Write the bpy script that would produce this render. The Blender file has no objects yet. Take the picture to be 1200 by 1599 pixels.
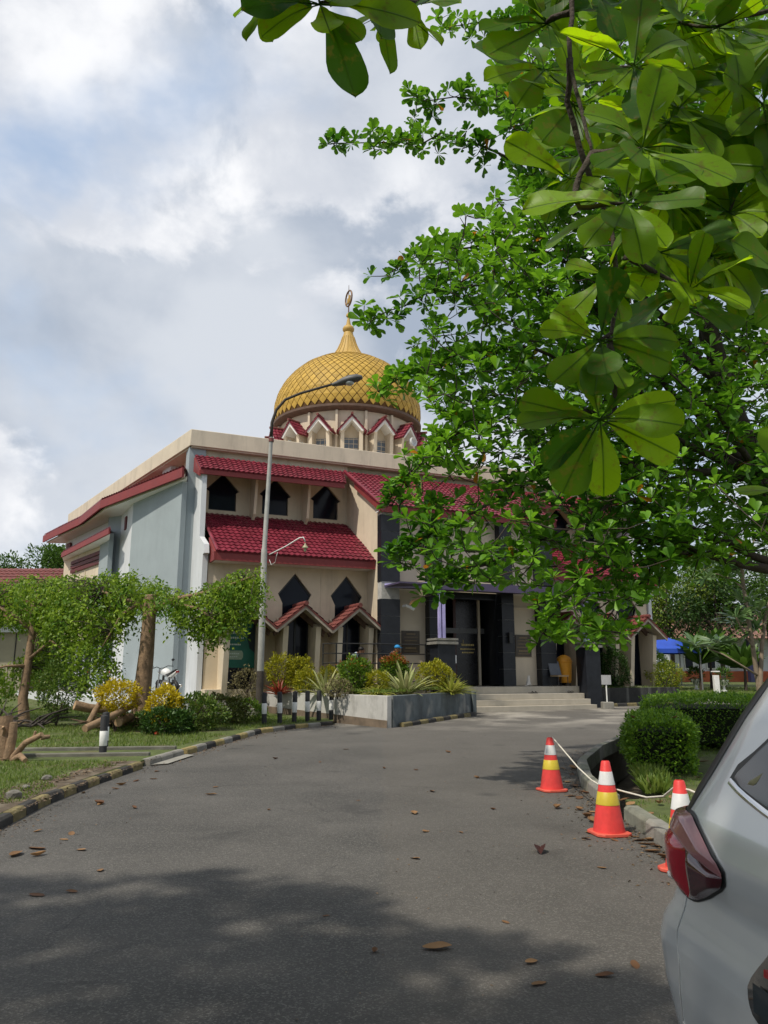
import bpy, bmesh, math, random
import numpy as np
from mathutils import Vector, Matrix
from mathutils.geometry import tessellate_polygon
random.seed(7); rng = np.random.default_rng(7)
R = math.radians
SC = bpy.context.scene
COL = SC.collection
# ------------------------------------------------------------------ camera
F = 1200.0; PITCH = math.atan(252.5 / 1200.0); CZ = 1.55
cam = bpy.data.cameras.new('camera'); camo = bpy.data.objects.new('camera', cam); COL.objects.link(camo)
camo.location = (0, 0, CZ); camo.rotation_euler = (math.pi / 2 + PITCH, 0, 0)
cam.sensor_fit = 'VERTICAL'; cam.sensor_height = 36; cam.lens = 1200 / 1599 * 36
cam.clip_start = 0.05; cam.clip_end = 3000
SC.camera = camo
SC.cycles.max_bounces = 6; SC.cycles.diffuse_bounces = 3; SC.cycles.glossy_bounces = 3; SC.cycles.transmission_bounces = 4
# ------------------------------------------------------------------ light
SUN = Vector((-0.62, -0.62, 1.28)).normalized()
sl = bpy.data.lights.new('sun', 'SUN'); so = bpy.data.objects.new('sun', sl); COL.objects.link(so)
sl.energy = 2.4; sl.angle = R(1.6); sl.color = (1.0, 0.93, 0.80)
so.rotation_euler = (-SUN).to_track_quat('-Z', 'Y').to_euler(); so.location = (-20, -20, 60)
vs = SC.view_settings
vs.view_transform = 'Standard'; vs.look = 'None'; vs.gamma = 1; vs.use_curve_mapping = False; vs.exposure = 0.72
W = bpy.data.worlds.new('World'); SC.world = W; W.use_nodes = True
def nd(nt, t, **k):
    n = nt.nodes.new(t)
    for a, v in k.items():
        if a.startswith('i_'):
            key = a[2:]
            n.inputs[int(key) if key.isdigit() else key.replace('_', ' ')].default_value = v
        else: setattr(n, a, v)
    return n
CLOUD = [(13.01, 13.13, 0.65), (2.96, 19.42, 3.85), (13.75, 8.82, 19.34), (13.79, 6.65, 3.08)]
def world():
    nt = W.node_tree; nt.nodes.clear(); L = nt.links.new
    out = nd(nt, 'ShaderNodeOutputWorld'); bg = nd(nt, 'ShaderNodeBackground'); bg.inputs[1].default_value = 0.1
    sky = nd(nt, 'ShaderNodeTexSky', sky_type='NISHITA', sun_disc=False, sun_elevation=math.asin(SUN.z), sun_rotation=math.atan2(SUN.x, SUN.y))
    sky.air_density = 1.1; sky.dust_density = 2.0; sky.ozone_density = 1.2
    tc = nd(nt, 'ShaderNodeTexCoord')
    def noise(sc, det, rough, off, dist=0.0, zs=1.0):
        mp = nd(nt, 'ShaderNodeMapping'); mp.inputs['Location'].default_value = off; mp.inputs['Scale'].default_value = (1, 1, zs); L(tc.outputs['Generated'], mp.inputs[0])
        n = nd(nt, 'ShaderNodeTexNoise'); n.inputs['Scale'].default_value = sc; n.inputs['Detail'].default_value = det
        n.inputs['Roughness'].default_value = rough; n.inputs['Distortion'].default_value = dist
        L(mp.outputs[0], n.inputs['Vector']); return n.outputs[0]
    def ramp(src, a, b, mode='EASE'):
        r = nd(nt, 'ShaderNodeValToRGB'); r.color_ramp.interpolation = mode
        r.color_ramp.elements[0].position = a; r.color_ramp.elements[1].position = b
        L(src, r.inputs[0]); return r.outputs[0]
    def mix(f, A, B_):
        n = nd(nt, 'ShaderNodeMix', data_type='RGBA'); L(f, n.inputs[0])
        for i, q in ((6, A), (7, B_)):
            if isinstance(q, tuple): n.inputs[i].default_value = (*q, 1)
            else: L(q, n.inputs[i])
        return n.outputs[2]
    cover = ramp(noise(1.9, 6, 0.52, CLOUD[0], 0.1, 1.3), 0.27, 0.43)
    body = ramp(noise(2.3, 9, 0.5, CLOUD[1], 0.15, 1.4), 0.40, 0.60)
    puff = ramp(noise(3.6, 12, 0.56, CLOUD[2], 0.25, 1.3), 0.48, 0.57)
    edge = ramp(noise(7.0, 10, 0.55, CLOUD[2], 0.2, 1.3), 0.38, 0.66)
    base = mix(body, (2.45, 2.85, 3.5), (4.2, 4.45, 4.85))
    white = mix(edge, (4.2, 4.4, 4.8), (6.0, 6.05, 6.2))
    pm = nd(nt, 'ShaderNodeMath', operation='MULTIPLY'); L(puff, pm.inputs[0]); L(ramp(noise(1.4, 3, .5, CLOUD[3]), .38, .56), pm.inputs[1])
    cl = mix(pm.outputs[0], base, white)
    pale = mix(ramp(noise(2.0, 5, .5, (8.8, 2.2, 4.4)), 0.2, 0.8), (2.6, 3.5, 4.9), (3.6, 4.3, 5.3))
    bl = nd(nt, 'ShaderNodeMix', data_type='RGBA'); bl.inputs[0].default_value = 0.7; L(sky.outputs[0], bl.inputs[6]); L(pale, bl.inputs[7])
    L(mix(cover, bl.outputs[2], cl), bg.inputs[0]); L(bg.outputs[0], out.inputs[0])
world()
# ------------------------------------------------------------------ helpers
cP, sP = math.cos(PITCH), math.sin(PITCH)
def at(px, py, Y):
    d = (px - 600) / F; v = (799.5 - py) / F
    k = Y / (cP - v * sP)
    return Vector((d * k, Y, CZ + (sP + v * cP) * k))
def gz(y): return max(0.0, (y - 12) * 0.015)
def tag(o, label=None, cat=None, group=None, kind=None):
    if label: o['label'] = label
    if cat: o['category'] = cat
    if group: o['group'] = group
    if kind: o['kind'] = kind
    return o
def wloc(o):
    v = Vector((0, 0, 0))
    while o is not None: v = v + o.location; o = o.parent
    return v
def empty(name, loc, label, cat, group=None, parent=None):
    o = bpy.data.objects.new(name, None); COL.objects.link(o); o.location = loc; o.empty_display_size = 0.2
    return tag(o, label, cat, group)
def place(name, mesh, parent=None, loc=(0, 0, 0), rot=(0, 0, 0), scale=(1, 1, 1)):
    o = bpy.data.objects.new(name, mesh); COL.objects.link(o)
    o.location = loc; o.rotation_euler = rot; o.scale = scale
    if parent: o.parent = parent
    return o
def copy_tree(o, parent=None):
    c = o.copy(); COL.objects.link(c)
    if parent: c.parent = parent
    for ch in list(o.children): copy_tree(ch, c)
    return c
def frame_of(d, up=(0, 0, 1)):
    d = Vector(d).normalized(); u = Vector(up)
    if abs(d.dot(u)) > 0.98: u = Vector((1, 0, 0))
    a = d.cross(u).normalized(); b = a.cross(d).normalized()
    return a, b, d
class MB:
    def __init__(s): s.v = []; s.f = []
    def add(s, vs, fs):
        o = len(s.v); s.v += [tuple(v) for v in vs]; s.f += [tuple(i + o for i in f) for f in fs]; return s
    def hexa(s, p):   # 8 points: bottom ring 4, top ring 4
        return s.add(p, [(3, 2, 1, 0), (4, 5, 6, 7), (0, 1, 5, 4), (1, 2, 6, 5), (2, 3, 7, 6), (3, 0, 4, 7)])
    def box(s, x0, x1, y0, y1, z0, z1, fr=None):
        p = [(x0, y0, z0), (x1, y0, z0), (x1, y1, z0), (x0, y1, z0), (x0, y0, z1), (x1, y0, z1), (x1, y1, z1), (x0, y1, z1)]
        if fr: p = [fr(*q) for q in p]
        return s.hexa(p)
    def prism(s, poly, z0, z1, fr=None):     # poly in xy, extruded in z
        n = len(poly); p = [(x, y, z0) for x, y in poly] + [(x, y, z1) for x, y in poly]
        tris = tessellate_polygon([[Vector((x, y, 0)) for x, y in poly]])
        if fr: p = [fr(*q) for q in p]
        fs = [tuple(t[::-1]) for t in tris] + [tuple(i + n for i in t) for t in tris]
        fs += [(i, (i + 1) % n, (i + 1) % n + n, i + n) for i in range(n)]
        return s.add(p, fs)
    def tube(s, pts, rad, seg=8, cap=True, flat=1.0):
        pts = [Vector(p) for p in pts]; n = len(pts)
        if not hasattr(rad, '__len__'): rad = [rad] * n
        vs = []; pa = None
        for i, p in enumerate(pts):
            d = (pts[min(i + 1, n - 1)] - pts[max(i - 1, 0)])
            if d.length < 1e-9: d = Vector((0, 0, 1))
            d.normalize()
            if pa is None: a, b, _ = frame_of(d)
            else:
                a = (pa - d * pa.dot(d))
                a = a.normalized() if a.length > 1e-6 else frame_of(d)[0]
                b = a.cross(d).normalized()
            pa = a
            for k in range(seg):
                t = 2 * math.pi * k / seg
                vs.append(p + (a * math.cos(t) + b * math.sin(t) * flat) * rad[i])
        fs = []
        for i in range(n - 1):
            for k in range(seg):
                k2 = (k + 1) % seg
                fs.append((i * seg + k, i * seg + k2, (i + 1) * seg + k2, (i + 1) * seg + k))
        if cap: fs += [tuple(range(seg))[::-1], tuple((n - 1) * seg + k for k in range(seg))]
        return s.add(vs, fs)
    def lathe(s, prof, seg=24, c=(0, 0, 0), fr=None, cap=True):
        vs = []
        for r, z in prof:
            for k in range(seg):
                t = 2 * math.pi * k / seg
                q = (c[0] + r * math.cos(t), c[1] + r * math.sin(t), c[2] + z)
                vs.append(fr(*q) if fr else q)
        fs = []
        for i in range(len(prof) - 1):
            for k in range(seg):
                k2 = (k + 1) % seg
                fs.append((i * seg + k, i * seg + k2, (i + 1) * seg + k2, (i + 1) * seg + k))
        if cap: fs += [tuple(range(seg))[::-1], tuple((len(prof) - 1) * seg + k for k in range(seg))]
        return s.add(vs, fs)
    def panel(s, fr, outline, holes, depth, back=True):
        """flat wall in (u,v) with openings; fr(u,v,d) -> world, d goes inwards"""
        loops = [outline] + holes
        flat = [q for l in loops for q in l]
        tris = tessellate_polygon([[Vector((u, v, 0)) for u, v in l] for l in loops])
        n = len(flat)
        p = [fr(u, v, 0) for u, v in flat] + [fr(u, v, depth) for u, v in flat]
        fs = [tuple(t) for t in tris]
        if back: fs += [tuple(i + n for i in t) for t in tris]
        o = 0
        for l in loops:
            m = len(l)
            fs += [(o + i, o + (i + 1) % m, o + (i + 1) % m + n, o + i + n) for i in range(m)]
            o += m
        return s.add(p, fs)
    def mesh(s, name, mat=None, smooth=False, off=(0, 0, 0), fix=True):
        me = bpy.data.meshes.new(name)
        ox, oy, oz = off
        me.from_pydata([(x - ox, y - oy, z - oz) for x, y, z in s.v], [], s.f)
        if fix:
            bm = bmesh.new(); bm.from_mesh(me)
            bmesh.ops.recalc_face_normals(bm, faces=bm.faces); bm.to_mesh(me); bm.free()
        if smooth is True: me.shade_smooth()
        elif smooth: me.shade_smooth(); me.set_sharp_from_angle(angle=R(smooth))
        if mat: me.materials.append(mat)
        me.update(); return me
    def build(s, name, mat, parent=None, smooth=False, bevel=0, fix=True, seg=2):
        me = s.mesh(name, mat, smooth, wloc(parent) if parent else (0, 0, 0), fix)
        o = place(name, me, parent)
        if bevel:
            m = o.modifiers.new('b', 'BEVEL'); m.width = bevel; m.segments = seg; m.limit_method = 'ANGLE'; m.angle_limit = R(40)
            if not smooth: me.shade_smooth(); me.set_sharp_from_angle(angle=R(35))
        return o
# ------------------------------------------------------------------ materials
MATS = {}
def mat(name, col, rough=0.7, var=0.18, scale=3.0, bump=0.0, bscale=60.0, stain=0.0, stcol=(0.09, 0.085, 0.07), metal=0.0, spec=0.4, coat=0.0, detail=6, strz=0.25, mottle=None):
    if name in MATS: return MATS[name]
    m = bpy.data.materials.new(name); m.use_nodes = True; nt = m.node_tree; L = nt.links.new
    b = nt.nodes['Principled BSDF']
    b.inputs['Roughness'].default_value = rough; b.inputs['Metallic'].default_value = metal
    b.inputs['Specular IOR Level'].default_value = spec; b.inputs['Coat Weight'].default_value = coat
    tc = nd(nt, 'ShaderNodeTexCoord'); oi = nd(nt, 'ShaderNodeObjectInfo')
    add = nd(nt, 'ShaderNodeVectorMath', operation='ADD'); L(tc.outputs['Object'], add.inputs[0])
    mulr = nd(nt, 'ShaderNodeVectorMath', operation='SCALE'); mulr.inputs[0].default_value = (17, 31, 23); L(oi.outputs['Random'], mulr.inputs['Scale']); L(mulr.outputs[0], add.inputs[1])
    n = nd(nt, 'ShaderNodeTexNoise'); n.inputs['Scale'].default_value = scale; n.inputs['Detail'].default_value = detail; n.inputs['Roughness'].default_value = 0.62
    L(add.outputs[0], n.inputs['Vector'])
    mr = nd(nt, 'ShaderNodeMapRange'); mr.inputs['From Min'].default_value = 0.28; mr.inputs['From Max'].default_value = 0.72
    mr.inputs['To Min'].default_value = 1 - var; mr.inputs['To Max'].default_value = 1 + var; L(n.outputs[0], mr.inputs['Value'])
    sc = nd(nt, 'ShaderNodeVectorMath', operation='SCALE'); sc.inputs[0].default_value = col[:3]; L(mr.outputs[0], sc.inputs['Scale'])
    cur = sc.outputs[0]
    if mottle:
        n2 = nd(nt, 'ShaderNodeTexNoise'); n2.inputs['Scale'].default_value = mottle[1]; n2.inputs['Detail'].default_value = 7; L(add.outputs[0], n2.inputs['Vector'])
        r2 = nd(nt, 'ShaderNodeMapRange'); r2.inputs['From Min'].default_value = mottle[2]; r2.inputs['From Max'].default_value = mottle[2] + 0.12; L(n2.outputs[0], r2.inputs['Value'])
        mm = nd(nt, 'ShaderNodeMix', data_type='RGBA'); L(r2.outputs[0], mm.inputs[0]); L(cur, mm.inputs[6]); mm.inputs[7].default_value = (*mottle[0], 1); cur = mm.outputs[2]
    if stain:
        mp = nd(nt, 'ShaderNodeMapping'); mp.inputs['Scale'].default_value = (1, 1, strz); L(add.outputs[0], mp.inputs[0])
        n3 = nd(nt, 'ShaderNodeTexNoise'); n3.inputs['Scale'].default_value = 2.6; n3.inputs['Detail'].default_value = 8; n3.inputs['Roughness'].default_value = 0.68; L(mp.outputs[0], n3.inputs['Vector'])
        r3 = nd(nt, 'ShaderNodeMapRange'); r3.inputs['From Min'].default_value = 0.5; r3.inputs['From Max'].default_value = 0.78; r3.inputs['To Max'].default_value = stain; L(n3.outputs[0], r3.inputs['Value'])
        m3 = nd(nt, 'ShaderNodeMix', data_type='RGBA'); L(r3.outputs[0], m3.inputs[0]); L(cur, m3.inputs[6]); m3.inputs[7].default_value = (*stcol, 1); cur = m3.outputs[2]
    L(cur, b.inputs['Base Color'])
    rr = nd(nt, 'ShaderNodeMapRange'); rr.inputs['To Min'].default_value = max(0.02, rough - 0.08); rr.inputs['To Max'].default_value = min(1, rough + 0.1); L(n.outputs[0], rr.inputs['Value']); L(rr.outputs[0], b.inputs['Roughness'])
    if bump:
        bn = nd(nt, 'ShaderNodeTexNoise'); bn.inputs['Scale'].default_value = bscale; bn.inputs['Detail'].default_value = 5; L(add.outputs[0], bn.inputs['Vector'])
        bp = nd(nt, 'ShaderNodeBump'); bp.inputs['Strength'].default_value = bump; bp.inputs['Distance'].default_value = 0.02; L(bn.outputs[0], bp.inputs['Height']); L(bp.outputs[0], b.inputs['Normal'])
    MATS[name] = m; return m
def leafmat(name, c1, c2, c3=None, trans=0.4, tcol=None, rough=0.45, spec=0.35, obj=False, vein=False):
    if name in MATS: return MATS[name]
    m = bpy.data.materials.new(name); m.use_nodes = True; nt = m.node_tree; L = nt.links.new
    b = nt.nodes['Principled BSDF']; out = nt.nodes['Material Output']
    b.inputs['Roughness'].default_value = rough; b.inputs['Specular IOR Level'].default_value = spec
    if obj: rnd = nd(nt, 'ShaderNodeObjectInfo').outputs['Random']
    else: rnd = nd(nt, 'ShaderNodeAttribute', attribute_name='rnd').outputs['Fac']
    r = nd(nt, 'ShaderNodeValToRGB'); e = r.color_ramp.elements
    e[0].color = (*c1, 1); e[1].color = (*c2, 1); e[1].position = 0.975 if c3 else 1.0
    if c3:
        x = e.new(0.985); x.color = (*c3, 1)
    L(rnd, r.inputs[0]); cur = r.outputs[0]
    if vein:
        tc = nd(nt, 'ShaderNodeTexCoord'); n = nd(nt, 'ShaderNodeTexNoise'); n.inputs['Scale'].default_value = 9; n.inputs['Detail'].default_value = 6; L(tc.outputs['Object'], n.inputs['Vector'])
        sp = nd(nt, 'ShaderNodeSeparateXYZ'); L(tc.outputs['Object'], sp.inputs[0])
        ab = nd(nt, 'ShaderNodeMath', operation='ABSOLUTE'); L(sp.outputs[1], ab.inputs[0])
        # side veins: waves running obliquely off the midrib
        t1 = nd(nt, 'ShaderNodeMath', operation='MULTIPLY_ADD', i_1=-0.75); L(ab.outputs[0], t1.inputs[0]); L(sp.outputs[0], t1.inputs[2])
        t2 = nd(nt, 'ShaderNodeMath', operation='MULTIPLY', i_1=46.0); L(t1.outputs[0], t2.inputs[0])
        t3 = nd(nt, 'ShaderNodeMath', operation='SINE'); L(t2.outputs[0], t3.inputs[0])
        t4 = nd(nt, 'ShaderNodeMapRange'); t4.inputs['From Min'].default_value = 0.9; t4.inputs['From Max'].default_value = 1.0; t4.inputs['To Max'].default_value = 0.10; L(t3.outputs[0], t4.inputs['Value'])
        mid = nd(nt, 'ShaderNodeMapRange'); mid.inputs['From Min'].default_value = 0.006; mid.inputs['From Max'].default_value = 0.016; mid.inputs['To Min'].default_value = 0.8; mid.inputs['To Max'].default_value = 0.0; L(ab.outputs[0], mid.inputs['Value'])
        vv = nd(nt, 'ShaderNodeMath', operation='MAXIMUM'); L(t4.outputs[0], vv.inputs[0]); L(mid.outputs[0], vv.inputs[1])
        mv = nd(nt, 'ShaderNodeMix', data_type='RGBA'); L(vv.outputs[0], mv.inputs[0]); L(cur, mv.inputs[6]); mv.inputs[7].default_value = (c1[0] * 1.2, c1[1] * 1.0, c1[2], 1); cur = mv.outputs[2]
        bp0 = nd(nt, 'ShaderNodeBump'); bp0.inputs['Strength'].default_value = 0.5; bp0.inputs['Distance'].default_value = 0.004; L(vv.outputs[0], bp0.inputs['Height']); L(bp0.outputs[0], b.inputs['Normal'])
        mr = nd(nt, 'ShaderNodeMapRange'); mr.inputs['From Min'].default_value = 0.57; mr.inputs['From Max'].default_value = 0.68; mr.inputs['To Max'].default_value = 0.6; L(n.outputs[0], mr.inputs['Value'])
        mx = nd(nt, 'ShaderNodeMix', data_type='RGBA'); L(mr.outputs[0], mx.inputs[0]); L(cur, mx.inputs[6]); mx.inputs[7].default_value = (0.16, 0.14, 0.03, 1); cur = mx.outputs[2]
    L(cur, b.inputs['Base Color'])
    t = nd(nt, 'ShaderNodeBsdfTranslucent')
    if tcol:
        mt = nd(nt, 'ShaderNodeMix', data_type='RGBA', blend_type='MULTIPLY'); mt.inputs[0].default_value = 1
        L(cur, mt.inputs[6]); mt.inputs[7].default_value = (*tcol, 1); L(mt.outputs[2], t.inputs[0])
    else: L(cur, t.inputs[0])
    mix = nd(nt, 'ShaderNodeMixShader'); mix.inputs[0].default_value = trans
    L(b.outputs[0], mix.inputs[1]); L(t.outputs[0], mix.inputs[2]); L(mix.outputs[0], out.inputs[0])
    MATS[name] = m; return m
# ------------------------------------------------------------------ leaf clouds
def leaf_template(kind):
    if kind == 'obovate':   # rosette leaf, folded along the midrib
        v = [(0, 0, 0), (.45, .13, .02), (.45, 0, -.03), (.45, -.13, .02), (.76, .225, .01), (.76, 0, -.05), (.76, -.225, .01), (.93, .17, -.04), (.93, 0, -.08), (.93, -.17, -.04), (1, 0, -.11)]
        f = [(0, 2, 1), (0, 3, 2), (1, 2, 5, 4), (2, 3, 6, 5), (4, 5, 8, 7), (5, 6, 9, 8), (7, 8, 10), (8, 9, 10)]
    elif kind == 'diamond':
        v = [(0, 0, 0), (.5, .27, .05), (1, 0, -.06), (.5, -.27, .05)]; f = [(0, 2, 1), (0, 3, 2)]
    elif kind == 'lance':
        v = [(0, 0, 0), (.4, .09, .03), (.4, -.09, .03), (.75, .075, .0), (.75, -.075, .0), (1, 0, -.1)]
        f = [(0, 2, 1), (1, 2, 4, 3), (3, 4, 5)]
    elif kind == 'blade':
        v = [(0, -.035, 0), (0, .035, 0), (.55, .025, .03), (.55, -.025, .03), (1, 0, -.04)]; f = [(0, 1, 2, 3), (3, 2, 4)]
    return np.array(v, float), f
def basis(dirs, roll=None, upbias=None):
    """leaf x axis along dirs, z axis near up"""
    d = dirs / np.maximum(np.linalg.norm(dirs, axis=1, keepdims=True), 1e-9)
    up = np.tile(np.array([0, 0, 1.0]), (len(d), 1)) + rng.normal(0, 0.35 if upbias is None else upbias, (len(d), 3))
    y = np.cross(up, d); y /= np.maximum(np.linalg.norm(y, axis=1, keepdims=True), 1e-9)
    z = np.cross(d, y)
    return np.stack([d, y, z], axis=2)      # columns
def leaf_mesh(name, kind, pos, dirs, size, mat, upbias=None, rnd=None, off=(0, 0, 0), widths=None):
    pos = np.asarray(pos, float); dirs = np.asarray(dirs, float); n = len(pos)
    size = np.broadcast_to(np.asarray(size, float), (n,))
    tv, tf = leaf_template(kind); M = basis(dirs, upbias=upbias)
    tvs = np.broadcast_to(tv, (n, *tv.shape)).copy()
    if widths is not None: tvs[:, :, 1] *= np.asarray(widths)[:, None]
    V = np.einsum('nij,nkj->nki', M, tvs) * size[:, None, None] + (pos - np.asarray(off))[:, None, :]
    nv = len(tv); V = V.reshape(-1, 3)
    loops = []; starts = []; tot = 0; cnt = []
    for f in tf: loops += list(f); cnt.append(len(f))
    loops = np.array(loops); cnt = np.array(cnt)
    LI = (loops[None, :] + (np.arange(n) * nv)[:, None]).ravel()
    CN = np.tile(cnt, n); ST = np.concatenate([[0], np.cumsum(CN)[:-1]])
    me = bpy.data.meshes.new(name)
    me.vertices.add(len(V)); me.vertices.foreach_set('co', V.ravel().astype(np.float32))
    me.loops.add(len(LI)); me.loops.foreach_set('vertex_index', LI.astype(np.int32))
    me.polygons.add(len(CN)); me.polygons.foreach_set('loop_start', ST.astype(np.int32)); me.polygons.foreach_set('loop_total', CN.astype(np.int32))
    me.update(calc_edges=True)
    r = rng.random(n) if rnd is None else rnd
    a = me.attributes.new('rnd', 'FLOAT', 'FACE'); a.data.foreach_set('value', np.repeat(r, len(tf)).astype(np.float32))
    me.shade_smooth(); me.materials.append(mat); return me
def leaf_cloud(name, kind, pos, dirs, size, mat, parent=None, **k):
    return place(name, leaf_mesh(name, kind, pos, dirs, size, mat, off=wloc(parent) if parent else (0, 0, 0), **k), parent)
def rand_dirs(n, up=0.3):
    d = rng.normal(0, 1, (n, 3)); d[:, 2] += up; return d / np.linalg.norm(d, axis=1, keepdims=True)
# ------------------------------------------------------------------ palette
M_gablebd = mat('weathered_gable_board', (0.36, 0.31, 0.25), 0.85, 0.25, 4.0, stain=0.4)
M_beige = mat('beige_paint', (0.62, 0.53, 0.40), 0.8, 0.1, 1.2, 0.15, 30, stain=0.5, stcol=(0.27, 0.225, 0.165), strz=.12)
M_beige2 = mat('pale_panel_paint', (0.60, 0.51, 0.39), 0.75, 0.06, 1.0, 0.1, 30, stain=0.22, stcol=(0.3, 0.27, 0.22))
M_parapet = mat('parapet_paint', (0.60, 0.52, 0.41), 0.8, 0.1, 1.0, 0.15, 30, stain=0.55, stcol=(0.26, 0.23, 0.19), strz=.15)
M_bluegrey = mat('blue_grey_paint', (0.30, 0.345, 0.365), 0.8, 0.08, 0.9, 0.12, 30, stain=0.22, stcol=(0.2, 0.23, 0.25))
M_white = mat('white_paint', (0.60, 0.62, 0.64), 0.75, 0.07, 1.2, 0.12, 30, stain=0.3, stcol=(0.3, 0.3, 0.29))
M_soffit = mat('soffit_white', (0.70, 0.69, 0.67), 0.8, 0.05, 1.0)
M_tile = mat('maroon_roof_tile', (0.17, 0.019, 0.034), 0.42, 0.45, 3.0, spec=0.4, stain=0.55, stcol=(0.05, 0.012, 0.014), strz=1)
M_oldtile = mat('faded_gable_tile', (0.15, 0.04, 0.034), 0.6, 0.35, 6.0, stain=0.5, stcol=(0.08, 0.04, 0.03), strz=1)
M_fascia = mat('red_fascia_paint', (0.22, 0.036, 0.036), 0.6, 0.14, 2.0, stain=0.25, stcol=(0.15, 0.03, 0.03))
M_glass = mat('dark_glass', (0.006, 0.009, 0.017), 0.12, 0.2, 2.0, spec=0.16)
M_black = mat('black_granite', (0.014, 0.016, 0.021), 0.32, 0.35, 5.0, spec=0.3)
M_mortar = mat('bare_mortar', (0.42, 0.41, 0.39), 0.9, 0.25, 6.0, 0.4, 50)
M_dark = mat('dark_interior', (0.012, 0.012, 0.014), 0.7, 0.1)
M_darkmetal = mat('black_metal', (0.02, 0.02, 0.02), 0.45, 0.2, 8, spec=0.5)
M_purple = mat('purple_steel', (0.075, 0.06, 0.115), 0.5, 0.15, 3.0)
M_lilac = mat('lilac_steel', (0.42, 0.38, 0.68), 0.5, 0.12, 3.0)
M_gold = mat('golden_dome_panel', (0.45, 0.285, 0.055), 0.6, 0.3, 1.4, spec=0.25, metal=0.0, stain=0.45, stcol=(0.27, 0.15, 0.03))
M_goldp = mat('golden_spire', (0.46, 0.295, 0.075), 0.55, 0.15, 2.0, metal=0.0)
M_seam = mat('dark_seam', (0.10, 0.045, 0.008), 0.7, 0.3, 3.0)
M_rim = mat('brown_rim', (0.12, 0.075, 0.055), 0.7, 0.25, 4.0)
M_stone = mat('cream_step_tile', (0.42, 0.38, 0.31), 0.5, 0.12, 2.5, stain=0.35, stcol=(0.22, 0.19, 0.15))
M_concrete = mat('concrete', (0.23, 0.22, 0.195), 0.9, 0.25, 3.0, 0.5, 60, stain=0.6, stcol=(0.06, 0.06, 0.05))
M_darkconc = mat('stained_concrete', (0.028, 0.028, 0.026), 0.9, 0.4, 2.5, 0.5, 50, stain=0.8, stcol=(0.20, 0.20, 0.18), strz=0.06)
M_greyblue = mat('grey_planter_paint', (0.12, 0.14, 0.145), 0.85, 0.35, 2.0, 0.4, 40, stain=0.8, stcol=(0.03, 0.035, 0.035), mottle=((0.27, 0.27, 0.25), 1.4, 0.56))
M_whiteplant = mat('white_planter_paint', (0.48, 0.47, 0.445), 0.85, 0.12, 2.0, 0.4, 40, stain=0.8, stcol=(0.12, 0.115, 0.10), strz=0.35)
M_kerby = mat('kerb_yellow', (0.19, 0.155, 0.07), 0.9, 0.45, 9.0, 0.6, 70, stain=0.85, stcol=(0.09, 0.08, 0.06), strz=1)
M_kerbk = mat('kerb_black', (0.036, 0.034, 0.032), 0.9, 0.45, 9.0, 0.5, 70, stain=0.5, stcol=(0.13, 0.12, 0.1), strz=1)
M_soil = mat('soil', (0.10, 0.075, 0.05), 0.95, 0.4, 4.0, 0.8, 60, mottle=((0.17, 0.14, 0.10), 5.0, 0.5))
M_lawn = mat('lawn_soil', (0.085, 0.11, 0.03), 0.95, 0.4, 3.0, 0.8, 80, mottle=((0.12, 0.105, 0.05), 1.6, 0.55))
M_drain = mat('wet_drain_concrete', (0.03, 0.03, 0.03), 0.8, 0.4, 4.0, 0.5, 40)
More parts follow.
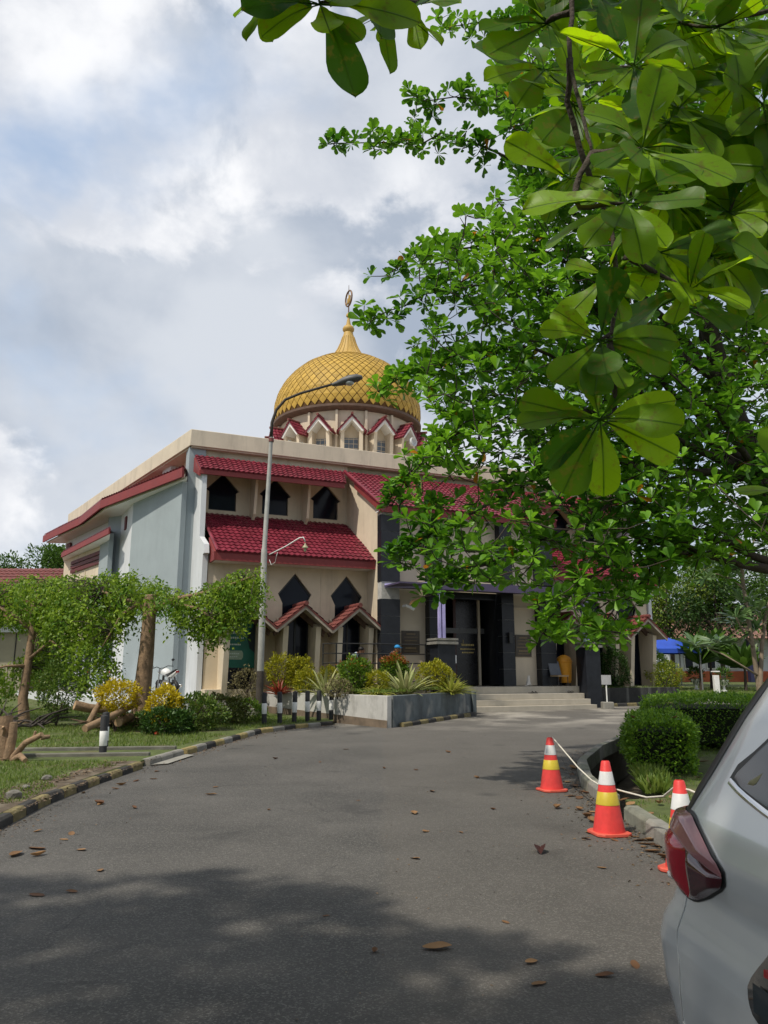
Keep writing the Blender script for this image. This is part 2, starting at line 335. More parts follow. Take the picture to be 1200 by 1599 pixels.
def asphalt():
    m = bpy.data.materials.new('asphalt'); m.use_nodes = True; nt = m.node_tree; L = nt.links.new; b = nt.nodes['Principled BSDF']
    b.inputs['Roughness'].default_value = 0.82; b.inputs['Specular IOR Level'].default_value = 0.35
    tc = nd(nt, 'ShaderNodeTexCoord').outputs['Object']
    def noise(s, d=6, r=0.6):
        n = nd(nt, 'ShaderNodeTexNoise'); n.inputs['Scale'].default_value = s; n.inputs['Detail'].default_value = d; n.inputs['Roughness'].default_value = r; L(tc, n.inputs['Vector']); return n.outputs[0]
    def mr(src, a, b_, c=0., d=1.):
        n = nd(nt, 'ShaderNodeMapRange'); n.inputs[1].default_value = a; n.inputs[2].default_value = b_; n.inputs[3].default_value = c; n.inputs[4].default_value = d; L(src, n.inputs[0]); return n.outputs[0]
    def mix(f, A, B_):
        n = nd(nt, 'ShaderNodeMix', data_type='RGBA'); L(f, n.inputs[0])
        for i, q in ((6, A), (7, B_)):
            if isinstance(q, tuple): n.inputs[i].default_value = (*q, 1)
            else: L(q, n.inputs[i])
        return n.outputs[2]
    vo = nd(nt, 'ShaderNodeTexVoronoi'); vo.inputs['Scale'].default_value = 95; L(tc, vo.inputs['Vector'])
    sepc = nd(nt, 'ShaderNodeSeparateColor'); L(vo.outputs['Color'], sepc.inputs[0])
    stone = mr(sepc.outputs[0], 0.25, 1.0)
    base = mix(mr(noise(0.55, 7), 0.35, 0.65), (0.058, 0.0555, 0.052), (0.098, 0.092, 0.085))
    base = mix(mr(stone, 0.55, 0.95, 0, 0.55), base, (0.21, 0.20, 0.18))
    base = mix(mr(noise(160, 2), 0.5, 0.7, 0, 0.5), base, (0.022, 0.022, 0.022))
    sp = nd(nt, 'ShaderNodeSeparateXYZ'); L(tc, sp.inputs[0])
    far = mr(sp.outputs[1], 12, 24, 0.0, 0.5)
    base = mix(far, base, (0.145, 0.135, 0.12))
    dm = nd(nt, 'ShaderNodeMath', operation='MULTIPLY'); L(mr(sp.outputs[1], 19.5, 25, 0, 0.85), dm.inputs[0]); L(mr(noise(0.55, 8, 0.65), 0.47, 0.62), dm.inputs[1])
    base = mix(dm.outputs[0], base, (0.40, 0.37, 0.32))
    base = mix(mr(noise(1.3, 8, 0.7), 0.62, 0.74, 0, 0.5), base, (0.13, 0.115, 0.095))
    base = mix(mr(noise(0.9, 5, 0.5), 0.26, 0.38, 0.6, 0), base, (0.035, 0.034, 0.033))
    # two laying lanes of slightly different age, and round oil drips
    ln = nd(nt, 'ShaderNodeMath', operation='MULTIPLY_ADD', i_1=0.35); L(noise(0.8, 5), ln.inputs[0]); L(sp.outputs[0], ln.inputs[2])
    base = mix(mr(ln.outputs[0], 0.12, 0.2, 0.0, 0.22), base, (0.12, 0.105, 0.088))
    vo2 = nd(nt, 'ShaderNodeTexVoronoi'); vo2.inputs['Scale'].default_value = 0.55; L(tc, vo2.inputs['Vector'])
    base = mix(mr(vo2.outputs['Distance'], 0.03, 0.11, 0.55, 0.0), base, (0.03, 0.029, 0.028))
    # fine meandering crack lines
    vc = nd(nt, 'ShaderNodeTexVoronoi', feature='DISTANCE_TO_EDGE'); vc.inputs['Scale'].default_value = 0.33
    wn = nd(nt, 'ShaderNodeTexNoise'); wn.inputs['Scale'].default_value = 1.7; wn.inputs['Detail'].default_value = 6; L(tc, wn.inputs['Vector'])
    wa = nd(nt, 'ShaderNodeVectorMath', operation='MULTIPLY_ADD'); wa.inputs[1].default_value = (0.7, 0.7, 0.0); L(wn.outputs[1], wa.inputs[0]); L(tc, wa.inputs[2]); L(wa.outputs[0], vc.inputs['Vector'])
    ck = nd(nt, 'ShaderNodeMath', operation='MULTIPLY'); L(mr(vc.outputs['Distance'], 0.0, 0.005, 0.45, 0.0), ck.inputs[0]); L(mr(noise(0.7, 3), 0.5, 0.6), ck.inputs[1])
    base = mix(ck.outputs[0], base, (0.02, 0.02, 0.02))
    L(base, b.inputs['Base Color'])
    bp = nd(nt, 'ShaderNodeBump'); bp.inputs['Strength'].default_value = 0.75; bp.inputs['Distance'].default_value = 0.006
    ad = nd(nt, 'ShaderNodeMath', operation='ADD'); L(vo.outputs['Distance'], ad.inputs[0]); L(noise(55, 4), ad.inputs[1]); L(ad.outputs[0], bp.inputs['Height']); L(bp.outputs[0], b.inputs['Normal'])
    return m
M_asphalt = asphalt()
# ------------------------------------------------------------------ ground sheets
def sheet(name, poly, dz, m, skirt=0.0, res=None, kind='structure'):
    mb = MB()
    pts = []
    n = len(poly)
    for i in range(n):     # subdivide the outline so that it follows the rising ground
        a, b = Vector(poly[i]), Vector(poly[(i + 1) % n]); k = max(1, int((b - a).length / 3))
        pts += [a.lerp(b, t / k) for t in range(k)]
    tris = tessellate_polygon([[Vector((p.x, p.y, 0)) for p in pts]]); m_ = len(pts)
    vs = [(p.x, p.y, gz(p.y) + dz) for p in pts]; fs = [tuple(t) for t in tris]
    if skirt:
        vs += [(p.x, p.y, gz(p.y) + dz - skirt) for p in pts]
        fs += [(i, (i + 1) % m_, (i + 1) % m_ + m_, i + m_) for i in range(m_)]
    mb.add(vs, fs); o = mb.build(name, m)
    tag(o, kind=kind); return o
# base ground reaching the horizon (one metre below the lawns, which lie over it)
g = MB()
ys = [-60, 12, 60, 140, 400, 1500]
vv = []; ff = []
for y in ys:
    zz = gz(min(y, 60)) - 0.85
    vv += [(-1500, y, zz), (1500, y, zz)]
for i in range(len(ys) - 1): ff.append((2 * i, 2 * i + 1, 2 * i + 3, 2 * i + 2))
g.add(vv, ff); tag(g.build('ground', M_soil), kind='structure')
KL = [(-3.75, -14), (-3.75, 5.0), (-3.88, 8.25), (-4.06, 9.76), (-4.08, 11.45), (-3.95, 13.6), (-3.75, 15.1), (-3.42, 17.1), (-3.0, 19.64), (-2.3, 21.0), (-1.3, 22.3)]   # kerb of the lawn
KR = [(3.3, -14), (3.2, 2.5), (2.8, 5.4), (2.5, 7.0), (2.58, 8.5), (2.62, 9.6), (2.75, 11.3), (3.2, 13.4), (4.15, 15.7), (5.4, 18.0), (7.4, 22.4), (12, 26.5), (30, 30.5), (60, 33)]
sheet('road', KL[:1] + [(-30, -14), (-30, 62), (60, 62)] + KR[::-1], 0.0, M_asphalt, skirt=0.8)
M_tarx = M_drain
LAWN = KL + [(-1.6, 24.2), (-3.2, 26.2), (-6.2, 27.4), (-9, 33), (-20, 47), (-34, 62), (-120, 130), (-200, 130), (-200, -14)]
sheet('lawn', [(x - 0.12 if i < len(KL) else x, y) for i, (x, y) in enumerate(LAWN)], 0.10, M_lawn, skirt=0.3)
ISL = [(3.46, -14), (3.36, 2.5), (2.96, 5.4), (2.66, 7.1), (2.74, 8.5), (2.9, 9.75), (3.45, 9.9), (3.7, 11.2), (4.2, 13.2), (5.3, 15.6), (6.6, 17.8), (8.2, 21.5), (12.2, 26.3), (30, 30.3), (60, 32.8), (60, -14)]
sheet('verge', ISL, 0.07, M_lawn, skirt=0.8)
sheet('soil_strip', [(-3.95, 4.0), (-4.02, 8.25), (-4.2, 9.76), (-4.22, 11.45), (-4.1, 13.4), (-4.5, 13.35), (-4.75, 11.5), (-4.95, 9.6), (-4.7, 8), (-4.5, 6), (-4.4, 4)], .106, M_soil)
FARL = [(15.2, 37.5), (22, 38.8), (60, 42), (120, 60), (120, 140), (-40, 140), (-20, 62), (12, 52)]
sheet('far_lawn', FARL, 0.12, M_lawn, skirt=0.3)
# ------------------------------------------------------------------ kerbs: stone by stone
def resample(poly, step):
    P = [Vector((x, y, 0)) for x, y in poly]; out = [P[0]]; acc = 0
    for a, b in zip(P, P[1:]):
        Ls = (b - a).length; d = step - acc
        while d <= Ls: out.append(a.lerp(b, d / Ls)); d += step
        acc = (acc + Ls) % step if Ls >= step - acc else acc + Ls
    return out
KN = [0]
def kerb(name, line, step, mats, h=0.13, w=0.15, ymin=-99, gap=0.008, side=-1, wob=0.006):
    root = bpy.data.objects.new(name, None); COL.objects.link(root); tag(root, kind='structure')
    pts = resample(line, step); i = 0; KN[0] += 1
    for a, b in zip(pts, pts[1:]):
        if max(a.y, b.y) < ymin: continue
        L_ = (b - a).length; m = mats[i % len(mats)]; i += 1
        key = 'kerb_stone_%d_%d' % (KN[0], i % (len(mats) * 2))
        me = bpy.data.meshes.get(key)
        if me is None:
            hw = L_ / 2 - gap; mb = MB(); t = 0.03
            pr = [(0, -0.1), (w, -0.1), (w, h * 0.97), (t * 1.6, h), (t * 0.5, h - t)]
            mb.prism([(y, z) for y, z in pr], -hw, hw, lambda y, z, x: (x, y, z))
            me = mb.mesh(key, m); bm = bmesh.new(); bm.from_mesh(me); bmesh.ops.bevel(bm, geom=[e for e in bm.edges], offset=0.006, segments=1, affect='EDGES'); bm.to_mesh(me); bm.free()
        mid = (a + b) / 2; d = b - a
        o = place('kerb_stone', me, root, (mid.x, mid.y, gz(mid.y) + random.uniform(-wob, wob)), (math.atan2(d.y, d.x) * 0 + random.uniform(-0.02, 0.02), -math.atan(0.015 if mid.y > 12 else 0) * (d.y / max(d.length, 1e-6)), math.atan2(d.y, d.x) + random.uniform(-0.012, 0.012)))
        if side < 0: o.scale = (1, -1, 1)
    return root
kerb('kerb', KL[5:7], 0.5, [M_concrete], side=1, h=.12)
kerb('kerb', KL[:6], 0.42, [M_kerby, M_kerbk], side=1, ymin=2, h=.11, w=.13)
kerb('kerb', [(-3.72, 15.2)] + KL[7:], 0.5, [mat('faded_kerb_yellow', (0.28, 0.22, 0.09), 0.9, 0.35, 8, 0.5, 70, stain=0.6, stcol=(0.12, 0.11, 0.09), strz=1), M_concrete, M_kerbk], side=1, h=0.11)
kerb('kerb', KR[1:6], 0.8, [M_concrete, mat('mossy_concrete', (0.2, 0.2, 0.16), 0.95, 0.3, 4, 0.5, 60, stain=0.7, stcol=(0.05, 0.055, 0.035))], h=0.15, w=0.17, side=-1)
kerb('kerb', KR[5:11], 0.62, [MATS['mossy_concrete'], M_concrete], h=0.15, w=0.17, side=-1)
# ------------------------------------------------------------------ the mosque
AZ = R(66); E1 = Vector((math.sin(AZ), math.cos(AZ), 0)); EN = Vector((E1.y, -E1.x, 0)); O0 = Vector((-7.0, 28.5, 0))
def BF(s, p, z): return O0 + E1 * s + EN * p + Vector((0, 0, z))
WID = 19.5; CEN = 9.75
mosque = empty('mosque', BF(CEN, -9.75, 0.3), 'cream two-storey mosque with maroon tiled roofs and a golden dome', 'mosque')
def part(mb, name, m, parent=None, **k): return mb.build(name, m, parent or mosque, **k)
def front(p):   # panel frame on plane p: u along facade, v height, d inwards
    return lambda u, v, d: BF(u, p - d, v)
def tile_patch(TL, TR, BR, BL, name, m, parent, colw=0.2, rowh=0.28, amp=0.028, lift=0.035, sub=5):
    """interlocking roof tiles as real relief on the quad TL TR BR BL"""
    TL, TR, BR, BL = map(Vector, (TL, TR, BR, BL))
    nc = max(2, round(max((TR - TL).length, (BR - BL).length) / colw)); nr = max(1, round(((BL - TL).length + (BR - TR).length) / 2 / rowh))
    nrm = (BL - TL).cross(TR - TL).normalized()
    if nrm.z < 0: nrm = -nrm
    nu = nc * sub
    us = np.arange(nu + 1) / nu
    ph = (us * nc) % 1.0
    prof = np.where(ph < 0.62, np.sin(ph / 0.62 * math.pi) ** 0.8, -0.35 * np.sin((ph - 0.62) / 0.38 * math.pi)) * amp
    vs = []; fs = []
    def pt(u, v): return TL.lerp(TR, u).lerp(BL.lerp(BR, u), v)
    jit = np.random.RandomState(3)
    for r in range(nr):
        for e, lf in ((0, 0.0), (1, lift)):
            for i in range(nu + 1):
                q = pt(us[i], (r + e * 1.06) / nr) + nrm * (prof[i] + lf + 0.01)
                vs.append(q)
        for i in range(nu + 1):     # lower lip
            vs.append(pt(us[i], (r + 1.06) / nr) + nrm * (prof[i] * 0.9 + 0.002))
        o = r * 3 * (nu + 1)
        for i in range(nu):
            fs.append((o + i, o + i + 1, o + nu + 1 + i + 1, o + nu + 1 + i))
            a = o + nu + 1; b = o + 2 * (nu + 1)
            fs.append((a + i, a + i + 1, b + i + 1, b + i))
    mb = MB(); mb.add(vs, fs)
    base = len(mb.v)
    mb.add([TL, TR, BR, BL, TL - nrm * .05, TR - nrm * .05, BR - nrm * .05, BL - nrm * .05], [(0, 1, 2, 3), (4, 5, 6, 7), (0, 1, 5, 4), (1, 2, 6, 5), (2, 3, 7, 6), (3, 0, 4, 7)])
    o = mb.build(name, m, parent, smooth=40, fix=False); o['kind'] = 'stuff'; return o
def ridge(pts, r, name, m, parent, step=0.33):
    P = [Vector(p) for p in pts]; mb = MB()
    for a, b in zip(P, P[1:]):
        k = max(1, round((b - a).length / step))
        for i in range(k):
            mb.tube([a.lerp(b, i / k), a.lerp(b, (i + 1.12) / k)], [r * 1.12, r * 0.95], 8)
    return mb.build(name, m, parent, smooth=50)
# --- main volumes
mb = MB(); mb.box(-0.3, 19.8, -19.6, -0.18, 0.2, 10.0, BF); part(mb, 'core_wall', M_beige)
mb = MB()
cornerL = BF(-0.52, 0.32, 0); leftdir = Vector((-15.19, 39.04, 0)) - Vector((-7.27, 27.63, 0)); leftdir.normalize()
LW = lambda t, q, z: Vector((cornerL.x, cornerL.y, 0)) + leftdir * t + Vector((-leftdir.y, leftdir.x, 0)) * q + Vector((0, 0, z))   # q > 0 outwards (left)
mb.box(-0.52, 20.1, -0.1, 0.32, 10.03, 10.68, BF); part(mb, 'parapet', M_parapet, bevel=0.02)
mb = MB(); mb.box(0.03, 19.5, -0.45, 0.0, 10.03, 10.68, LW); part(mb, 'parapet', M_parapet, bevel=0.02)
mb = MB(); mb.prism([(BF(-0.45, 0.25, 0).x, BF(-0.45, 0.25, 0).y), (BF(20, 0.25, 0).x, BF(20, 0.25, 0).y), (BF(20, -19.4, 0).x, BF(20, -19.4, 0).y), (LW(19.4, -0.1, 0).x, LW(19.4, -0.1, 0).y)], 9.98, 10.2); part(mb, 'roof_slab', M_parapet)
mb = MB(); mb.box(20.1, 19.7, -19.4, -0.1, 10.03, 10.6, BF); part(mb, 'parapet', M_parapet)
mb = MB(); mb.box(3.4, 3.5, -0.02, 0.1, 10.68, 10.8, BF); part(mb, 'roof_pipe', M_concrete); mb = MB(); mb.box(3.9, 4.02, -0.02, 0.1, 10.68, 10.78, BF); part(mb, 'roof_pipe', M_concrete)
mb = MB(); mb.box(-0.52, 0.12, -0.5, 0.14, 0.2, 10.02, BF); part(mb, 'corner_pillar', M_bluegrey, bevel=0.015)
# --- a bay of three windows (mirrored for the right bay)
UPW = lambda c: [(c - .53, 7.68), (c + .53, 7.68), (c + .53, 8.40), (c + .65, 8.47), (c, 9.14), (c - .65, 8.47), (c - .53, 8.40)]
LOW = lambda c: [(c - .46, 2.0), (c + .46, 2.0), (c + .46, 4.02), (c + .63, 4.36), (c, 5.12), (c - .63, 4.36), (c - .46, 4.02)]
def shrink(poly, k):
    cx = sum(p[0] for p in poly) / len(poly); cy = sum(p[1] for p in poly) / len(poly)
    return [(cx + (x - cx) * k, cy + (y - cy) * k) for x, y in poly]
banner_slot = None
def bay(mir):
    S = (lambda s: WID - s) if mir else (lambda s: s)
    def fr(p): return lambda u, v, d: BF(S(u), p - d, v)
    def box(mb_, a, b, p0, p1, z0, z1): return mb_.box(a, b, p0, p1, z0, z1, lambda s, p, z: BF(S(s), p, z))
    up = [.86, 2.95, 5.06]; lo = [1.16, 3.16, 5.16]
    mb = MB(); mb.panel(fr(0.0), [(-.05, 7.2), (6.0, 7.2), (6.0, 9.98), (-.05, 9.98)], [UPW(c) for c in up], 0.16); part(mb, 'upper_wall', M_beige)
    mb = MB(); mb.panel(fr(2.2), [(0.0, .55), (5.98, .55), (5.98, 5.75), (0.0, 5.75)], [LOW(c) for c in lo], 0.16); part(mb, 'lower_wall', M_beige)
    mb = MB()
    for c in (2.16, 4.16): box(mb, c - .02, c + .02, 2.2, 2.215, 1.2, 5.5)
    part(mb, 'wall_joint', M_beige2)
    for c, W_ in [(c, UPW) for c in up] + [(c, LOW) for c in lo]:
        P = W_(c); pb = 0.0 if W_ is UPW else 2.2
        fm = MB(); fm.panel(fr(pb - .09), P, [shrink(P, .93)], .05); w = part(fm, 'window', M_darkmetal)
        gm = MB(); gm.panel(fr(pb - .12), shrink(P, .95), [], .01); part(gm, 'pane', M_glass, w)
        dk = MB(); dk.panel(fr(pb - .17), shrink(P, 1.1), [], .01); part(dk, 'dark_backing', M_dark, w)  # dark sheet behind the pane, standing in for the unlit room
    # projecting fins between the upper windows
    for c in (1.98, 4.1):
        mb = MB(); mb.prism([(0.0, 7.35), (.42, 7.32), (.62, 7.52), (.85, 8.86), (.85, 9.2), (0, 9.6)], c - .05, c + .05, lambda p, z, s: BF(S(s), p, z)); part(mb, 'window_fin', M_beige)
    # end wall fin
    mb = MB(); mb.prism([(0.1, .3), (2.22, .3), (2.3, 5.6), (2.5, 5.62), (2.4, 5.95), (1.5, 6.35), (1.42, 8.85), (0.1, 9.5)], -.22, -.04, lambda p, z, s: BF(S(s), p, z)); part(mb, 'end_wall', M_white)
    # upper roof
    tile_patch(BF(S(-.3), .18, 9.7), BF(S(5.75), .18, 9.7), BF(S(5.35), 1.55, 8.86), BF(S(-.3), 1.55, 8.86), 'tiled_roof', M_tile, mosque)
    mb = MB(); box(mb, -.3, 5.3, 1.46, 1.53, 8.66, 8.83); part(mb, 'fascia', M_fascia)
    mb = MB(); mb.prism([(.2, 9.6), (1.5, 8.8), (1.5, 8.58), (.2, 9.05)], -.335, -.285, lambda p, z, s: BF(S(s), p, z)); part(mb, 'barge_board', M_fascia)
    mb = MB(); mb.prism([(.02, 9.58), (1.46, 8.72), (1.46, 8.68), (.02, 9.54)], -.28, 5.3, lambda p, z, s: BF(S(s), p, z)); part(mb, 'eave_soffit', M_beige)
    # lower roof
    tile_patch(BF(S(.02), .02, 7.52), BF(S(5.93), .02, 7.52), BF(S(6.22), 3.05, 5.62), BF(S(.12), 3.05, 5.62), 'tiled_roof', M_tile, mosque)
    mb = MB(); box(mb, .1, 6.2, 2.95, 3.02, 5.32, 5.6); part(mb, 'fascia', M_fascia)
    mb = MB(); mb.prism([(2.0, 6.25), (3.0, 5.62), (3.0, 5.32), (2.25, 5.32)], .02, .09, lambda p, z, s: BF(S(s), p, z)); part(mb, 'barge_board', M_fascia)
    mb = MB(); box(mb, .1, 5.97, 2.0, 2.95, 5.33, 5.37); part(mb, 'eave_soffit', M_soffit)
    ridge([BF(S(0.0), .05, 7.55), BF(S(.1), 1.5, 6.62), BF(S(.14), 3.0, 5.68)], .06, 'verge_tiles', M_tile, mosque)
    # gables over the lower openings
    for c in lo:
        g = MB()
        for sg in (-1, 1):
            leg = [(2.2, .55), (2.9, .55), (3.2, 3.15), (2.2, 3.5)]
            lm = MB(); x0, x1 = c + sg * .50, c + sg * .68
            lm.prism(leg, min(x0, x1), max(x0, x1), lambda p, z, s: BF(S(s), p, z)); part(lm, 'gable_leg', M_beige)
        k = empty_part = None
        gs = MB()
        for sg in (-1, 1):
            gs.hexa([BF(S(c), 2.2, 3.78), BF(S(c), 3.45, 3.78), BF(S(c + sg * .98), 3.45, 2.98), BF(S(c + sg * .98), 2.2, 2.98), BF(S(c), 2.2, 3.86), BF(S(c), 3.45, 3.86), BF(S(c + sg * .98), 3.45, 3.06), BF(S(c + sg * .98), 2.2, 3.06)])
        gab = part(gs, 'gable_soffit', M_gablebd)
        for sg in (-1, 1):
            A = BF(S(c), 2.2, 3.9), BF(S(c), 3.52, 3.9), BF(S(c + sg * 1.02), 3.52, 3.06), BF(S(c + sg * 1.02), 2.2, 3.06)
            t = tile_patch(*A, 'tiled_slope', M_oldtile, gab, colw=.22, rowh=.26, amp=.025)
            bm_ = MB(); bm_.hexa([BF(S(c), 3.45, 3.72), BF(S(c), 3.5, 3.72), BF(S(c + sg * .98), 3.5, 2.92), BF(S(c + sg * .98), 3.45, 2.92), BF(S(c), 3.45, 3.86), BF(S(c), 3.5, 3.86), BF(S(c + sg * 1.02), 3.5, 3.03), BF(S(c + sg * 1.02), 3.45, 3.03)])
            part(bm_, 'barge_board', M_gablebd, gab)
            bm_ = MB(); bm_.hexa([BF(S(c), 2.75, 3.55), BF(S(c), 2.85, 3.55), BF(S(c + sg * .9), 2.85, 2.82), BF(S(c + sg * .9), 2.75, 2.82), BF(S(c), 2.75, 3.77), BF(S(c), 2.85, 3.77), BF(S(c + sg * .96), 2.85, 3.0), BF(S(c + sg * .96), 2.75, 3.0)])
            part(bm_, 'rafter', M_rim, gab)
        ridge([BF(S(c), 2.2, 3.93), BF(S(c), 3.56, 3.93)], .085, 'ridge_tiles', M_oldtile, gab)
        # glazed door below
        dm = MB(); box(dm, c - .50, c + .50, 2.21, 2.26, 1.05, 3.55); d_ = part(dm, 'glass_door', M_glass)
        fm = MB(); box(fm, c - .03, c + .03, 2.265, 2.3, 1.05, 3.5); box(fm, c - .5, c - .45, 2.265, 2.3, 1.05, 3.5); box(fm, c + .45, c + .5, 2.265, 2.3, 1.05, 3.5); part(fm, 'door_frame', M_darkmetal, d_)
    mb = MB(); box(mb, -.05, 5.98, 2.2, 2.9, .3, 1.04); part(mb, 'plinth', M_beige)
bay(False); bay(True)
# --- entrance block
for s0, s1 in ((5.98, 6.14), (13.36, 13.52)):
    mb = MB(); mb.prism([(0, .4), (3.19, .4), (3.19, 7.6), (0, 9.7)], s0, s1, lambda p, z, s: BF(s, p, z)); part(mb, 'return_wall', M_beige)
mb = MB(); mb.box(6.14, 13.36, 3.0, 3.2, 4.85, 7.55, BF); part(mb, 'entrance_wall', M_beige2)
for a, b in ((6.70, 7.95), (11.6, 12.82)):
    mb = MB(); mb.box(a - .1, b + .1, 3.0, 3.18, 1.1, 4.85, BF); part(mb, 'entrance_wall', M_beige2)
    mb = MB(); mb.box(a, b, 3.18, 3.24, 4.05, 4.12, BF); part(mb, 'wall_band', M_beige2)
mb = MB()
for z in (5.5, 6.2, 6.9): mb.box(6.7, 12.8, 3.2, 3.204, z, z + .02, BF)
part(mb, 'panel_joint', M_beige)
# black granite pillars, tile by tile
def granite(s0, s1, zlo=1.1, ztop=7.5, bare=()):
    mb = MB(); mb.box(s0 + .02, s1 - .02, 3.18, 3.53, zlo, ztop, BF); pl = part(mb, 'pillar', M_mortar)
    z = zlo; i = 0
    while z < ztop - .05:
        z1 = min(z + .62, ztop)
        if i not in bare:
            f = MB(); f.box(s0, s1, 3.53, 3.55, z + .006, z1 - .006, BF); part(f, 'tile', M_black, pl)
            for a in (s0, s1 - .02):
                f = MB(); f.box(a, a + .02, 3.2, 3.53, z + .006, z1 - .006, BF); part(f, 'tile', M_black, pl)
        z = z1; i += 1
granite(5.97, 6.72, bare=(5, 10)); granite(7.92, 8.47); granite(11.05, 11.6); granite(12.8, 13.52)
# door recess
mb = MB(); mb.box(8.47, 11.05, 1.6, 1.7, 1.1, 4.9, BF); part(mb, 'vestibule_wall', M_black)
mb = MB(); mb.box(8.3, 8.48, 1.7, 3.2, 1.1, 4.9, BF); mb.box(11.04, 11.2, 1.7, 3.2, 1.1, 4.9, BF); part(mb, 'vestibule_wall', M_black)
mb = MB(); mb.box(8.4, 11.1, 1.6, 3.2, 4.6, 4.84, BF); part(mb, 'vestibule_ceiling', M_beige2)
mb = MB(); mb.box(8.5, 11.0, 2.9, 3.15, 4.35, 4.6, BF); part(mb, 'lintel', M_black)
mb = MB(); mb.box(8.52, 11.02, 2.2, 2.28, 3.1, 3.3, BF); tr = part(mb, 'transom', mat('grey_steel', (0.1, 0.1, 0.1), .4, .2))
mb = MB(); mb.box(10.72, 10.82, 2.2, 2.3, 1.1, 4.6, BF); part(mb, 'door_jamb', M_beige2)
dl = MB(); dl.box(9.75, 10.7, 2.2, 2.25, 1.12, 4.55, BF); door = part(dl, 'door', mat('black_door', (0.012, 0.011, 0.013), .25, .2))
dl = MB(); dl.box(9.62, 9.74, 2.19, 2.27, 1.12, 4.55, BF); part(dl, 'door_frame', mat('dark_red_wood', (0.05, 0.015, 0.012), .45, .3), door)
dl = MB(); dl.box(9.66, 9.7, 2.29, 2.33, 1.95, 2.25, BF); part(dl, 'handle', mat('steel', (0.6, 0.6, 0.6), .3, .1, metal=1), door)
M_gilt = mat('gilt_lettering', (0.5, 0.38, 0.14), .4, .2, metal=.3)
dl = MB()
for k, (a, b, z) in enumerate([(9.98, 10.5, 2.62), (9.92, 10.55, 2.47), (10.0, 10.45, 2.34)]):
    x = a
    while x < b:
        w = random.uniform(.03, .07); dl.box(x, x + w, 2.252, 2.26, z, z + (.07 if k == 0 else .045), BF); x += w + .02
dl.tube([BF(9.95, 2.256, 2.72), BF(9.99, 2.256, 2.66), BF(10.04, 2.256, 2.7), BF(10.06, 2.256, 2.85)], .012, 6); part(dl, 'lettering', M_gilt, door)['kind'] = 'stuff'
def plaque(s, z):
    m_ = MB(); m_.box(s - .36, s + .36, 3.2, 3.235, z - .42, z + .42, BF); pl = part(m_, 'plaque', mat('brown_plaque', (0.06, 0.045, 0.03), .35, .3))
    t = MB()
    for k, (hw, hh) in enumerate([(.18, .05), (.27, .03), (.25, .03), (.3, .03), (.22, .07), (.27, .03)]):
        zz = z + .33 - k * .125; x = s - hw
        while x < s + hw:
            w = random.uniform(.025, .05); t.box(x, min(x + w, s + hw), 3.236, 3.242, zz - hh, zz, BF); x += w + .014
    part(t, 'lettering', mat('bronze_letters', (0.22, 0.16, 0.08), .4, .2), pl)['kind'] = 'stuff'
plaque(7.3, 2.67); plaque(12.2, 2.62)
# block roof
tile_patch(BF(5.75, .18, 9.7), BF(13.75, .18, 9.7), BF(13.68, 3.75, 7.62), BF(5.82, 3.75, 7.62), 'tiled_roof', M_tile, mosque)
mb = MB(); mb.box(5.84, 13.66, 3.64, 3.72, 7.36, 7.6, BF); part(mb, 'fascia', M_fascia)
for s in (5.83, 13.6):
    mb = MB(); mb.prism([(1.2, 9.05), (3.72, 7.6), (3.72, 7.36), (1.2, 8.78)], s, s + .07, lambda p, z, s: BF(s, p, z)); part(mb, 'barge_board', M_fascia)
mb = MB(); mb.box(5.9, 13.6, 3.2, 3.64, 7.4, 7.44, BF); part(mb, 'eave_soffit', M_soffit)
ridge([BF(5.8, .2, 9.72), BF(5.85, 3.75, 7.66)], .06, 'verge_tiles', M_tile, mosque)
# porch canopy
mb = MB(); mb.box(6.1, 14.9, 3.25, 4.9, 4.62, 4.68, BF); cano = part(mb, 'porch_canopy', M_purple)
mb = MB(); mb.box(7.62, 14.9, 4.85, 4.98, 4.46, 4.74, BF); part(mb, 'beam', M_purple, cano)
mb = MB(); mb.hexa([BF(6.1, 3.56, 4.6), BF(6.2, 3.56, 4.6), BF(7.75, 4.86, 4.5), BF(7.62, 4.86, 4.5), BF(6.1, 3.56, 4.74), BF(6.2, 3.56, 4.74), BF(7.75, 4.86, 4.74), BF(7.62, 4.86, 4.74)]); part(mb, 'beam', M_lilac, cano)
for s_, pp in ((7.72, 4.75), (14.45, 4.2)):
    mb = MB(); mb.box(s_ - .07, s_ - .0, pp - .07, pp + .07, 2.75, 4.5, BF); mb.box(s_ + .06, s_ + .17, pp - .07, pp + .07, 2.75, 4.5, BF); part(mb, 'post', M_lilac, cano)
    mb = MB(); mb.box(s_ - .27, s_ + .42, pp - .3, pp + .3, .2, 2.55, BF); ped = part(mb, 'pedestal', M_black, bevel=.01)
    mb = MB(); mb.box(s_ - .36, s_ + .5, pp - .38, pp + .38, 2.55, 2.64, BF); mb.box(s_ - .3, s_ + .45, pp - .32, pp + .32, 2.64, 2.69, BF); mb.box(s_ - .36, s_ + .5, pp - .38, pp + .38, 2.69, 2.76, BF); part(mb, 'capital', M_concrete, ped)
# steps
for k, (p1, z1) in enumerate([(5.05, .42), (4.7, .62), (4.35, .82)]):
    mb = MB(); mb.box(7.6 + .001 * k, 14.15 - .002 * k, 2.9, p1, z1 - .2 if k else .1, z1, BF)
    st = part(mb, 'step', M_stone, bevel=.012)
mb = MB(); mb.box(-.0 + 5.9, 14.4, 1.6, 4.0, .3, 1.08, BF); part(mb, 'landing', M_stone, bevel=.012)
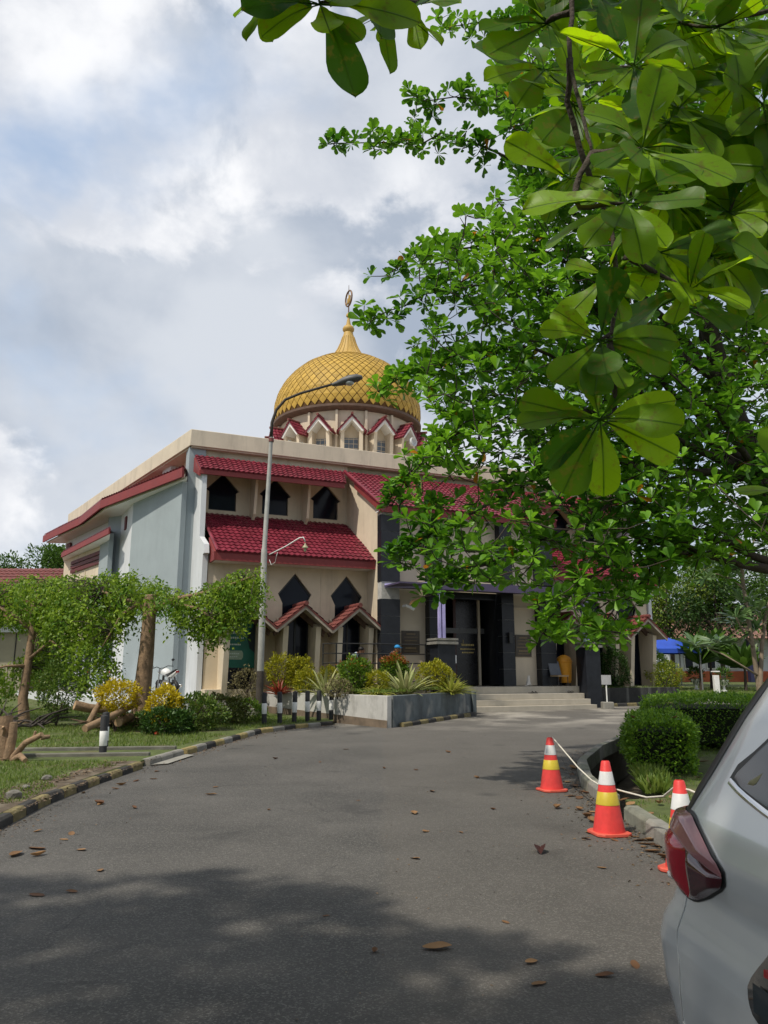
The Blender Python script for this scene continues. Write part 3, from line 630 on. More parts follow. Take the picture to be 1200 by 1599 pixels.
# --- dome
DC = BF(CEN, -9.75, 0)
mb = MB(); mb.lathe([(3.75, 9.9), (3.75, 15.0)], 64, DC, cap=False); drum = part(mb, 'drum', M_beige2, smooth=30)
mb = MB(); mb.lathe([(3.75, 14.82), (4.05, 14.88), (4.14, 14.96), (4.15, 15.08), (4.02, 15.12)], 64, DC, cap=False); part(mb, 'rim', M_rim, drum, smooth=40)
prof = [(4.02, 15.12), (4.10, 15.6), (4.08, 16.15), (3.92, 16.75), (3.62, 17.35), (3.18, 17.9), (2.62, 18.4), (1.95, 18.8), (1.3, 19.08), (.95, 19.25)]
mb = MB(); mb.lathe(prof, 64, DC, cap=False); dome = part(mb, 'dome', M_seam, smooth=True)
zs = np.array([p[1] for p in prof]); rs = np.array([p[0] for p in prof])
al = np.concatenate([[0], np.cumsum(np.hypot(np.diff(zs), np.diff(rs)))])
fine_s = np.linspace(0, al[-1], 200)
def smooth_prof(t):      # t in 0..1 along the meridian
    q = t * al[-1]; return float(np.interp(q, al, rs)), float(np.interp(q, al, zs))
NR = 25; NA = 58
tv = [0.0]; acc = 0.0; t = 0.0
ring_t = []
for k in range(NR + 2):   # lozenges shrink with the radius, as a helical net does
    ring_t.append(t); r_, z_ = smooth_prof(min(t, 1)); t += 0.78 * (2 * math.pi * max(r_, .7) / NA) * .62 / al[-1] * 1.02
ring_t = [q / ring_t[-1] for q in ring_t]
NK = len(ring_t)
cells = []
camdir = math.atan2(-DC.x * -1 * -1, 0)
for k in range(NK - 2):
    for a in range(NA):
        cells.append((k, a))
def dome_pt(t, ang, lift):
    r_, z_ = smooth_prof(t); r2, z2 = smooth_prof(min(t + .01, 1)); tz = Vector((r2 - r_, z2 - z_))
    if tz.length < 1e-6: tz = Vector((-1, 0.3))
    tz.normalize(); nr, nz = tz.y, -tz.x
    return Vector((DC.x + (r_ + nr * lift) * math.cos(ang), DC.y + (r_ + nr * lift) * math.sin(ang), z_ + nz * lift))
def scale_verts(k, a):
    da = 2 * math.pi / NA; c = (a + (.5 if k % 2 else 0)) * da
    g_ = .92; ctr_t = ring_t[k + 1]
    lo_, hi_ = ring_t[k], ring_t[k + 2]
    A = dome_pt(ctr_t + (lo_ - ctr_t) * g_, c, .040); C = dome_pt(ctr_t + (hi_ - ctr_t) * g_, c, .012)
    Bq = dome_pt(ctr_t, c + da / 2 * g_, .03); D_ = dome_pt(ctr_t, c - da / 2 * g_, .03); ce = dome_pt(ctr_t, c, .036)
    return [A, Bq, C, D_, ce] + [q + (DC + Vector((0, 0, 16.5)) - q).normalized() * .05 for q in (A, Bq, C, D_)]
SF = [(0, 1, 4), (1, 2, 4), (2, 3, 4), (3, 0, 4), (0, 5, 6, 1), (1, 6, 7, 2), (2, 7, 8, 3), (3, 8, 5, 0)]
camp = Vector((0, 0, CZ)); rank = []
for (k, a) in cells:
    v = scale_verts(k, a); nrm = (v[1] - v[3]).cross(v[2] - v[0]); ce = v[4]; view = (camp - ce).normalized()
    if nrm.dot(ce - (DC + Vector((0, 0, 16)))) < 0: nrm = -nrm
    rank.append((nrm.dot(view), k, a, v))
rank.sort(key=lambda q: -q[0])
for sc_, k, a, v in rank[:300]:
    m_ = MB(); m_.add(v, SF); part(m_, 'dome_scale', M_gold, dome, fix=False)
m_ = MB()
for sc_, k, a, v in rank[300:]: m_.add(v, SF)
rest = part(m_, 'dome_scales', M_gold, dome, fix=False); rest['kind'] = 'stuff'
mb = MB(); mb.lathe([(1.02, 19.1), (1.0, 19.2), (.84, 19.4), (.63, 19.75), (.46, 20.15), (.345, 20.55), (.28, 20.75), (.27, 20.82), (.24, 20.86), (.33, 20.98), (.34, 21.1), (.27, 21.22), (.15, 21.3), (.13, 21.4), (.07, 21.72), (.06, 21.8), (.14, 21.86), (.15, 21.95), (.09, 22.05), (.03, 22.1)], 28, DC); sp = part(mb, 'spire', M_goldp, smooth=40)
mb = MB()
for k in range(20):
    a = 2 * math.pi * k / 20
    mb.tube([(DC.x + r_ * math.cos(a), DC.y + r_ * math.sin(a), z_) for r_, z_ in ((1.0, 19.2), (.85, 19.41), (.64, 19.76), (.47, 20.16), (.355, 20.55))], .018, 4)
part(mb, 'spire_rib', M_goldp, sp)
mb = MB(); mb.tube([DC + Vector((0, 0, 22)), DC + Vector((0, 0, 22.9)), DC + Vector((0, 0, 23.85))], [.04, .03, .012], 8); part(mb, 'finial_rod', M_rim, sp)
mb = MB(); rd = Vector((math.cos(R(-62)), math.sin(R(-62)), 0))
mb.tube([DC + Vector((0, 0, 23.0)) + rd * .42 * math.cos(t) + Vector((0, 0, .47 * math.sin(t))) for t in np.linspace(0, 2 * math.pi, 29)], .05, 8, cap=False); part(mb, 'finial_ring', mat('bronze', (.16, .09, .05), .45, .2, metal=.4), sp, smooth=True)
mb = MB()
for dx, z0, z1 in ((-.16, -.25, .05), (.0, -.3, .2), (.14, -.2, .12)): mb.tube([DC + Vector((0, 0, 23 + z0)) + rd * dx, DC + Vector((0, 0, 23 + z1)) + rd * (dx + .04)], .045, 6)
mb.tube([DC + Vector((0, 0, 22.75)) + rd * q for q in (-.3, 0, .28)], .045, 6); part(mb, 'finial_emblem', M_goldp, sp)
# dormers round the drum
ca = math.atan2(-DC.y, -DC.x)     # towards the camera
def RF(ang): 
    er = Vector((math.cos(ang), math.sin(ang), 0)); et = Vector((-er.y, er.x, 0))
    return lambda t, r, z: DC + er * r + et * t + Vector((0, 0, z))
for k in range(16):
    ang = ca + R(3.0) + k * R(22.5)
    if math.cos(ang - ca) < -0.35: continue
    fr = RF(ang)
    ft = lambda poly, r0, r1: MB().prism(poly, r0, r1, lambda t, z, r: fr(t, r, z))
    body = ft([(-.62, 13.55), (0, 14.3), (.62, 13.55), (.5, 13.5), (0, 14.08), (-.5, 13.5)], 3.7, 4.45); dm = part(body, 'dormer', M_soffit)
    for sg in (-1, 1):
        lg = MB(); lg.prism([(3.7, 11.0), (4.12, 11.0), (4.34, 13.62), (3.7, 13.9)], min(sg * .38, sg * .56), max(sg * .38, sg * .56), lambda r, z, t: fr(t, r, z)); part(lg, 'dormer_cheek', M_beige2, dm)
        tile_patch(fr(0, 3.72, 14.36), fr(0, 4.52, 14.36), fr(sg * .72, 4.52, 13.5), fr(sg * .72, 3.72, 13.5), 'tiled_slope', M_tile, dm, colw=.2, rowh=.26, sub=4)
    ridge([fr(0, 3.8, 14.4), fr(0, 4.55, 14.4)], .07, 'ridge_tiles', M_oldtile, dm)
    gl = ft([(-.36, 11.5), (.36, 11.5), (.36, 13.3), (-.36, 13.3)], 3.72, 3.8); gw = part(gl, 'glass_block', mat('glass_block', (.12, .15, .19), .15, .25, 6), dm)
    fm = MB()
    for i in range(4): fm.box(-.37 + i * .24, -.35 + i * .24, 3.8, 3.815, 11.5, 13.3, fr)
    for i in range(8): fm.box(-.36, .36, 3.8, 3.813, 11.55 + i * .24, 11.575 + i * .24, fr)
    part(fm, 'grid', M_beige2, gw)
    pf = RF(ang + R(11.25)); mb = MB(); mb.box(-.06, .06, 3.7, 3.92, 10.2, 14.8, pf); part(mb, 'pilaster', M_beige2, drum)
fr = RF(ca + R(48)); 
mb = MB(); mb.lathe([(.05, 0), (.22, .12), (.25, .3), (.24, .3), (.2, .14)], 16, (0, 0, 0), lambda x, y, z: fr(x + .05, 4.35 + z, 13.4 + y)); part(mb, 'loudspeaker', M_white, smooth=40)
# --- left side wing
def zline(pts, z0, z1, th, name, m, par=None):
    """a board along a plan polyline"""
    for a, b in zip(pts, pts[1:]):
        a = Vector((*a, 0)); b = Vector((*b, 0)); d = (b - a).normalized(); n_ = Vector((-d.y, d.x, 0))
        m_ = MB(); m_.hexa([a + Vector((0, 0, z0)), b + Vector((0, 0, z0)), b - n_ * th + Vector((0, 0, z0)), a - n_ * th + Vector((0, 0, z0)), a + Vector((0, 0, z1)), b + Vector((0, 0, z1)), b - n_ * th + Vector((0, 0, z1)), a - n_ * th + Vector((0, 0, z1))])
        part(m_, name, m, par)
EV = [(-7.35, 27.35), (-12.34, 32.85), (-14.7, 36.6), (-17.0, 39.5), (-18.7, 41.7)]
zline(EV, 8.62, 8.97, -.08, 'fascia', M_fascia)
inn = [(-7.6, 28.6), (-9.6, 33.2), (-11.0, 37.0), (-12.4, 40.2), (-13.0, 42.5)]
for (a, b), (c_, d_) in zip(zip(EV, EV[1:]), zip(inn, inn[1:])):
    tile_patch((*c_, 9.25), (*d_, 9.25), (*b, 9.02), (*a, 9.02), 'tiled_roof', M_tile, mosque, colw=.24, rowh=.4, sub=4)
mb = MB(); mb.prism([(x + .1, y + .1) for x, y in EV] + [(x, y) for x, y in inn[::-1]], 8.6, 8.68); part(mb, 'eave_soffit', M_soffit)
def vwall(pts, z0, z1, name, m, th=.2): zline(pts, z0, z1, th, name, m)
vwall([(-7.55, 27.95), (-10.6, 31.75)], .3, 8.62, 'side_wall', M_bluegrey)
vwall([(-10.6, 31.76), (-11.95, 34.3)], .3, 8.61, 'side_wall', M_white)
vwall([(-11.95, 34.3), (-12.7, 34.75)], .3, 8.6, 'side_wall', M_bluegrey)  # shaded stretch of wall, its shade put in as blue-grey colour
vwall([(-12.3, 33.9), (-13.2, 35.3)], .3, 7.72, 'side_pillar', M_bluegrey)
vwall([(-12.6, 35.2), (-17.4, 41.5)], .3, 8.6, 'side_wall', M_white)
mb = MB(); mb.box(-.2, .2, -.02, .05, -.28, .28, lambda a, b, c_: Vector((-11.3, 33.05, 8.0)) + Vector((-.44, .9, 0)) * a + Vector((-.9, -.44, 0)) * b + Vector((0, 0, c_))); lv = part(mb, 'louvre', mat('maroon_louvre', (.10, .02, .02), .6, .2))
mb = MB(); mb.box(-.35, .35, -.02, .06, -.25, .25, lambda a, b, c_: Vector((-16.9, 40.75, 8.15)) + Vector((-.6, .79, 0)) * a + Vector((-.79, -.6, 0)) * b + Vector((0, 0, c_))); part(mb, 'louvre', MATS['maroon_louvre'])
LF = [(-11.75, 32.45), (-14.2, 35.9), (-16.6, 39.3)]
zline(LF, 7.42, 7.66, -.07, 'fascia', M_fascia)
tile_patch((-12.6, 34.9, 7.95), (-17.3, 41.2, 7.95), (-16.6, 39.3, 7.7), (-11.75, 32.45, 7.7), 'tiled_roof', M_tile, mosque, colw=.24, rowh=.4, sub=4)
mb = MB(); mb.prism(LF + [(-17.2, 41.0), (-12.7, 35.0)], 7.4, 7.44); part(mb, 'eave_soffit', M_soffit)
vwall([(-12.55, 34.6), (-16.9, 40.3)], .3, 7.41, 'side_wall', M_beige)
mb = MB(); F2 = lambda a, b, c_: Vector((-12.55, 34.6, 0)) + Vector((-.607, .795, 0)) * a + Vector((-.795, -.607, 0)) * b + Vector((0, 0, c_))
for i in range(3): mb.box(.9, 5.6, .0, .09, 6.55 + i * .22, 6.72 + i * .22, F2)
part(mb, 'louvre', MATS['maroon_louvre'])
mb = MB(); mb.box(1.0, 1.05, .0, .04, 3, 6.5, F2); mb.box(3.2, 3.25, .0, .04, 3, 6.5, F2); part(mb, 'wall_joint', M_beige2)
# under the parapet on the left side: short posts and dark recess
for t0 in (3.1, 9.2):
    mb = MB(); mb.box(t0, t0 + 1.0, -1.2, -.35, 9.3, 10.03, LW); part(mb, 'roof_post', M_white)
mb = MB(); mb.box(.5, 19, -1.6, -1.3, 9.0, 10.0, LW); part(mb, 'clerestory_wall', M_bluegrey)
# ladders on the far eave
M_rust = mat('rusty_ladder', (.10, .085, .075), .7, .2)
for bx, by, z0 in ((-16.5, 41.2, 9.15), (-14.4, 39.0, 10.0)):
    ld = MB(); d = Vector((-.55, .83, 0))
    for q in (0, .45): ld.tube([Vector((bx, by, z0)) + d * q, Vector((bx + .3, by, z0 + 1.3)) + d * q, Vector((bx + .75, by, z0 + 1.3)) + d * q], .022, 6)
    for i in range(4): ld.tube([Vector((bx + .3 * (i + .5) / 4, by, z0 + 1.3 * (i + .5) / 4)) + d * q for q in (0, .45)], .016, 6)
    part(ld, 'roof_ladder', M_rust)
# glazed ground floor of the wing behind the trees
for i in range(5):
    a = .8 + i * 1.25
    mb = MB(); mb.box(a, a + 1.1, .06, .1, .9, 3.0, F2); gd = part(mb, 'glass_door', M_glass)
    fm = MB(); fm.box(a - .06, a, .0, .14, .8, 3.1, F2); fm.box(a, a + 1.1, .0, .14, 3.0, 3.1, F2); part(fm, 'door_frame', M_white, gd)
mb = MB(); F3 = lambda a, b, c_: Vector((-7.9, 28.4, 0)) + Vector((-.626, .78, 0)) * a + Vector((-.78, -.626, 0)) * b + Vector((0, 0, c_))
mb.box(1.95, 2.35, .0, .12, .9, 3.2, F3); w = part(mb, 'window', M_white); 
for i in range(3):
    mb = MB(); mb.box(2.0, 2.3, .121, .13, 1.0 + i * .72, 1.62 + i * .72, F3); part(mb, 'pane', M_glass, w)
# ------------------------------------------------------------------ planters, low walls, slab
def wall_run(root, pts, h0, h1, th, name, mats, inward):
    for i, (a, b) in enumerate(zip(pts, pts[1:])):
        a = Vector((*a, 0)); b = Vector((*b, 0)); d = (b - a).normalized(); n_ = Vector((-d.y, d.x, 0)) * inward * th
        q = []
        for z in (0, 1):
            for p in (a, b, b + n_, a + n_):
                q.append(p + Vector((0, 0, (gz(p.y) + h0) if z == 0 else h1)))
        MB().hexa(q) ; m_ = MB(); m_.hexa(q); m_.build(name, mats[i % len(mats)], root, bevel=.012)
PLc = (0.08, 21.13); PRc = (3.13, 26.72); PLl = (-3.95, 26.1); 
planter = empty('planter', (0.08, 21.13, gz(21)), 'long raised planter with white left wall and grey stained right wall', 'planter')
wall_run(planter, [PLl, PLc], -.2, .97, .16, 'planter_wall', [M_whiteplant], 1)
wall_run(planter, [(PLc[0] + .16, PLc[1] + .16), (2.95, 26.75)], -.2, .968, .16, 'planter_wall', [M_greyblue], 1)
wall_run(planter, [PRc, (2.6, 27.6)], -.2, .962, .15, 'planter_wall', [M_greyblue], 1)
wall_run(planter, [(-3.7, 26.45), (-3.2, 27.6)], -.2, .962, .15, 'planter_wall', [M_concrete], -1)
mb = MB(); mb.prism([(PLl[0] + .1, PLl[1] + .1), (PLc[0], PLc[1] + .25), (2.9, 26.7), (2.6, 27.7), (-3.1, 27.7)], .3, .89); mb.build('soil_bed', M_soil, planter)
mb = MB(); mb.hexa([(PLl[0], PLl[1] - .03, .1), (PLc[0], PLc[1] - .03, .0), (PLc[0], PLc[1] + .0, .0), (PLl[0], PLl[1], .1), (PLl[0], PLl[1] - .03, .52), (PLc[0], PLc[1] - .03, .33), (PLc[0], PLc[1], .33), (PLl[0], PLl[1], .52)]); mb.build('footing', mat('splashed_plaster', (.16, .12, .085), .95, .4, 3, .5, 50, stain=.5), planter)
kerb('kerb', [(0.55, 21.45), (3.3, 26.45)], 0.52, [M_kerby, M_kerbk], side=1, h=.12)
pl2 = empty('planter', (10.3, 33, gz(33)), 'low black-stained planter in front of the right wing', 'planter')
wall_run(pl2, [(8.3, 31.0), (12.4, 33.1), (12.75, 34.5)], -.2, 1.0, .15, 'planter_wall', [M_darkconc, M_darkconc], 1)
mb = MB(); mb.prism([(8.4, 31.25), (12.25, 33.2), (12.6, 34.6), (10.8, 35.6), (7.8, 34)], .3, .93); mb.build('soil_bed', M_soil, pl2)
kerb('kerb', [(8.75, 30.9), (12.7, 32.8)], 0.5, [M_kerby, M_kerbk], side=1, h=.13)
slab = MB(); slab.prism([(-6.35, 25.6), (-5.75, 27.0), (-10.5, 31.9), (-18, 41), (-19, 40), (-12.5, 30.5), (-8.2, 25.6)], .2, .74); o = slab.build('parking_slab', M_white); tag(o, kind='structure')
lw = empty('low_wall', (-5, 25.5, gz(25)), 'low weathered concrete wall left of the lamp post', 'wall')
wall_run(lw, [(-6.2, 25.3), (-4.1, 24.9), (-4.05, 26.0)], -.1, .72, .18, 'wall_block', [M_concrete, M_concrete], 1)
wall_run(lw, [(-5.3, 24.75), (-3.95, 24.35)], -.1, .5, .3, 'wall_block', [M_concrete], 1)
# drain edges crossing the lawn by the leftmost bollards
for a, b, lb in (((-3.95, 15.15), (-9.5, 14.5), 'long thin concrete edging across the lawn, the farther of two'), ((-4.15, 14.15), (-9.0, 13.55), 'long thin concrete edging across the lawn, the nearer of two')):
    m_ = MB(); a3 = Vector((*a, gz(a[1]))); b3 = Vector((*b, gz(b[1]))); n_ = Vector((0, .12, 0))
    m_.hexa([a3, b3, b3 + n_, a3 + n_] + [q + Vector((0, 0, .16)) for q in (a3, b3, b3 + n_, a3 + n_)]); tag(m_.build('concrete_edging', mat('mossy_edging', (.15, .145, .12), .95, .35, 5, .5, 60, stain=.6), bevel=.015), lb, 'edging')
# walkway strip at the kerb gap
sheet('drain_cover', [(-3.95, 13.6), (-3.7, 13.75), (-3.55, 15.0), (-3.8, 15.15)], .02, mat('pale_concrete', (.26, .25, .22), .9, .15, 3, .4, 50))
# ------------------------------------------------------------------ bollards
M_bk = mat('bollard_black', (.022, .022, .024), .6, .3, 8, stain=.3, stcol=(.1, .1, .09)); M_bw = mat('bollard_white', (.74, .74, .72), .6, .1, 6, stain=.35, stcol=(.3, .28, .24))
def bollard(name, h):
    root = empty(name, (0, 0, 0), 'x', 'bollard')
    m_ = MB(); m_.lathe([(.066, -.1), (.066, h - .02), (.058, h), (.02, h + .012)], 20); m_.build('post', M_bk, root, smooth=35)
    m_ = MB(); m_.lathe([(.066, h * .34), (.0685, h * .345), (.0685, h * .66), (.066, h * .665)], 20, cap=False); m_.build('white_band', M_bw, root, smooth=35)
    return root
b0 = bollard('bollard', .84); first = True
spots = [(-3.18, 21.13), (-2.81, 21.45), (-2.46, 21.75), (-2.13, 22.1), (-1.84, 22.4), (-1.52, 22.8)]
names = ['first bollard of the row, closest to the lamp post', 'second bollard of the row counted from the lamp post', 'third bollard of the row counted from the lamp post', 'fourth bollard of the row counted from the lamp post', 'fifth bollard of the row counted from the lamp post', 'last bollard of the row, nearest the mosque steps']
for (x, y), lb in zip(spots, names):
    o = b0 if first else copy_tree(b0); first = False
    o.location = (x, y, gz(y) + .08); o.rotation_euler = (random.uniform(-.03, .03), random.uniform(-.03, .03), random.random() * 6)
    tag(o, 'black and white striped ' + lb, 'bollard', 'bollards along the road')
for (x, y), lb in (((-4.98, 14.2), 'nearer of two overlapping black and white bollards on the lawn edge'), ((-5.27, 15.1), 'farther of two overlapping black and white bollards on the lawn edge')):
    o = copy_tree(b0); o.location = (x, y, gz(y) + .0); o.scale = (1, 1, .93); tag(o, lb, 'bollard', 'bollards along the road')
# ------------------------------------------------------------------ street lamp
M_pole = mat('grey_pole', (.33, .33, .31), .55, .2, 4, stain=.55, stcol=(.12, .11, .09)); M_polelow = mat('rusty_pole_base', (.055, .045, .038), .75, .4, 6)
LB = Vector((-3.78, 24.0, gz(24)))
lamp = empty('street_lamp', LB, 'tall grey street lamp with curved arm in front of the mosque', 'street lamp')
top = at(424, 683, 24.0)
m_ = MB(); m_.tube([LB + Vector((0, 0, -.1)), LB + Vector((0, 0, 1.45))], [.115, .11], 14); m_.build('pole_base', M_polelow, lamp, smooth=40)
m_ = MB(); m_.tube([LB + Vector((0, 0, 1.45)), LB + Vector((0, 0, 5.2)), LB + Vector((0, 0, 5.25)), Vector((top.x, top.y, top.z))], [.1, .095, .075, .06], 14); m_.build('pole', M_pole, lamp, smooth=40)
arm = [at(424, 683, 24), at(425, 660, 24), at(432, 640, 23.9), at(446, 624, 23.8), at(470, 614, 23.7), at(523, 599, 23.5)]
m_ = MB(); m_.tube(arm, [.055, .052, .048, .045, .042, .04], 10); m_.build('arm', M_polelow, lamp, smooth=True)
m_ = MB(); m_.lathe([(.085, 0), (.085, .12)], 12, at(424, 690, 24)); m_.build('collar', M_oldtile, lamp, smooth=35)
h0 = at(519, 601, 23.5); h1 = at(566, 589, 23.35); hd = (h1 - h0).normalized(); ha, hb, _ = frame_of(hd)
m_ = MB()
for k, (t, w, u, dn) in enumerate([(0, .05, .05, .05), (.16, .09, .08, .08), (.38, .17, .14, .1), (.62, .19, .17, .1), (.85, .17, .14, .09), (1, .08, .06, .05)]):
    c_ = h0.lerp(h1, t)
    m_.v += [tuple(c_ + ha * w * math.cos(q) + hb * (u if math.sin(q) > 0 else dn) * math.sin(q)) for q in np.linspace(0, 2 * math.pi, 13)[:-1]]
    if k:
        for i in range(12): m_.f.append(((k - 1) * 12 + i, (k - 1) * 12 + (i + 1) % 12, k * 12 + (i + 1) % 12, k * 12 + i))
m_.f += [tuple(range(12))[::-1], tuple(60 + i for i in range(12))]
head = m_.build('lamp_head', mat('lamp_housing', (.085, .085, .085), .5, .2), lamp, smooth=50)
m_ = MB(); m_.lathe([(.02, -.07), (.1, -.05), (.145, 0), (.14, .03)], 16, h0.lerp(h1, .58) + Vector((0, 0, -.1))); m_.build('lamp_lens', mat('lamp_glass', (.45, .47, .47), .1, .1, spec=.6), head, smooth=True)
sa = [at(421, 866, 23.95), at(447, 853, 23.6), at(468, 840, 23.4), at(474, 839, 23.4), at(477, 846, 23.4)]
m_ = MB(); m_.tube(sa, .02, 8); m_.build('side_arm', M_bw, lamp, smooth=True)
m_ = MB(); m_.lathe([(.02, 0), (.03, -.05), (.09, -.13), (.1, -.15), (.04, -.16), (.04, -.25), (.02, -.27)], 14, at(477, 848, 23.4)); m_.build('hanging_bulb', mat('old_lampshade', (.32, .3, .18), .5, .3), lamp, smooth=40)
m_ = MB(); m_.tube([at(421, 874, 23.9), at(424, 882, 23.8), at(430, 878, 23.7), at(432, 868, 23.6), at(434, 862, 23.6)], .008, 5); m_.build('cable', M_bw, lamp)
# ------------------------------------------------------------------ traffic cones
M_co = mat('cone_orange', (.66, .045, .04), .5, .16, 7, .15, 20, stain=.5, stcol=(.25, .05, .04)); M_cb = mat('cone_base_orange', (.62, .10, .065), .6, .2, 8, stain=.5, stcol=(.25, .09, .06))
M_cw = mat('cone_white_band', (.6, .6, .59), .45, .15, 6, stain=.6, stcol=(.35, .33, .3)); M_cy = mat('cone_yellow_band', (.52, .40, .03), .45, .15, 6, stain=.5, stcol=(.3, .2, .03))
def cone(name):
    root = empty(name, (0, 0, 0), 'x', 'traffic cone'); H = .74
    rr = lambda z: .165 - (.165 - .042) * (z - .04) / (H - .04)
    m_ = MB(); m_.lathe([(.165, .03), (rr(.2), .2), (rr(.45), .45), (.045, H - .01), (.036, H), (.028, H), (.028, H - .05)], 28); m_.build('cone_body', M_co, root, smooth=35)
    for z0, z1, mm, nm in ((.50, .635, M_cw, 'white_band'), (.30, .43, M_cy, 'yellow_band')):
        m_ = MB(); m_.lathe([(rr(z0), z0), (rr(z0) + .003, z0 + .003), (rr(z1) + .003, z1 - .003), (rr(z1), z1)], 28, cap=False); m_.build(nm, mm, root, smooth=35)
    m_ = MB(); m_.prism([(.19, .13), (.13, .19), (-.13, .19), (-.19, .13), (-.19, -.13), (-.13, -.19), (.13, -.19), (.19, -.13)], .004, .036); m_.build('cone_base', M_cb, root, bevel=.008)
    return root
c0 = cone('traffic_cone')
for i, (x, y, rz, lb) in enumerate([(2.27, 10.94, .3, 'farthest orange traffic cone with white and yellow bands, at the drain corner'), (2.22, 8.06, .15, 'orange traffic cone with white and yellow bands in the middle of three'), (2.42, 6.62, .75, 'orange traffic cone partly hidden behind the silver car tail light')]):
    o = c0 if i == 0 else copy_tree(c0); o.location = (x, y, 0); o.rotation_euler = (0, 0, rz); o.scale = (.94, .94, .94); tag(o, lb, 'traffic cone', 'traffic cones along the verge')
ropep = [(2.30, 10.9, .70), (2.33, 10.3, .56), (2.32, 9.6, .45), (2.29, 8.9, .40), (2.23, 8.2, .42), (2.31, 8.1, .42), (2.36, 7.9, .42), (2.43, 7.5, .43), (2.45, 7.1, .50), (2.42, 6.75, .62), (2.47, 6.55, .63), (2.75, 6.3, .5), (3.1, 5.9, .44)]
m_ = MB(); P_ = [Vector(p) for p in ropep]; sm = []
for i in range(len(P_) - 1):
    for t in (0, .33, .66): sm.append(P_[i].lerp(P_[i + 1], t))
m_.tube(sm + [P_[-1]], .0085, 6); tag(m_.build('rope', mat('white_rope', (.62, .58, .5), .9, .2, 30), smooth=True), 'thin white rope strung between the three orange cones', 'rope')
# ------------------------------------------------------------------ railing, sign, bin, bench, tent
rail = empty('railing', BF(4, 4.3, .95), 'black metal railing with horizontal bars behind the planter shrubs', 'railing')
rp = [(3.72, 3.75), (4.0, 4.3), (7.75, 4.3)]
def rpt(s, p, z): return BF(s, p, z)
for z in (2.55, 2.22, 1.9, 1.6, 1.28):
    m_ = MB(); m_.tube([rpt(*rp[0], z), rpt(*rp[1], z), rpt(*rp[2], z)], .022, 6); m_.build('bar', M_darkmetal, rail)
for s_, p_ in ((3.72, 3.75), (4.0, 4.3), (7.35, 4.3), (7.75, 4.3)):
    m_ = MB(); m_.tube([rpt(s_, p_, .8), rpt(s_, p_, 2.57)], .028, 6); m_.build('upright', M_darkmetal, rail)
terr = MB(); terr.box(2.6, 5.9, 2.9, 4.6, .3, 1.02, BF); tag(terr.build('terrace', M_stone), kind='structure')
sg = empty('sign_post', (8.35, 29.6, gz(29.6)), 'small grey notice board on a white pole by the steps', 'sign')
m_ = MB(); m_.tube([(8.35, 29.6, .2), (8.35, 29.6, 1.15)], .025, 8); m_.build('pole', M_bw, sg)
m_ = MB(); m_.box(8.17, 8.53, 29.56, 29.58, 1.15, 1.5); m_.build('board', mat('grey_board', (.35, .35, .36), .6, .2), sg)
m_ = MB(); m_.box(8.15, 8.55, 29.4, 29.8, .1, .52); m_.build('footing', M_concrete, sg, bevel=.03)
bn = BF(14.0, 3.35, 1.08); tb = empty('trash_bin', bn, 'orange barrel-shaped trash bin beside the entrance pillar', 'trash bin')
m_ = MB(); m_.lathe([(.24, .12), (.27, .2), (.31, .9), (.33, .92), (.33, .97), (.3, .98), (.3, 1.02), (.24, 1.12), (.1, 1.2), (.02, 1.21)], 20, bn); m_.build('barrel', mat('bin_orange', (.62, .27, .02), .5, .15), tb, smooth=40)
m_ = MB()
for q in (-.25, .25): m_.tube([bn + E1 * q, bn + E1 * q + Vector((0, 0, .9))], .02, 6)
m_.build('stand', M_darkmetal, tb)
bq = BF(13.35, 3.9, 1.08); be = empty('folding_chair', bq, 'low chair with grey backrest standing beside the orange bin', 'chair')
m_ = MB(); m_.box(-.25, .25, -.25, .25, .36, .41, lambda x, y, z: bq + E1 * x + EN * y + Vector((0, 0, z))); m_.build('seat', mat('worn_wood', (.3, .22, .13), .7, .3), be)
m_ = MB(); m_.hexa([bq + E1 * x + EN * y + Vector((0, 0, z)) for x, y, z in ((-.25, -.25, .42), (.25, -.25, .42), (.25, -.2, .42), (-.25, -.2, .42), (-.25, -.42, .95), (.25, -.42, .95), (.25, -.38, .95), (-.25, -.38, .95))]); m_.build('backrest', mat('grey_fabric', (.12, .13, .15), .8, .2), be)
for x in (-.22, .22):
    for y in (-.22, .22):
        m_ = MB(); m_.tube([bq + E1 * x + EN * y, bq + E1 * x + EN * y + Vector((0, 0, .36))], .018, 6); m_.build('leg', M_darkmetal, be)
def shoe_pair(s, p, z, rz, lb):
    root = empty('pair_of_sandals', BF(s, p, z), lb, 'footwear', 'footwear left on the steps')
    for k in (-.07, .07):
        m_ = MB(); c_ = BF(s + k, p, z)
        pr = [(-.13, .03), (-.06, .045), (.04, .05), (.12, .035), (.14, 0), (.12, -.035), (.04, -.05), (-.06, -.04), (-.13, -.03)]
        m_.prism(pr, 0.002, .03, lambda x, y, zz: c_ + Vector((x * math.cos(rz) - y * math.sin(rz), x * math.sin(rz) + y * math.cos(rz), zz)))
        m_.tube([c_ + Vector((math.cos(rz) * .04 - math.sin(rz) * y, math.sin(rz) * .04 + math.cos(rz) * y, h)) for y, h in ((-.05, .03), (-.03, .07), (.03, .07), (.05, .03))], .014, 6)
        m_.build('sandal', mat('black_rubber', (.02, .018, .017), .7, .2), root)
shoe_pair(11.9, 4.2, .83, .4, 'dark sandals left in the middle of the steps'); shoe_pair(13.6, 4.2, .83, 1.2, 'dark sandals left at the right end of the steps')
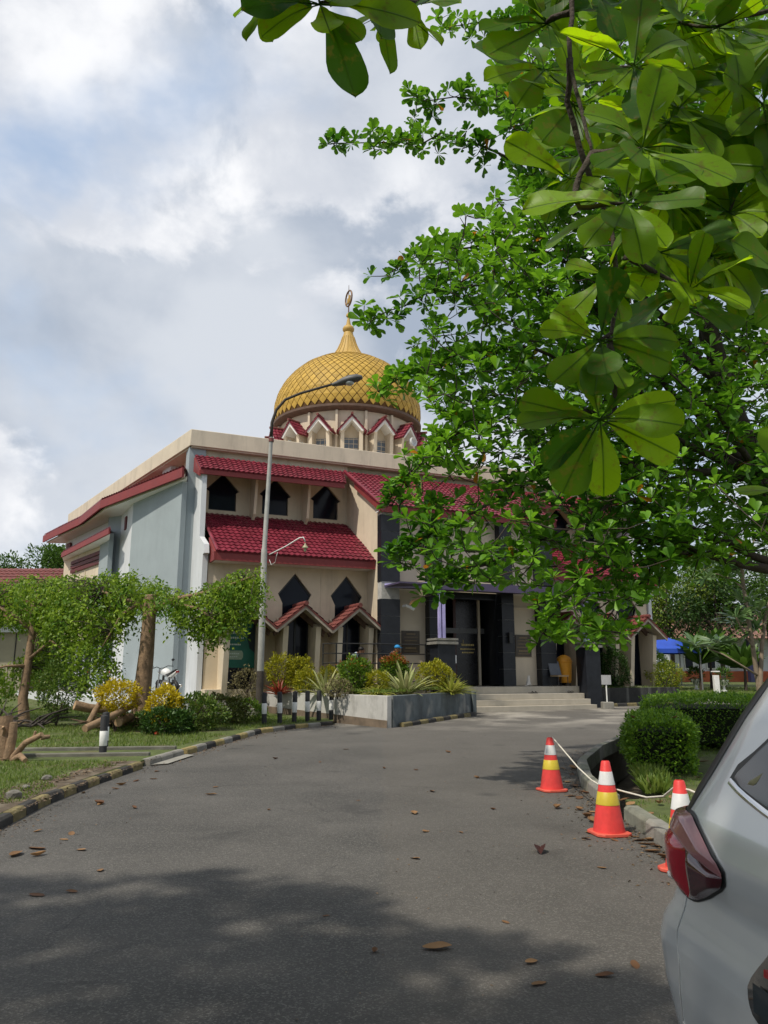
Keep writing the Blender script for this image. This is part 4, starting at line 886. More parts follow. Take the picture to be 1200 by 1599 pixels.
# CCTV on the left pillar
m_ = MB(); q = BF(6.85, 3.55, 3.95); m_.tube([q, q + EN * .25, q + EN * .28 + E1 * .3 + Vector((0, 0, -.12))], [.05, .05, .065], 8); m_.build('camera_housing', M_bw, mosque, smooth=40)
m_ = MB(); q = BF(11.35, 3.57, 2.9); m_.box(-.08, .08, 0, .12, -.2, .2, lambda x, y, z: q + E1 * x + EN * y + Vector((0, 0, z))); m_.build('wall_lamp', M_darkmetal, mosque)
# green banner filling the leftmost lower opening
bnr = empty('banner', BF(1.16, 2.9, 1.5), 'green printed banner under the leftmost gable of the mosque', 'banner')
m_ = MB(); m_.box(.67, 1.65, 2.55, 2.57, 1.75, 3.45, BF); m_.build('banner_sheet', mat('green_vinyl', (.006, .115, .075), .4, .2, 2), bnr)
m_ = MB(); m_.prism([(1.65, 3.3), (1.45, 2.95), (1.38, 2.75), (1.47, 2.4), (1.65, 2.25)], 2.572, 2.578, lambda s, z, p: BF(s, p, z)); m_.build('printed_figure', mat('dark_print', (.01, .022, .025), .5, .3, 8), bnr)
m_ = MB(); m_.prism([(.78, 2.02), (1.2, 2.02), (1.25, 2.1), (1.25, 2.24), (1.2, 2.32), (.78, 2.32)], 2.572, 2.58, lambda s, z, p: BF(s, p, z)); m_.build('printed_box', mat('pale_print', (.26, .34, .24), .5, .25, 10), bnr)
m_ = MB()
for z, w, h in ((3.05, .4, .09), (2.88, .44, .09), (2.72, .42, .06), (2.5, .36, .05), (2.2, .3, .04), (2.1, .25, .03)):
    x = .8
    while x < .8 + w: d = random.uniform(.03, .06); m_.box(x, x + d, 2.58 if z < 2.33 else 2.572, 2.584, z, z + h, BF); x += d + .02
m_.build('lettering', mat('white_print', (.5, .58, .52), .5, .1), bnr)['kind'] = 'stuff'
# ------------------------------------------------------------------ people, cat (skinned figures)
def skinned(name, verts, edges, m, parent=None, root=0, sub=2, loc=(0, 0, 0), rz=0):
    me = bpy.data.meshes.new(name); me.from_pydata([v[:3] for v in verts], edges, [])
    o = place(name, me, parent); md = o.modifiers.new('s', 'SKIN'); md.use_smooth_shade = True
    sk = me.skin_vertices[0].data
    for i, v in enumerate(verts):
        r = v[3]; sk[i].radius = (r, r if len(v) < 5 else v[4]); sk[i].use_root = (i == root)
    s = o.modifiers.new('u', 'SUBSURF'); s.levels = sub; s.render_levels = sub
    dg = bpy.context.evaluated_depsgraph_get(); ev = o.evaluated_get(dg); nm = bpy.data.meshes.new_from_object(ev)
    o.modifiers.clear(); old = o.data; o.data = nm; nm.name = name; bpy.data.meshes.remove(old)
    nm.materials.clear(); nm.materials.append(m)
    for p in nm.polygons: p.use_smooth = True
    return o
M_skin = mat('brown_skin', (.24, .12, .07), .55, .1, 6)
def person(loc, rz, bend, shirt, trousers, label, cap=None, knee=0.0):
    root = empty('person', loc, label, 'person')
    sb, cb = math.sin(bend), math.cos(bend)
    hipz = .86 - knee * .3
    def up(t, side=0, fwd=0): return (t * sb + fwd * cb, side, hipz + t * cb - fwd * sb)
    V = [(0, 0, hipz, .15, .12), (*up(.2), .15, .11), (*up(.42), .17, .11), (*up(.52), .09, .08), (*up(.60, 0, .03), .055)]
    for s in (-1, 1):
        V += [(0, .09 * s, hipz - .06, .09), (.12 * knee * 2, .1 * s, .46, .06), (-.02, .1 * s, .09, .045), (.12, .11 * s, .04, .04)]
        V += [(*up(.47, .19 * s), .06), (*up(.3, .24 * s, .16), .045), (*up(.22, .2 * s, .38), .035), (*up(.21, .19 * s, .45), .03)]
    E_ = [(0, 1), (1, 2), (2, 3), (3, 4)]
    for k in (0, 1):
        b = 5 + k * 8; E_ += [(0, b), (b, b + 1), (b + 1, b + 2), (b + 2, b + 3), (2, b + 4), (b + 4, b + 5), (b + 5, b + 6), (b + 6, b + 7)]
    body = skinned('body', V, E_, M_skin, root, sub=1)
    body.data.materials.append(shirt); body.data.materials.append(trousers)
    for p in body.data.polygons:
        c_ = p.center; t = (c_.z - hipz) * cb + c_.x * sb; ff_ = c_.x * cb - (c_.z - hipz) * sb
        if c_.z < .07: p.material_index = 0
        elif c_.z < hipz + .02 and t < .06: p.material_index = 2
        elif t < .56 and ff_ < .3: p.material_index = 1
    hc = Vector(up(.72, 0, .05))
    hm = MB()
    for k, (z, rx, ry) in enumerate([(-.125, .03, .03), (-.1, .062, .05), (-.05, .085, .066), (0, .095, .074), (.05, .096, .076), (.09, .078, .066), (.12, .04, .035)]):
        for i in range(14):
            a = 2 * math.pi * i / 14; x = rx * math.cos(a); y = ry * math.sin(a)
            if i == 0 and k in (2, 3): x += .022     # nose
            hm.v.append(tuple(hc + Vector((x, y, z))))
        if k:
            for i in range(14): hm.f.append(((k - 1) * 14 + i, (k - 1) * 14 + (i + 1) % 14, k * 14 + (i + 1) % 14, k * 14 + i))
    hm.f += [tuple(range(14))[::-1], tuple(84 + i for i in range(14))]
    for s in (-1, 1): hm.tube([hc + Vector((-.005, .072 * s, -.03)), hc + Vector((-.01, .088 * s, 0)), hc + Vector((-.005, .074 * s, .03))], .012, 6)
    h = place('head', hm.mesh('head', M_skin, True), root)
    em = MB()
    for s in (-1, 1): em.lathe([(.002, -.01), (.01, 0), (.002, .01)], 8, hc + Vector((.086, .032 * s, .012)))
    place('eyes', em.mesh('eyes', M_dark, True), h)
    hr = MB()
    if cap:
        hr.lathe([(.105, .03), (.108, .06), (.095, .1), (.06, .135), (.01, .145)], 16, hc); hr.prism([(.06, .08), (.15, .06), (.18, 0), (.15, -.06), (.06, -.08)], hc.z + .035, hc.z + .05, lambda x, y, z: (hc.x + x, hc.y + y, z)); place('cap', hr.mesh('cap', cap, True), h)
    else:
        hr.lathe([(.1, .02), (.104, .06), (.085, .105), (.05, .132), (.01, .138)], 16, hc + Vector((-.012, 0, 0))); place('hair', hr.mesh('hair', mat('black_hair', (.012, .01, .009), .6, .3, 30), True), h)
    root.rotation_euler = (0, 0, rz); return root
M_sky_shirt = mat('pale_blue_shirt', (.42, .50, .62), .85, .1, 8, .2, 20); M_trs = mat('dark_trousers', (.03, .032, .04), .85, .2, 8)
p1 = at(541, 1040, 27.2)
person((p1.x, p1.y, 1.02), R(-8), R(44), M_sky_shirt, M_trs, 'person in a pale blue shirt bending forward behind the railing', knee=.1)
p2 = at(612, 1040, 27.0)
person((p2.x - .25, p2.y, 1.06), R(10), R(35), mat('dark_shirt', (.04, .04, .05), .85, .2), M_trs, 'person in a bright blue cap stooping behind the shrubs', cap=mat('blue_cap', (.02, .22, .5), .7, .1), knee=.3)
M_cat = mat('white_fur', (.62, .58, .52), .9, .12, 20, .4, 90)
def cat(loc, rz):
    root = empty('cat', loc, 'small white cat sitting on the entrance landing', 'cat')
    V = [(-.07, 0, .09, .085), (-.02, 0, .17, .075), (.05, 0, .25, .058), (.075, 0, .31, .04), (.10, 0, .355, .048), (.145, 0, .345, .025)]
    E_ = [(0, 1), (1, 2), (2, 3), (3, 4), (4, 5)]
    for s in (-1, 1):
        b = len(V); V += [(.06, .04 * s, .22, .035), (.08, .04 * s, .1, .02), (.085, .04 * s, .02, .018), (.11, .04 * s, .012, .015)]; E_ += [(2, b), (b, b + 1), (b + 1, b + 2), (b + 2, b + 3)]
        b = len(V); V += [(-.02, .075 * s, .08, .04), (.05, .08 * s, .03, .02), (-.01, .08 * s, .015, .016)]; E_ += [(0, b), (b, b + 1), (b + 1, b + 2)]
        b = len(V); V += [(.095, .03 * s, .395, .014), (.09, .036 * s, .425, .005)]; E_ += [(4, b), (b, b + 1)]
    b = len(V); V += [(-.15, .02, .04, .02), (-.19, .1, .025, .016), (-.12, .17, .02, .013)]; E_ += [(0, b), (b, b + 1), (b + 1, b + 2)]
    skinned('body', V, E_, M_cat, root, sub=1); root.rotation_euler = (0, 0, rz)
cat(BF(12.15, 3.55, 1.08), R(70))
# ------------------------------------------------------------------ motorcycles
M_rub = mat('tyre_rubber', (.018, .018, .018), .8, .2); M_alloy = mat('grey_alloy', (.3, .3, .3), .4, .1, metal=.7); M_bkpl = mat('black_plastic', (.02, .02, .022), .4, .2); M_wtank = mat('white_tank', (.7, .7, .7), .25, .05, coat=.4); M_chrome = mat('chrome', (.7, .7, .7), .15, .05, metal=1)
def motorcycle(name, tank):
    root = empty(name, (0, 0, 0), 'x', 'motorcycle')
    yx = lambda x, r, z0: (lambda a, b, c_: (x + a, c_, z0 + b))
    for x in (-.62, .62):
        w = MB(); w.tube([(x + .25 * math.cos(t), 0, .3 + .25 * math.sin(t)) for t in np.linspace(0, 2 * math.pi, 29)], .05, 10, cap=False); wo = w.build('wheel', M_rub, root, smooth=True)
        s_ = MB()
        for k in range(6):
            a = k * math.pi / 3; s_.tube([(x, 0, .3), (x + .21 * math.cos(a), 0, .3 + .21 * math.sin(a))], .016, 6)
        s_.lathe([(.05, -.05), (.05, .05)], 12, (0, 0, 0), lambda a, b, c_: (x + a, c_, .3 + b)); s_.build('rim', M_alloy, wo)
    def loft(sects, nm, m, par=root):   # sections (x, zc, hy, hz)
        f = MB()
        for k, (x, zc, hy, hz) in enumerate(sects):
            f.v += [(x, hy * math.cos(t), zc + hz * math.sin(t)) for t in np.linspace(0, 2 * math.pi, 13)[:-1]]
            if k: f.f += [((k - 1) * 12 + i, (k - 1) * 12 + (i + 1) % 12, k * 12 + (i + 1) % 12, k * 12 + i) for i in range(12)]
        f.f += [tuple(range(12))[::-1], tuple((len(sects) - 1) * 12 + i for i in range(12))]
        return f.build(nm, m, par, smooth=True)
    loft([(-.32, .80, .06, .05), (-.2, .86, .12, .1), (0, .88, .15, .13), (.12, .84, .13, .12), (.22, .78, .08, .07)], 'fuel_tank', tank)
    loft([(.12, .78, .1, .05), (.35, .80, .12, .045), (.6, .86, .11, .045), (.82, .93, .07, .035)], 'seat', M_bkpl)
    loft([(.2, .68, .07, .08), (.5, .74, .09, .08), (.8, .84, .06, .05), (.95, .9, .03, .03)], 'tail_fairing', tank)
    loft([(-.25, .42, .1, .12), (-.1, .45, .14, .17), (.12, .42, .14, .15), (.25, .4, .1, .1)], 'engine', M_alloy)
    for y in (-.07, .07):
        m_ = MB(); m_.tube([(-.62, y, .3), (-.36, y, .98)], .024, 8); m_.build('fork', M_alloy, root)
        m_ = MB(); m_.tube([(.62, y * 1.4, .32), (.45, y * 1.4, .7)], .025, 8); m_.build('shock_absorber', M_bkpl, root)
    m_ = MB(); m_.tube([(-.36, 0, .9), (-.2, 0, .75), (-.28, 0, .4), (.1, 0, .25), (.25, 0, .4), (.62, 0, .3)], .03, 8); m_.tube([(-.2, 0, .75), (.5, 0, .72)], .028, 8); m_.build('frame', M_bkpl, root)
    m_ = MB(); m_.tube([(-.22, -.36, 1.03), (-.3, -.2, 1.06), (-.36, -.06, 1.0), (-.36, .06, 1.0), (-.3, .2, 1.06), (-.22, .36, 1.03)], .014, 8); hb_ = m_.build('handlebar', M_bkpl, root, smooth=True)
    for y in (-.32, .32):
        m_ = MB(); m_.tube([(-.24, y, 1.03), (-.28, y * 1.15, 1.22)], .007, 6); m_.lathe([(.02, -.006), (.06, 0), (.02, .006)], 12, (0, 0, 0), lambda a, b, c_: (-.28 + c_, y * 1.2 + a, 1.25 + b * .7)); m_.build('mirror', M_bkpl, hb_)
    m_ = MB(); m_.lathe([(.03, -.08), (.085, -.02), (.09, .03), (.07, .05)], 14, (0, 0, 0), lambda a, b, c_: (-.47 - c_, a, .88 + b)); m_.build('headlight', M_chrome, root, smooth=True)
    m_ = MB(); m_.tube([(-.62 + .31 * math.cos(t), 0, .3 + .31 * math.sin(t)) for t in np.linspace(.4, 2.6, 9)], .05, 8, flat=.3); m_.tube([(.62 + .31 * math.cos(t), 0, .3 + .31 * math.sin(t)) for t in np.linspace(.2, 1.9, 8)], .05, 8, flat=.3); m_.build('mudguard', M_bkpl, root, smooth=True)
    m_ = MB(); m_.tube([(-.1, .12, .3), (.15, .15, .22), (.45, .16, .3), (.8, .16, .42)], [.025, .03, .045, .05], 10); m_.build('exhaust', M_chrome, root, smooth=True)
    m_ = MB(); m_.box(.93, .96, -.05, .05, .85, .91); m_.build('tail_light', mat('red_lens', (.4, .01, .01), .2, .1), root)
    m_ = MB(); m_.tube([(.05, .1, .3), (.15, .28, .0)], .014, 6); m_.build('side_stand', M_bkpl, root)
    return root
bk = motorcycle('motorcycle', M_wtank)
bp = at(262, 1080, 26.6); bk.location = (bp.x, bp.y, .74); bk.rotation_euler = (R(6), 0, R(-52)); tag(bk, 'white-tanked motorcycle parked behind the pruned tree trunk', 'motorcycle', 'parked motorcycles')
for (px, y, rz, lb) in ((118, 33.0, -40, 'dark motorcycle parked by the glass doors, left of the pruned tree'), (165, 31.5, -60, 'motorcycle half hidden behind the yellow shrub')):
    o = copy_tree(bk); q = at(px, 1075, y); o.location = (q.x, q.y, .74); o.rotation_euler = (R(5), 0, R(rz)); tag(o, lb, 'motorcycle', 'parked motorcycles')
# ------------------------------------------------------------------ vegetation
def in_poly(poly, n):
    P = np.array(poly, float); lo = P.min(0); hi = P.max(0); out = np.zeros((0, 2))
    while len(out) < n:
        q = lo + rng.random((n * 2, 2)) * (hi - lo); c = np.zeros(len(q), bool); j = len(P) - 1
        for i in range(len(P)):
            cond = ((P[i, 1] > q[:, 1]) != (P[j, 1] > q[:, 1])) & (q[:, 0] < (P[j, 0] - P[i, 0]) * (q[:, 1] - P[i, 1]) / (P[j, 1] - P[i, 1] + 1e-9) + P[i, 0]); c ^= cond; j = i
        out = np.vstack([out, q[c]])
    return out[:n]
def at_np(pp, Y):
    d = (pp[:, 0] - 600) / F; v = (799.5 - pp[:, 1]) / F; k = Y / (cP - v * sP)
    return np.stack([d * k, Y, CZ + (sP + v * cP) * k], 1)
M_bark = mat('brown_bark', (.25, .165, .10), .92, .4, 9, 1.0, 45, stain=.75, stcol=(.085, .06, .04), strz=.15)
M_barkd = mat('dark_bark', (.055, .042, .032), .9, .35, 8, .8, 50)
M_cut = mat('cut_wood', (.38, .25, .14), .85, .25, 12, .4, 60)
# grass -----------------------------------------------------------
M_grass = leafmat('grass_blade', (.08, .15, .02), (.19, .25, .04), (.22, .19, .07), trans=.35)
def grass(name, poly, n, h, dz, dens=None, hmin=.4):
    q = in_poly(poly, n); z = np.maximum(0, (q[:, 1] - 12) * .015) + dz
    if dens is not None: k = dens(q); q = q[k]; z = z[k]
    d = rng.normal(0, .5, (len(q), 3)); d[:, 2] = 1
    return tag(leaf_cloud(name, 'blade', np.c_[q, z], d, h * (hmin + rng.random(len(q)) * (1 - hmin)), M_grass, upbias=2.0, widths=np.full(len(q), 2.6)), kind='stuff')
def fbm(q, s, seed):
    r = np.random.RandomState(seed); out = 0
    for o in range(4):
        a = r.rand(4, 2) * 6.28; k = s * 2 ** o
        out = out + sum(np.sin(q[:, 0] * k * np.cos(t[0]) + q[:, 1] * k * np.sin(t[0]) + t[1]) for t in a) / 4 / 1.6 ** o
    return out
grass('lawn_grass', [(-3.95, 5), (-4.05, 8.3), (-4.25, 10), (-4.3, 11.5), (-4.2, 13.4), (-9, 13.2), (-7.5, 9), (-6, 5)], 26000, .07, .1, lambda q: (fbm(q, 1.6, 1) + (-(q[:, 0]) - 4.5) * 1.1) > .12)
grass('lawn_grass', [(-4.1, 15.4), (-3.7, 17.2), (-3.3, 19.5), (-2.6, 21), (-1.8, 22.3), (-3.4, 24.2), (-6, 25), (-10, 27), (-16, 30), (-14, 22), (-9.5, 15)], 42000, .085, .1, lambda q: fbm(q, .9, 4) > -.45)
grass('verge_grass', [(2.85, 4.5), (2.9, 9.6), (3.5, 9.8), (4.3, 13), (5.4, 15.5), (6.8, 17.8), (9.5, 17), (8, 12), (6, 8), (4.5, 4.5)], 24000, .06, .07, lambda q: fbm(q, 1.5, 6) > .05)
grass('verge_grass', [(3.3, 10.2), (3.6, 10.3), (4.1, 12), (4.6, 13.4), (4.2, 13.3), (3.7, 11.9)], 3500, .24, .07)
grass('far_lawn_grass', [(15.3, 37.8), (22, 39), (34, 41.2), (34, 50), (14, 50)], 16000, .12, .12)
grass('bed_weeds', [(PLl[0] + .3, PLl[1] + .2), (.05, 21.5), (2.7, 26.5), (2.2, 27.4), (-2.6, 27.3)], 5000, .13, .89)
# shrubs -----------------------------------------------------------
def blob_pts(n, c, r, shell=.55, flat=1):
    d = rng.normal(0, 1, (n, 3)); d /= np.linalg.norm(d, axis=1, keepdims=True)
    rr = (shell + (1 - shell) * rng.random(n)) ** .6
    lump = 1 + .13 * np.sin(d[:, 0] * 7 + d[:, 2] * 5 + c[0] * 9) + .1 * np.sin(d[:, 1] * 9 - d[:, 2] * 6 + c[1] * 7)
    return np.array(c) + d * (rr * lump)[:, None] * np.array(r), d
def shrub(name, base, r, n, leaf, lm, label, kind='diamond', group=None, stem=True, outward=.9, zc=None, tips=None):
    base = Vector(base); root = empty(name, base, label, 'shrub', group)
    c = np.array(base) + np.array([0, 0, zc if zc is not None else r[2] * .95])
    p, d = blob_pts(n, c, r); keep = p[:, 2] > base.z + .02; p = p[keep]; d = d[keep]
    dd = d * outward + rng.normal(0, .55, d.shape) + np.array([0, 0, .25])
    o = leaf_cloud('foliage', kind, p, dd, leaf * (.65 + .7 * rng.random(len(p))), lm, root); o['kind'] = 'stuff'
    if tips:
        k = (d[:, 2] > .45) & (rng.random(len(d)) < tips[1])[...] if True else None
        if k.sum(): o2 = leaf_cloud('new_tips', kind, p[k] + d[k] * .05, dd[k], leaf * (.65 + .6 * rng.random(k.sum())), tips[0], root); o2['kind'] = 'stuff'
    if stem:
        m_ = MB()
        for k in range(4):
            a = random.random() * 6.28; m_.tube([base + Vector((0, 0, -.05)), base + Vector((.1 * r[0] * math.cos(a), .1 * r[1] * math.sin(a), r[2] * .5)), base + Vector((.5 * r[0] * math.cos(a), .5 * r[1] * math.sin(a), r[2] * 1.2))], [.025, .018, .008], 6)
        m_.build('stem', M_barkd, root)
    return root
M_lgreen = leafmat('clipped_leaf', (.06, .15, .016), (.21, .31, .028), trans=.3)
M_tipred = leafmat('red_new_leaf', (.30, .07, .02), (.40, .16, .03), trans=.3)
M_gold1 = leafmat('golden_leaf', (.23, .26, .015), (.42, .38, .02), trans=.35)
M_yel = leafmat('bright_yellow_leaf', (.48, .38, .01), (.62, .50, .03), trans=.35)
M_dryl = leafmat('dry_leaf_green', (.16, .14, .07), (.25, .22, .10), trans=.25)
M_vari = leafmat('variegated_leaf', (.26, .30, .10), (.42, .42, .20), trans=.25)
M_sp = leafmat('spider_leaf', (.26, .32, .04), (.52, .50, .13), trans=.3)
M_redc = leafmat('cordyline_leaf', (.16, .02, .015), (.36, .07, .03), trans=.3)
M_dkgreen = leafmat('dark_green_leaf', (.02, .055, .010), (.06, .13, .02), trans=.25)
M_mixg = leafmat('mixed_green_leaf', (.045, .11, .015), (.17, .24, .04), (.2, .14, .05), trans=.3)
def bed(px, y, z=.89): q = at(px, 1060, y); return (q.x, y, z)
shrub('clipped_shrub', bed(555, 23.6), (.52, .5, .54), 3800, .085, M_lgreen, 'round clipped green shrub in the middle of the planter', zc=.6, group='planter shrubs', tips=(M_tipred, .1))
shrub('clipped_shrub', bed(617, 25.2), (.48, .45, .46), 3200, .085, M_lgreen, 'round shrub with orange-red tips below the blue cap', zc=.76, group='planter shrubs', tips=(M_tipred, .75))
shrub('golden_shrub', bed(679, 25.6), (.62, .55, .42), 3200, .075, M_gold1, 'bright yellow-green rounded shrub near the entrance pedestal', zc=.62, group='planter shrubs')
shrub('golden_shrub', bed(590, 23.2), (.36, .3, .3), 1600, .065, M_gold1, 'small yellow-green shrub behind the low striped plant', zc=.45, group='planter shrubs')
shrub('golden_shrub', bed(478, 24.6), (.36, .35, .42), 1800, .07, M_gold1, 'yellow-green shrub between the red plant and the striped agave', zc=.42, group='planter shrubs')
shrub('golden_shrub', bed(437, 26.2), (.48, .4, .55), 1800, .08, M_gold1, 'loose olive-yellow shrub just right of the lamp post', zc=.75, group='planter shrubs')
shrub('golden_shrub', bed(470, 26.6), (.4, .4, .5), 1500, .08, M_gold1, 'loose olive-yellow shrub under the second gable', zc=.75, group='planter shrubs')
shrub('golden_shrub', bed(514, 26.0), (.34, .3, .3), 1200, .07, M_gold1, 'small yellow shrub behind the railing corner', zc=.6, group='planter shrubs')
shrub('dry_shrub', bed(385, 25.9, .7), (.55, .45, .55), 1200, .07, M_dryl, 'sparse dry greyish shrub left of the lamp post', zc=.5, group='planter shrubs')
shrub('dry_shrub', bed(528, 22.6), (.4, .3, .3), 1100, .06, M_dryl, 'grey dry twiggy shrub at the planter edge', zc=.22, group='planter shrubs')
def spiky(name, base, n, L_, w, lm, label, up=.55, group=None):
    base = Vector(base); root = empty(name, base, label, 'plant', group)
    a = rng.random(n) * 6.283; el = np.arcsin(np.clip(up + rng.normal(0, .25, n), .3, .98))
    m_ = MB(); rn = []
    for i in range(n):
        d = Vector((math.cos(a[i]) * math.cos(el[i]), math.sin(a[i]) * math.cos(el[i]), math.sin(el[i]))); s = Vector((-d.y, d.x, 0)).normalized()
        LL = L_ * random.uniform(.7, 1.1); pts = []
        for k, t in enumerate((0, .25, .5, .75, 1)):
            c = base + d * LL * t + Vector((0, 0, -LL * (.28 if up > .5 else .55) * t * t)) + Vector((d.x, d.y, 0)) * .04
            ww = w * (.55, .95, 1, .7, .04)[k]; pts += [c - s * ww, c + Vector((0, 0, -ww * .35)), c + s * ww]
        for k in range(4):
            o = k * 3; m_.add([], []); b = len(m_.v)
        b = len(m_.v); m_.v += [tuple(q) for q in pts]
        for k in range(4):
            o = b + k * 3; m_.f += [(o, o + 1, o + 4, o + 3), (o + 1, o + 2, o + 5, o + 4)]; rn += [(i * .37) % 1] * 2
    o = m_.build('leaf_rosette', lm, root, smooth=True, fix=False)
    at_ = o.data.attributes.new('rnd', 'FLOAT', 'FACE'); at_.data.foreach_set('value', np.array(rn, np.float32)); return root
spiky('striped_agave', bed(508, 23.6), 44, 1.3, .045, M_vari, 'cream-striped agave left of the round clipped shrub', .7, 'striped agaves')
spiky('striped_agave', bed(633, 23.7), 60, 1.5, .05, M_vari, 'largest cream-striped agave, in the middle right of the planter', .68, 'striped agaves')
spiky('spider_plant', bed(587, 22.75), 190, .78, .026, M_sp, 'low yellow-striped spider plant at the planter corner', .5, 'striped spider plants')
spiky('spider_plant', bed(704, 25.2), 200, 1.0, .03, M_sp, 'yellow-striped spider plant spilling over the planter end by the steps', .55, 'striped spider plants')
spiky('red_cordyline', bed(437, 25.0), 60, .75, .03, M_redc, 'spiky red plant beside the lamp post', .6)
spiky('striped_agave', (8.75, 31.8, .93), 26, .6, .03, M_vari, 'small pale agave in the planter right of the pillar', .55, 'striped agaves')
shrub('conical_shrub', (9.5, 32.4, .93), (.62, .55, .85), 3600, .09, M_dkgreen, 'dark green conical shrub in the planter right of the pillar', zc=.8)
shrub('golden_shrub', (12.0, 33.6, .93), (.75, .7, .6), 3000, .09, leafmat('yellowgreen_leaf', (.12, .20, .012), (.34, .36, .02), trans=.3), 'yellow-green mounded shrub at the far end of the right planter', zc=.5)
shrub('leafy_shrub', (12.3, 35.5, .5), (.7, .6, .9), 2500, .1, M_lgreen, 'green leafy shrub in front of the blue tent', zc=1.2)
grass('bed_weeds', [(8.6, 31.3), (12.2, 33.2), (12.5, 34.4), (10.5, 34.2), (8, 32.5)], 2500, .2, .6)
# lawn shrubs on the left
def lawnp(px, y): q = at(px, 1100, y); return (q.x, y, gz(y) + .1)
shrub('yellow_shrub', lawnp(183, 18.9), (.52, .4, .36), 2600, .075, M_yel, 'bright yellow shrub left of the pruned tree trunk', zc=.82, group='yellow shrubs')
shrub('yellow_shrub', lawnp(258, 18.9), (.42, .4, .44), 2600, .075, M_yel, 'bright yellow shrub right of the pruned tree trunk', zc=.62, group='yellow shrubs')
shrub('green_bush', lawnp(90, 20.5), (.62, .55, .7), 3600, .07, M_mixg, 'rounded olive green bush on a short stem on the lawn', zc=.95, group='lawn bushes')
shrub('ground_bush', lawnp(300, 19.4), (.85, .6, .48), 4200, .08, M_mixg, 'spreading mixed green bush nearest the kerb with a red flower', zc=.35, group='lawn bushes')
shrub('ground_bush', lawnp(262, 18.4), (.62, .5, .32), 2600, .08, M_dkgreen, 'low dark green bush in front of the spreading bush', zc=.25, group='lawn bushes')
shrub('ground_bush', lawnp(345, 21.2), (.8, .6, .4), 3200, .08, leafmat('bronze_green_leaf', (.05, .07, .015), (.14, .16, .03), (.25, .08, .03), trans=.3), 'bronze and green low bush beside the low wall', zc=.35, group='lawn bushes')
shrub('ground_bush', lawnp(385, 22.3), (.6, .5, .32), 2200, .075, M_lgreen, 'light green low bush at the foot of the lamp post', zc=.25, group='lawn bushes')
shrub('ground_bush', lawnp(215, 19.8), (.5, .4, .22), 1500, .07, M_mixg, 'low weeds below the cut branches', zc=.15, group='lawn bushes')
m_ = MB(); q = at(245, 1146, 18.0); m_.lathe([(.005, -.03), (.05, -.01), (.06, .02), (.02, .05)], 10, q); tag(m_.build('red_flower', mat('red_petal', (.6, .06, .02), .5, .1), smooth=True), 'single red flower in the low bush by the kerb', 'flower')
# pruned umbrella trees on the left ---------------------------------
M_tl = leafmat('small_bright_leaf', (.045, .14, .010), (.30, .42, .035), trans=.42)
def clusters(poly, n, ymu, ysd, per, leaf, spread=.16, droop=.35):
    q = in_poly(poly, n); Y = rng.normal(ymu, ysd, n); P = at_np(q, Y)
    pos = np.repeat(P, per, 0); t = rng.random(len(pos))
    side = np.repeat(rng.normal(0, 1, (n, 3)), per, 0) * np.array([.22, .22, .05])
    pos = pos + rng.normal(0, spread * .35, pos.shape) + side * t[:, None] + np.c_[np.zeros(len(t)), np.zeros(len(t)), -droop * t]
    d = rng.normal(0, .7, pos.shape); d[:, 2] -= .35
    return P, pos, d, leaf * (.6 + .7 * rng.random(len(pos)))
def small_tree(name, label, trunk, rads, branches, polys, ymu):
    base = trunk[0]; root = empty(name, base, label, 'tree', 'pruned umbrella trees on the lawn')
    m_ = MB(); m_.tube(trunk, rads, 14); tr = m_.build('trunk', M_bark, root, smooth=60)
    m_ = MB(); m_.lathe([(rads[-1] * .9, 0), (rads[-1] * .85, .01)], 14, trunk[-1] + Vector((0, 0, .004))); m_.build('cut_end', M_cut, tr)
    for b, r0 in branches:
        m_ = MB(); n_ = len(b); m_.tube(b, [r0 * (1 - .75 * i / (n_ - 1)) for i in range(n_)], 8); m_.build('branch', M_bark, root, smooth=True)
    allp = []; alld = []; alls = []; allr = []; tw = MB(); nodes = np.array([q for b, _ in branches for i in range(len(b) - 1) for q in (b[i], b[i].lerp(b[i + 1], .5))] + [branches[0][0][-1]])
    for poly, n, sd in polys:
        P, p, d, s = clusters(poly, int(n * 2.3), ymu + (1.0 if sd > .56 else -.1), sd, 13, .11); allp.append(p); alld.append(d); alls.append(s); allr.append(np.clip(np.repeat(rng.random(len(P)), 13) * .8 + rng.random(len(p)) * .2, 0, 1))
        for c in P[::7]:
            k = nodes[np.argmin(((nodes - c) ** 2).sum(1))]; mid = (k + c) / 2 + np.array([0, 0, .12]); tw.tube([k, mid, c], [.014, .009, .004], 4)
    o = leaf_cloud('crown', 'diamond', np.vstack(allp), np.vstack(alld), np.concatenate(alls), M_tl, root, upbias=.8, rnd=np.concatenate(allr)); o['kind'] = 'stuff'
    t_ = tw.build('twigs', M_barkd, root); t_['kind'] = 'stuff'
    return root
A_ = lambda l, y: [at(px, py, y + dy) for px, py, dy in l]
TA = 20.2
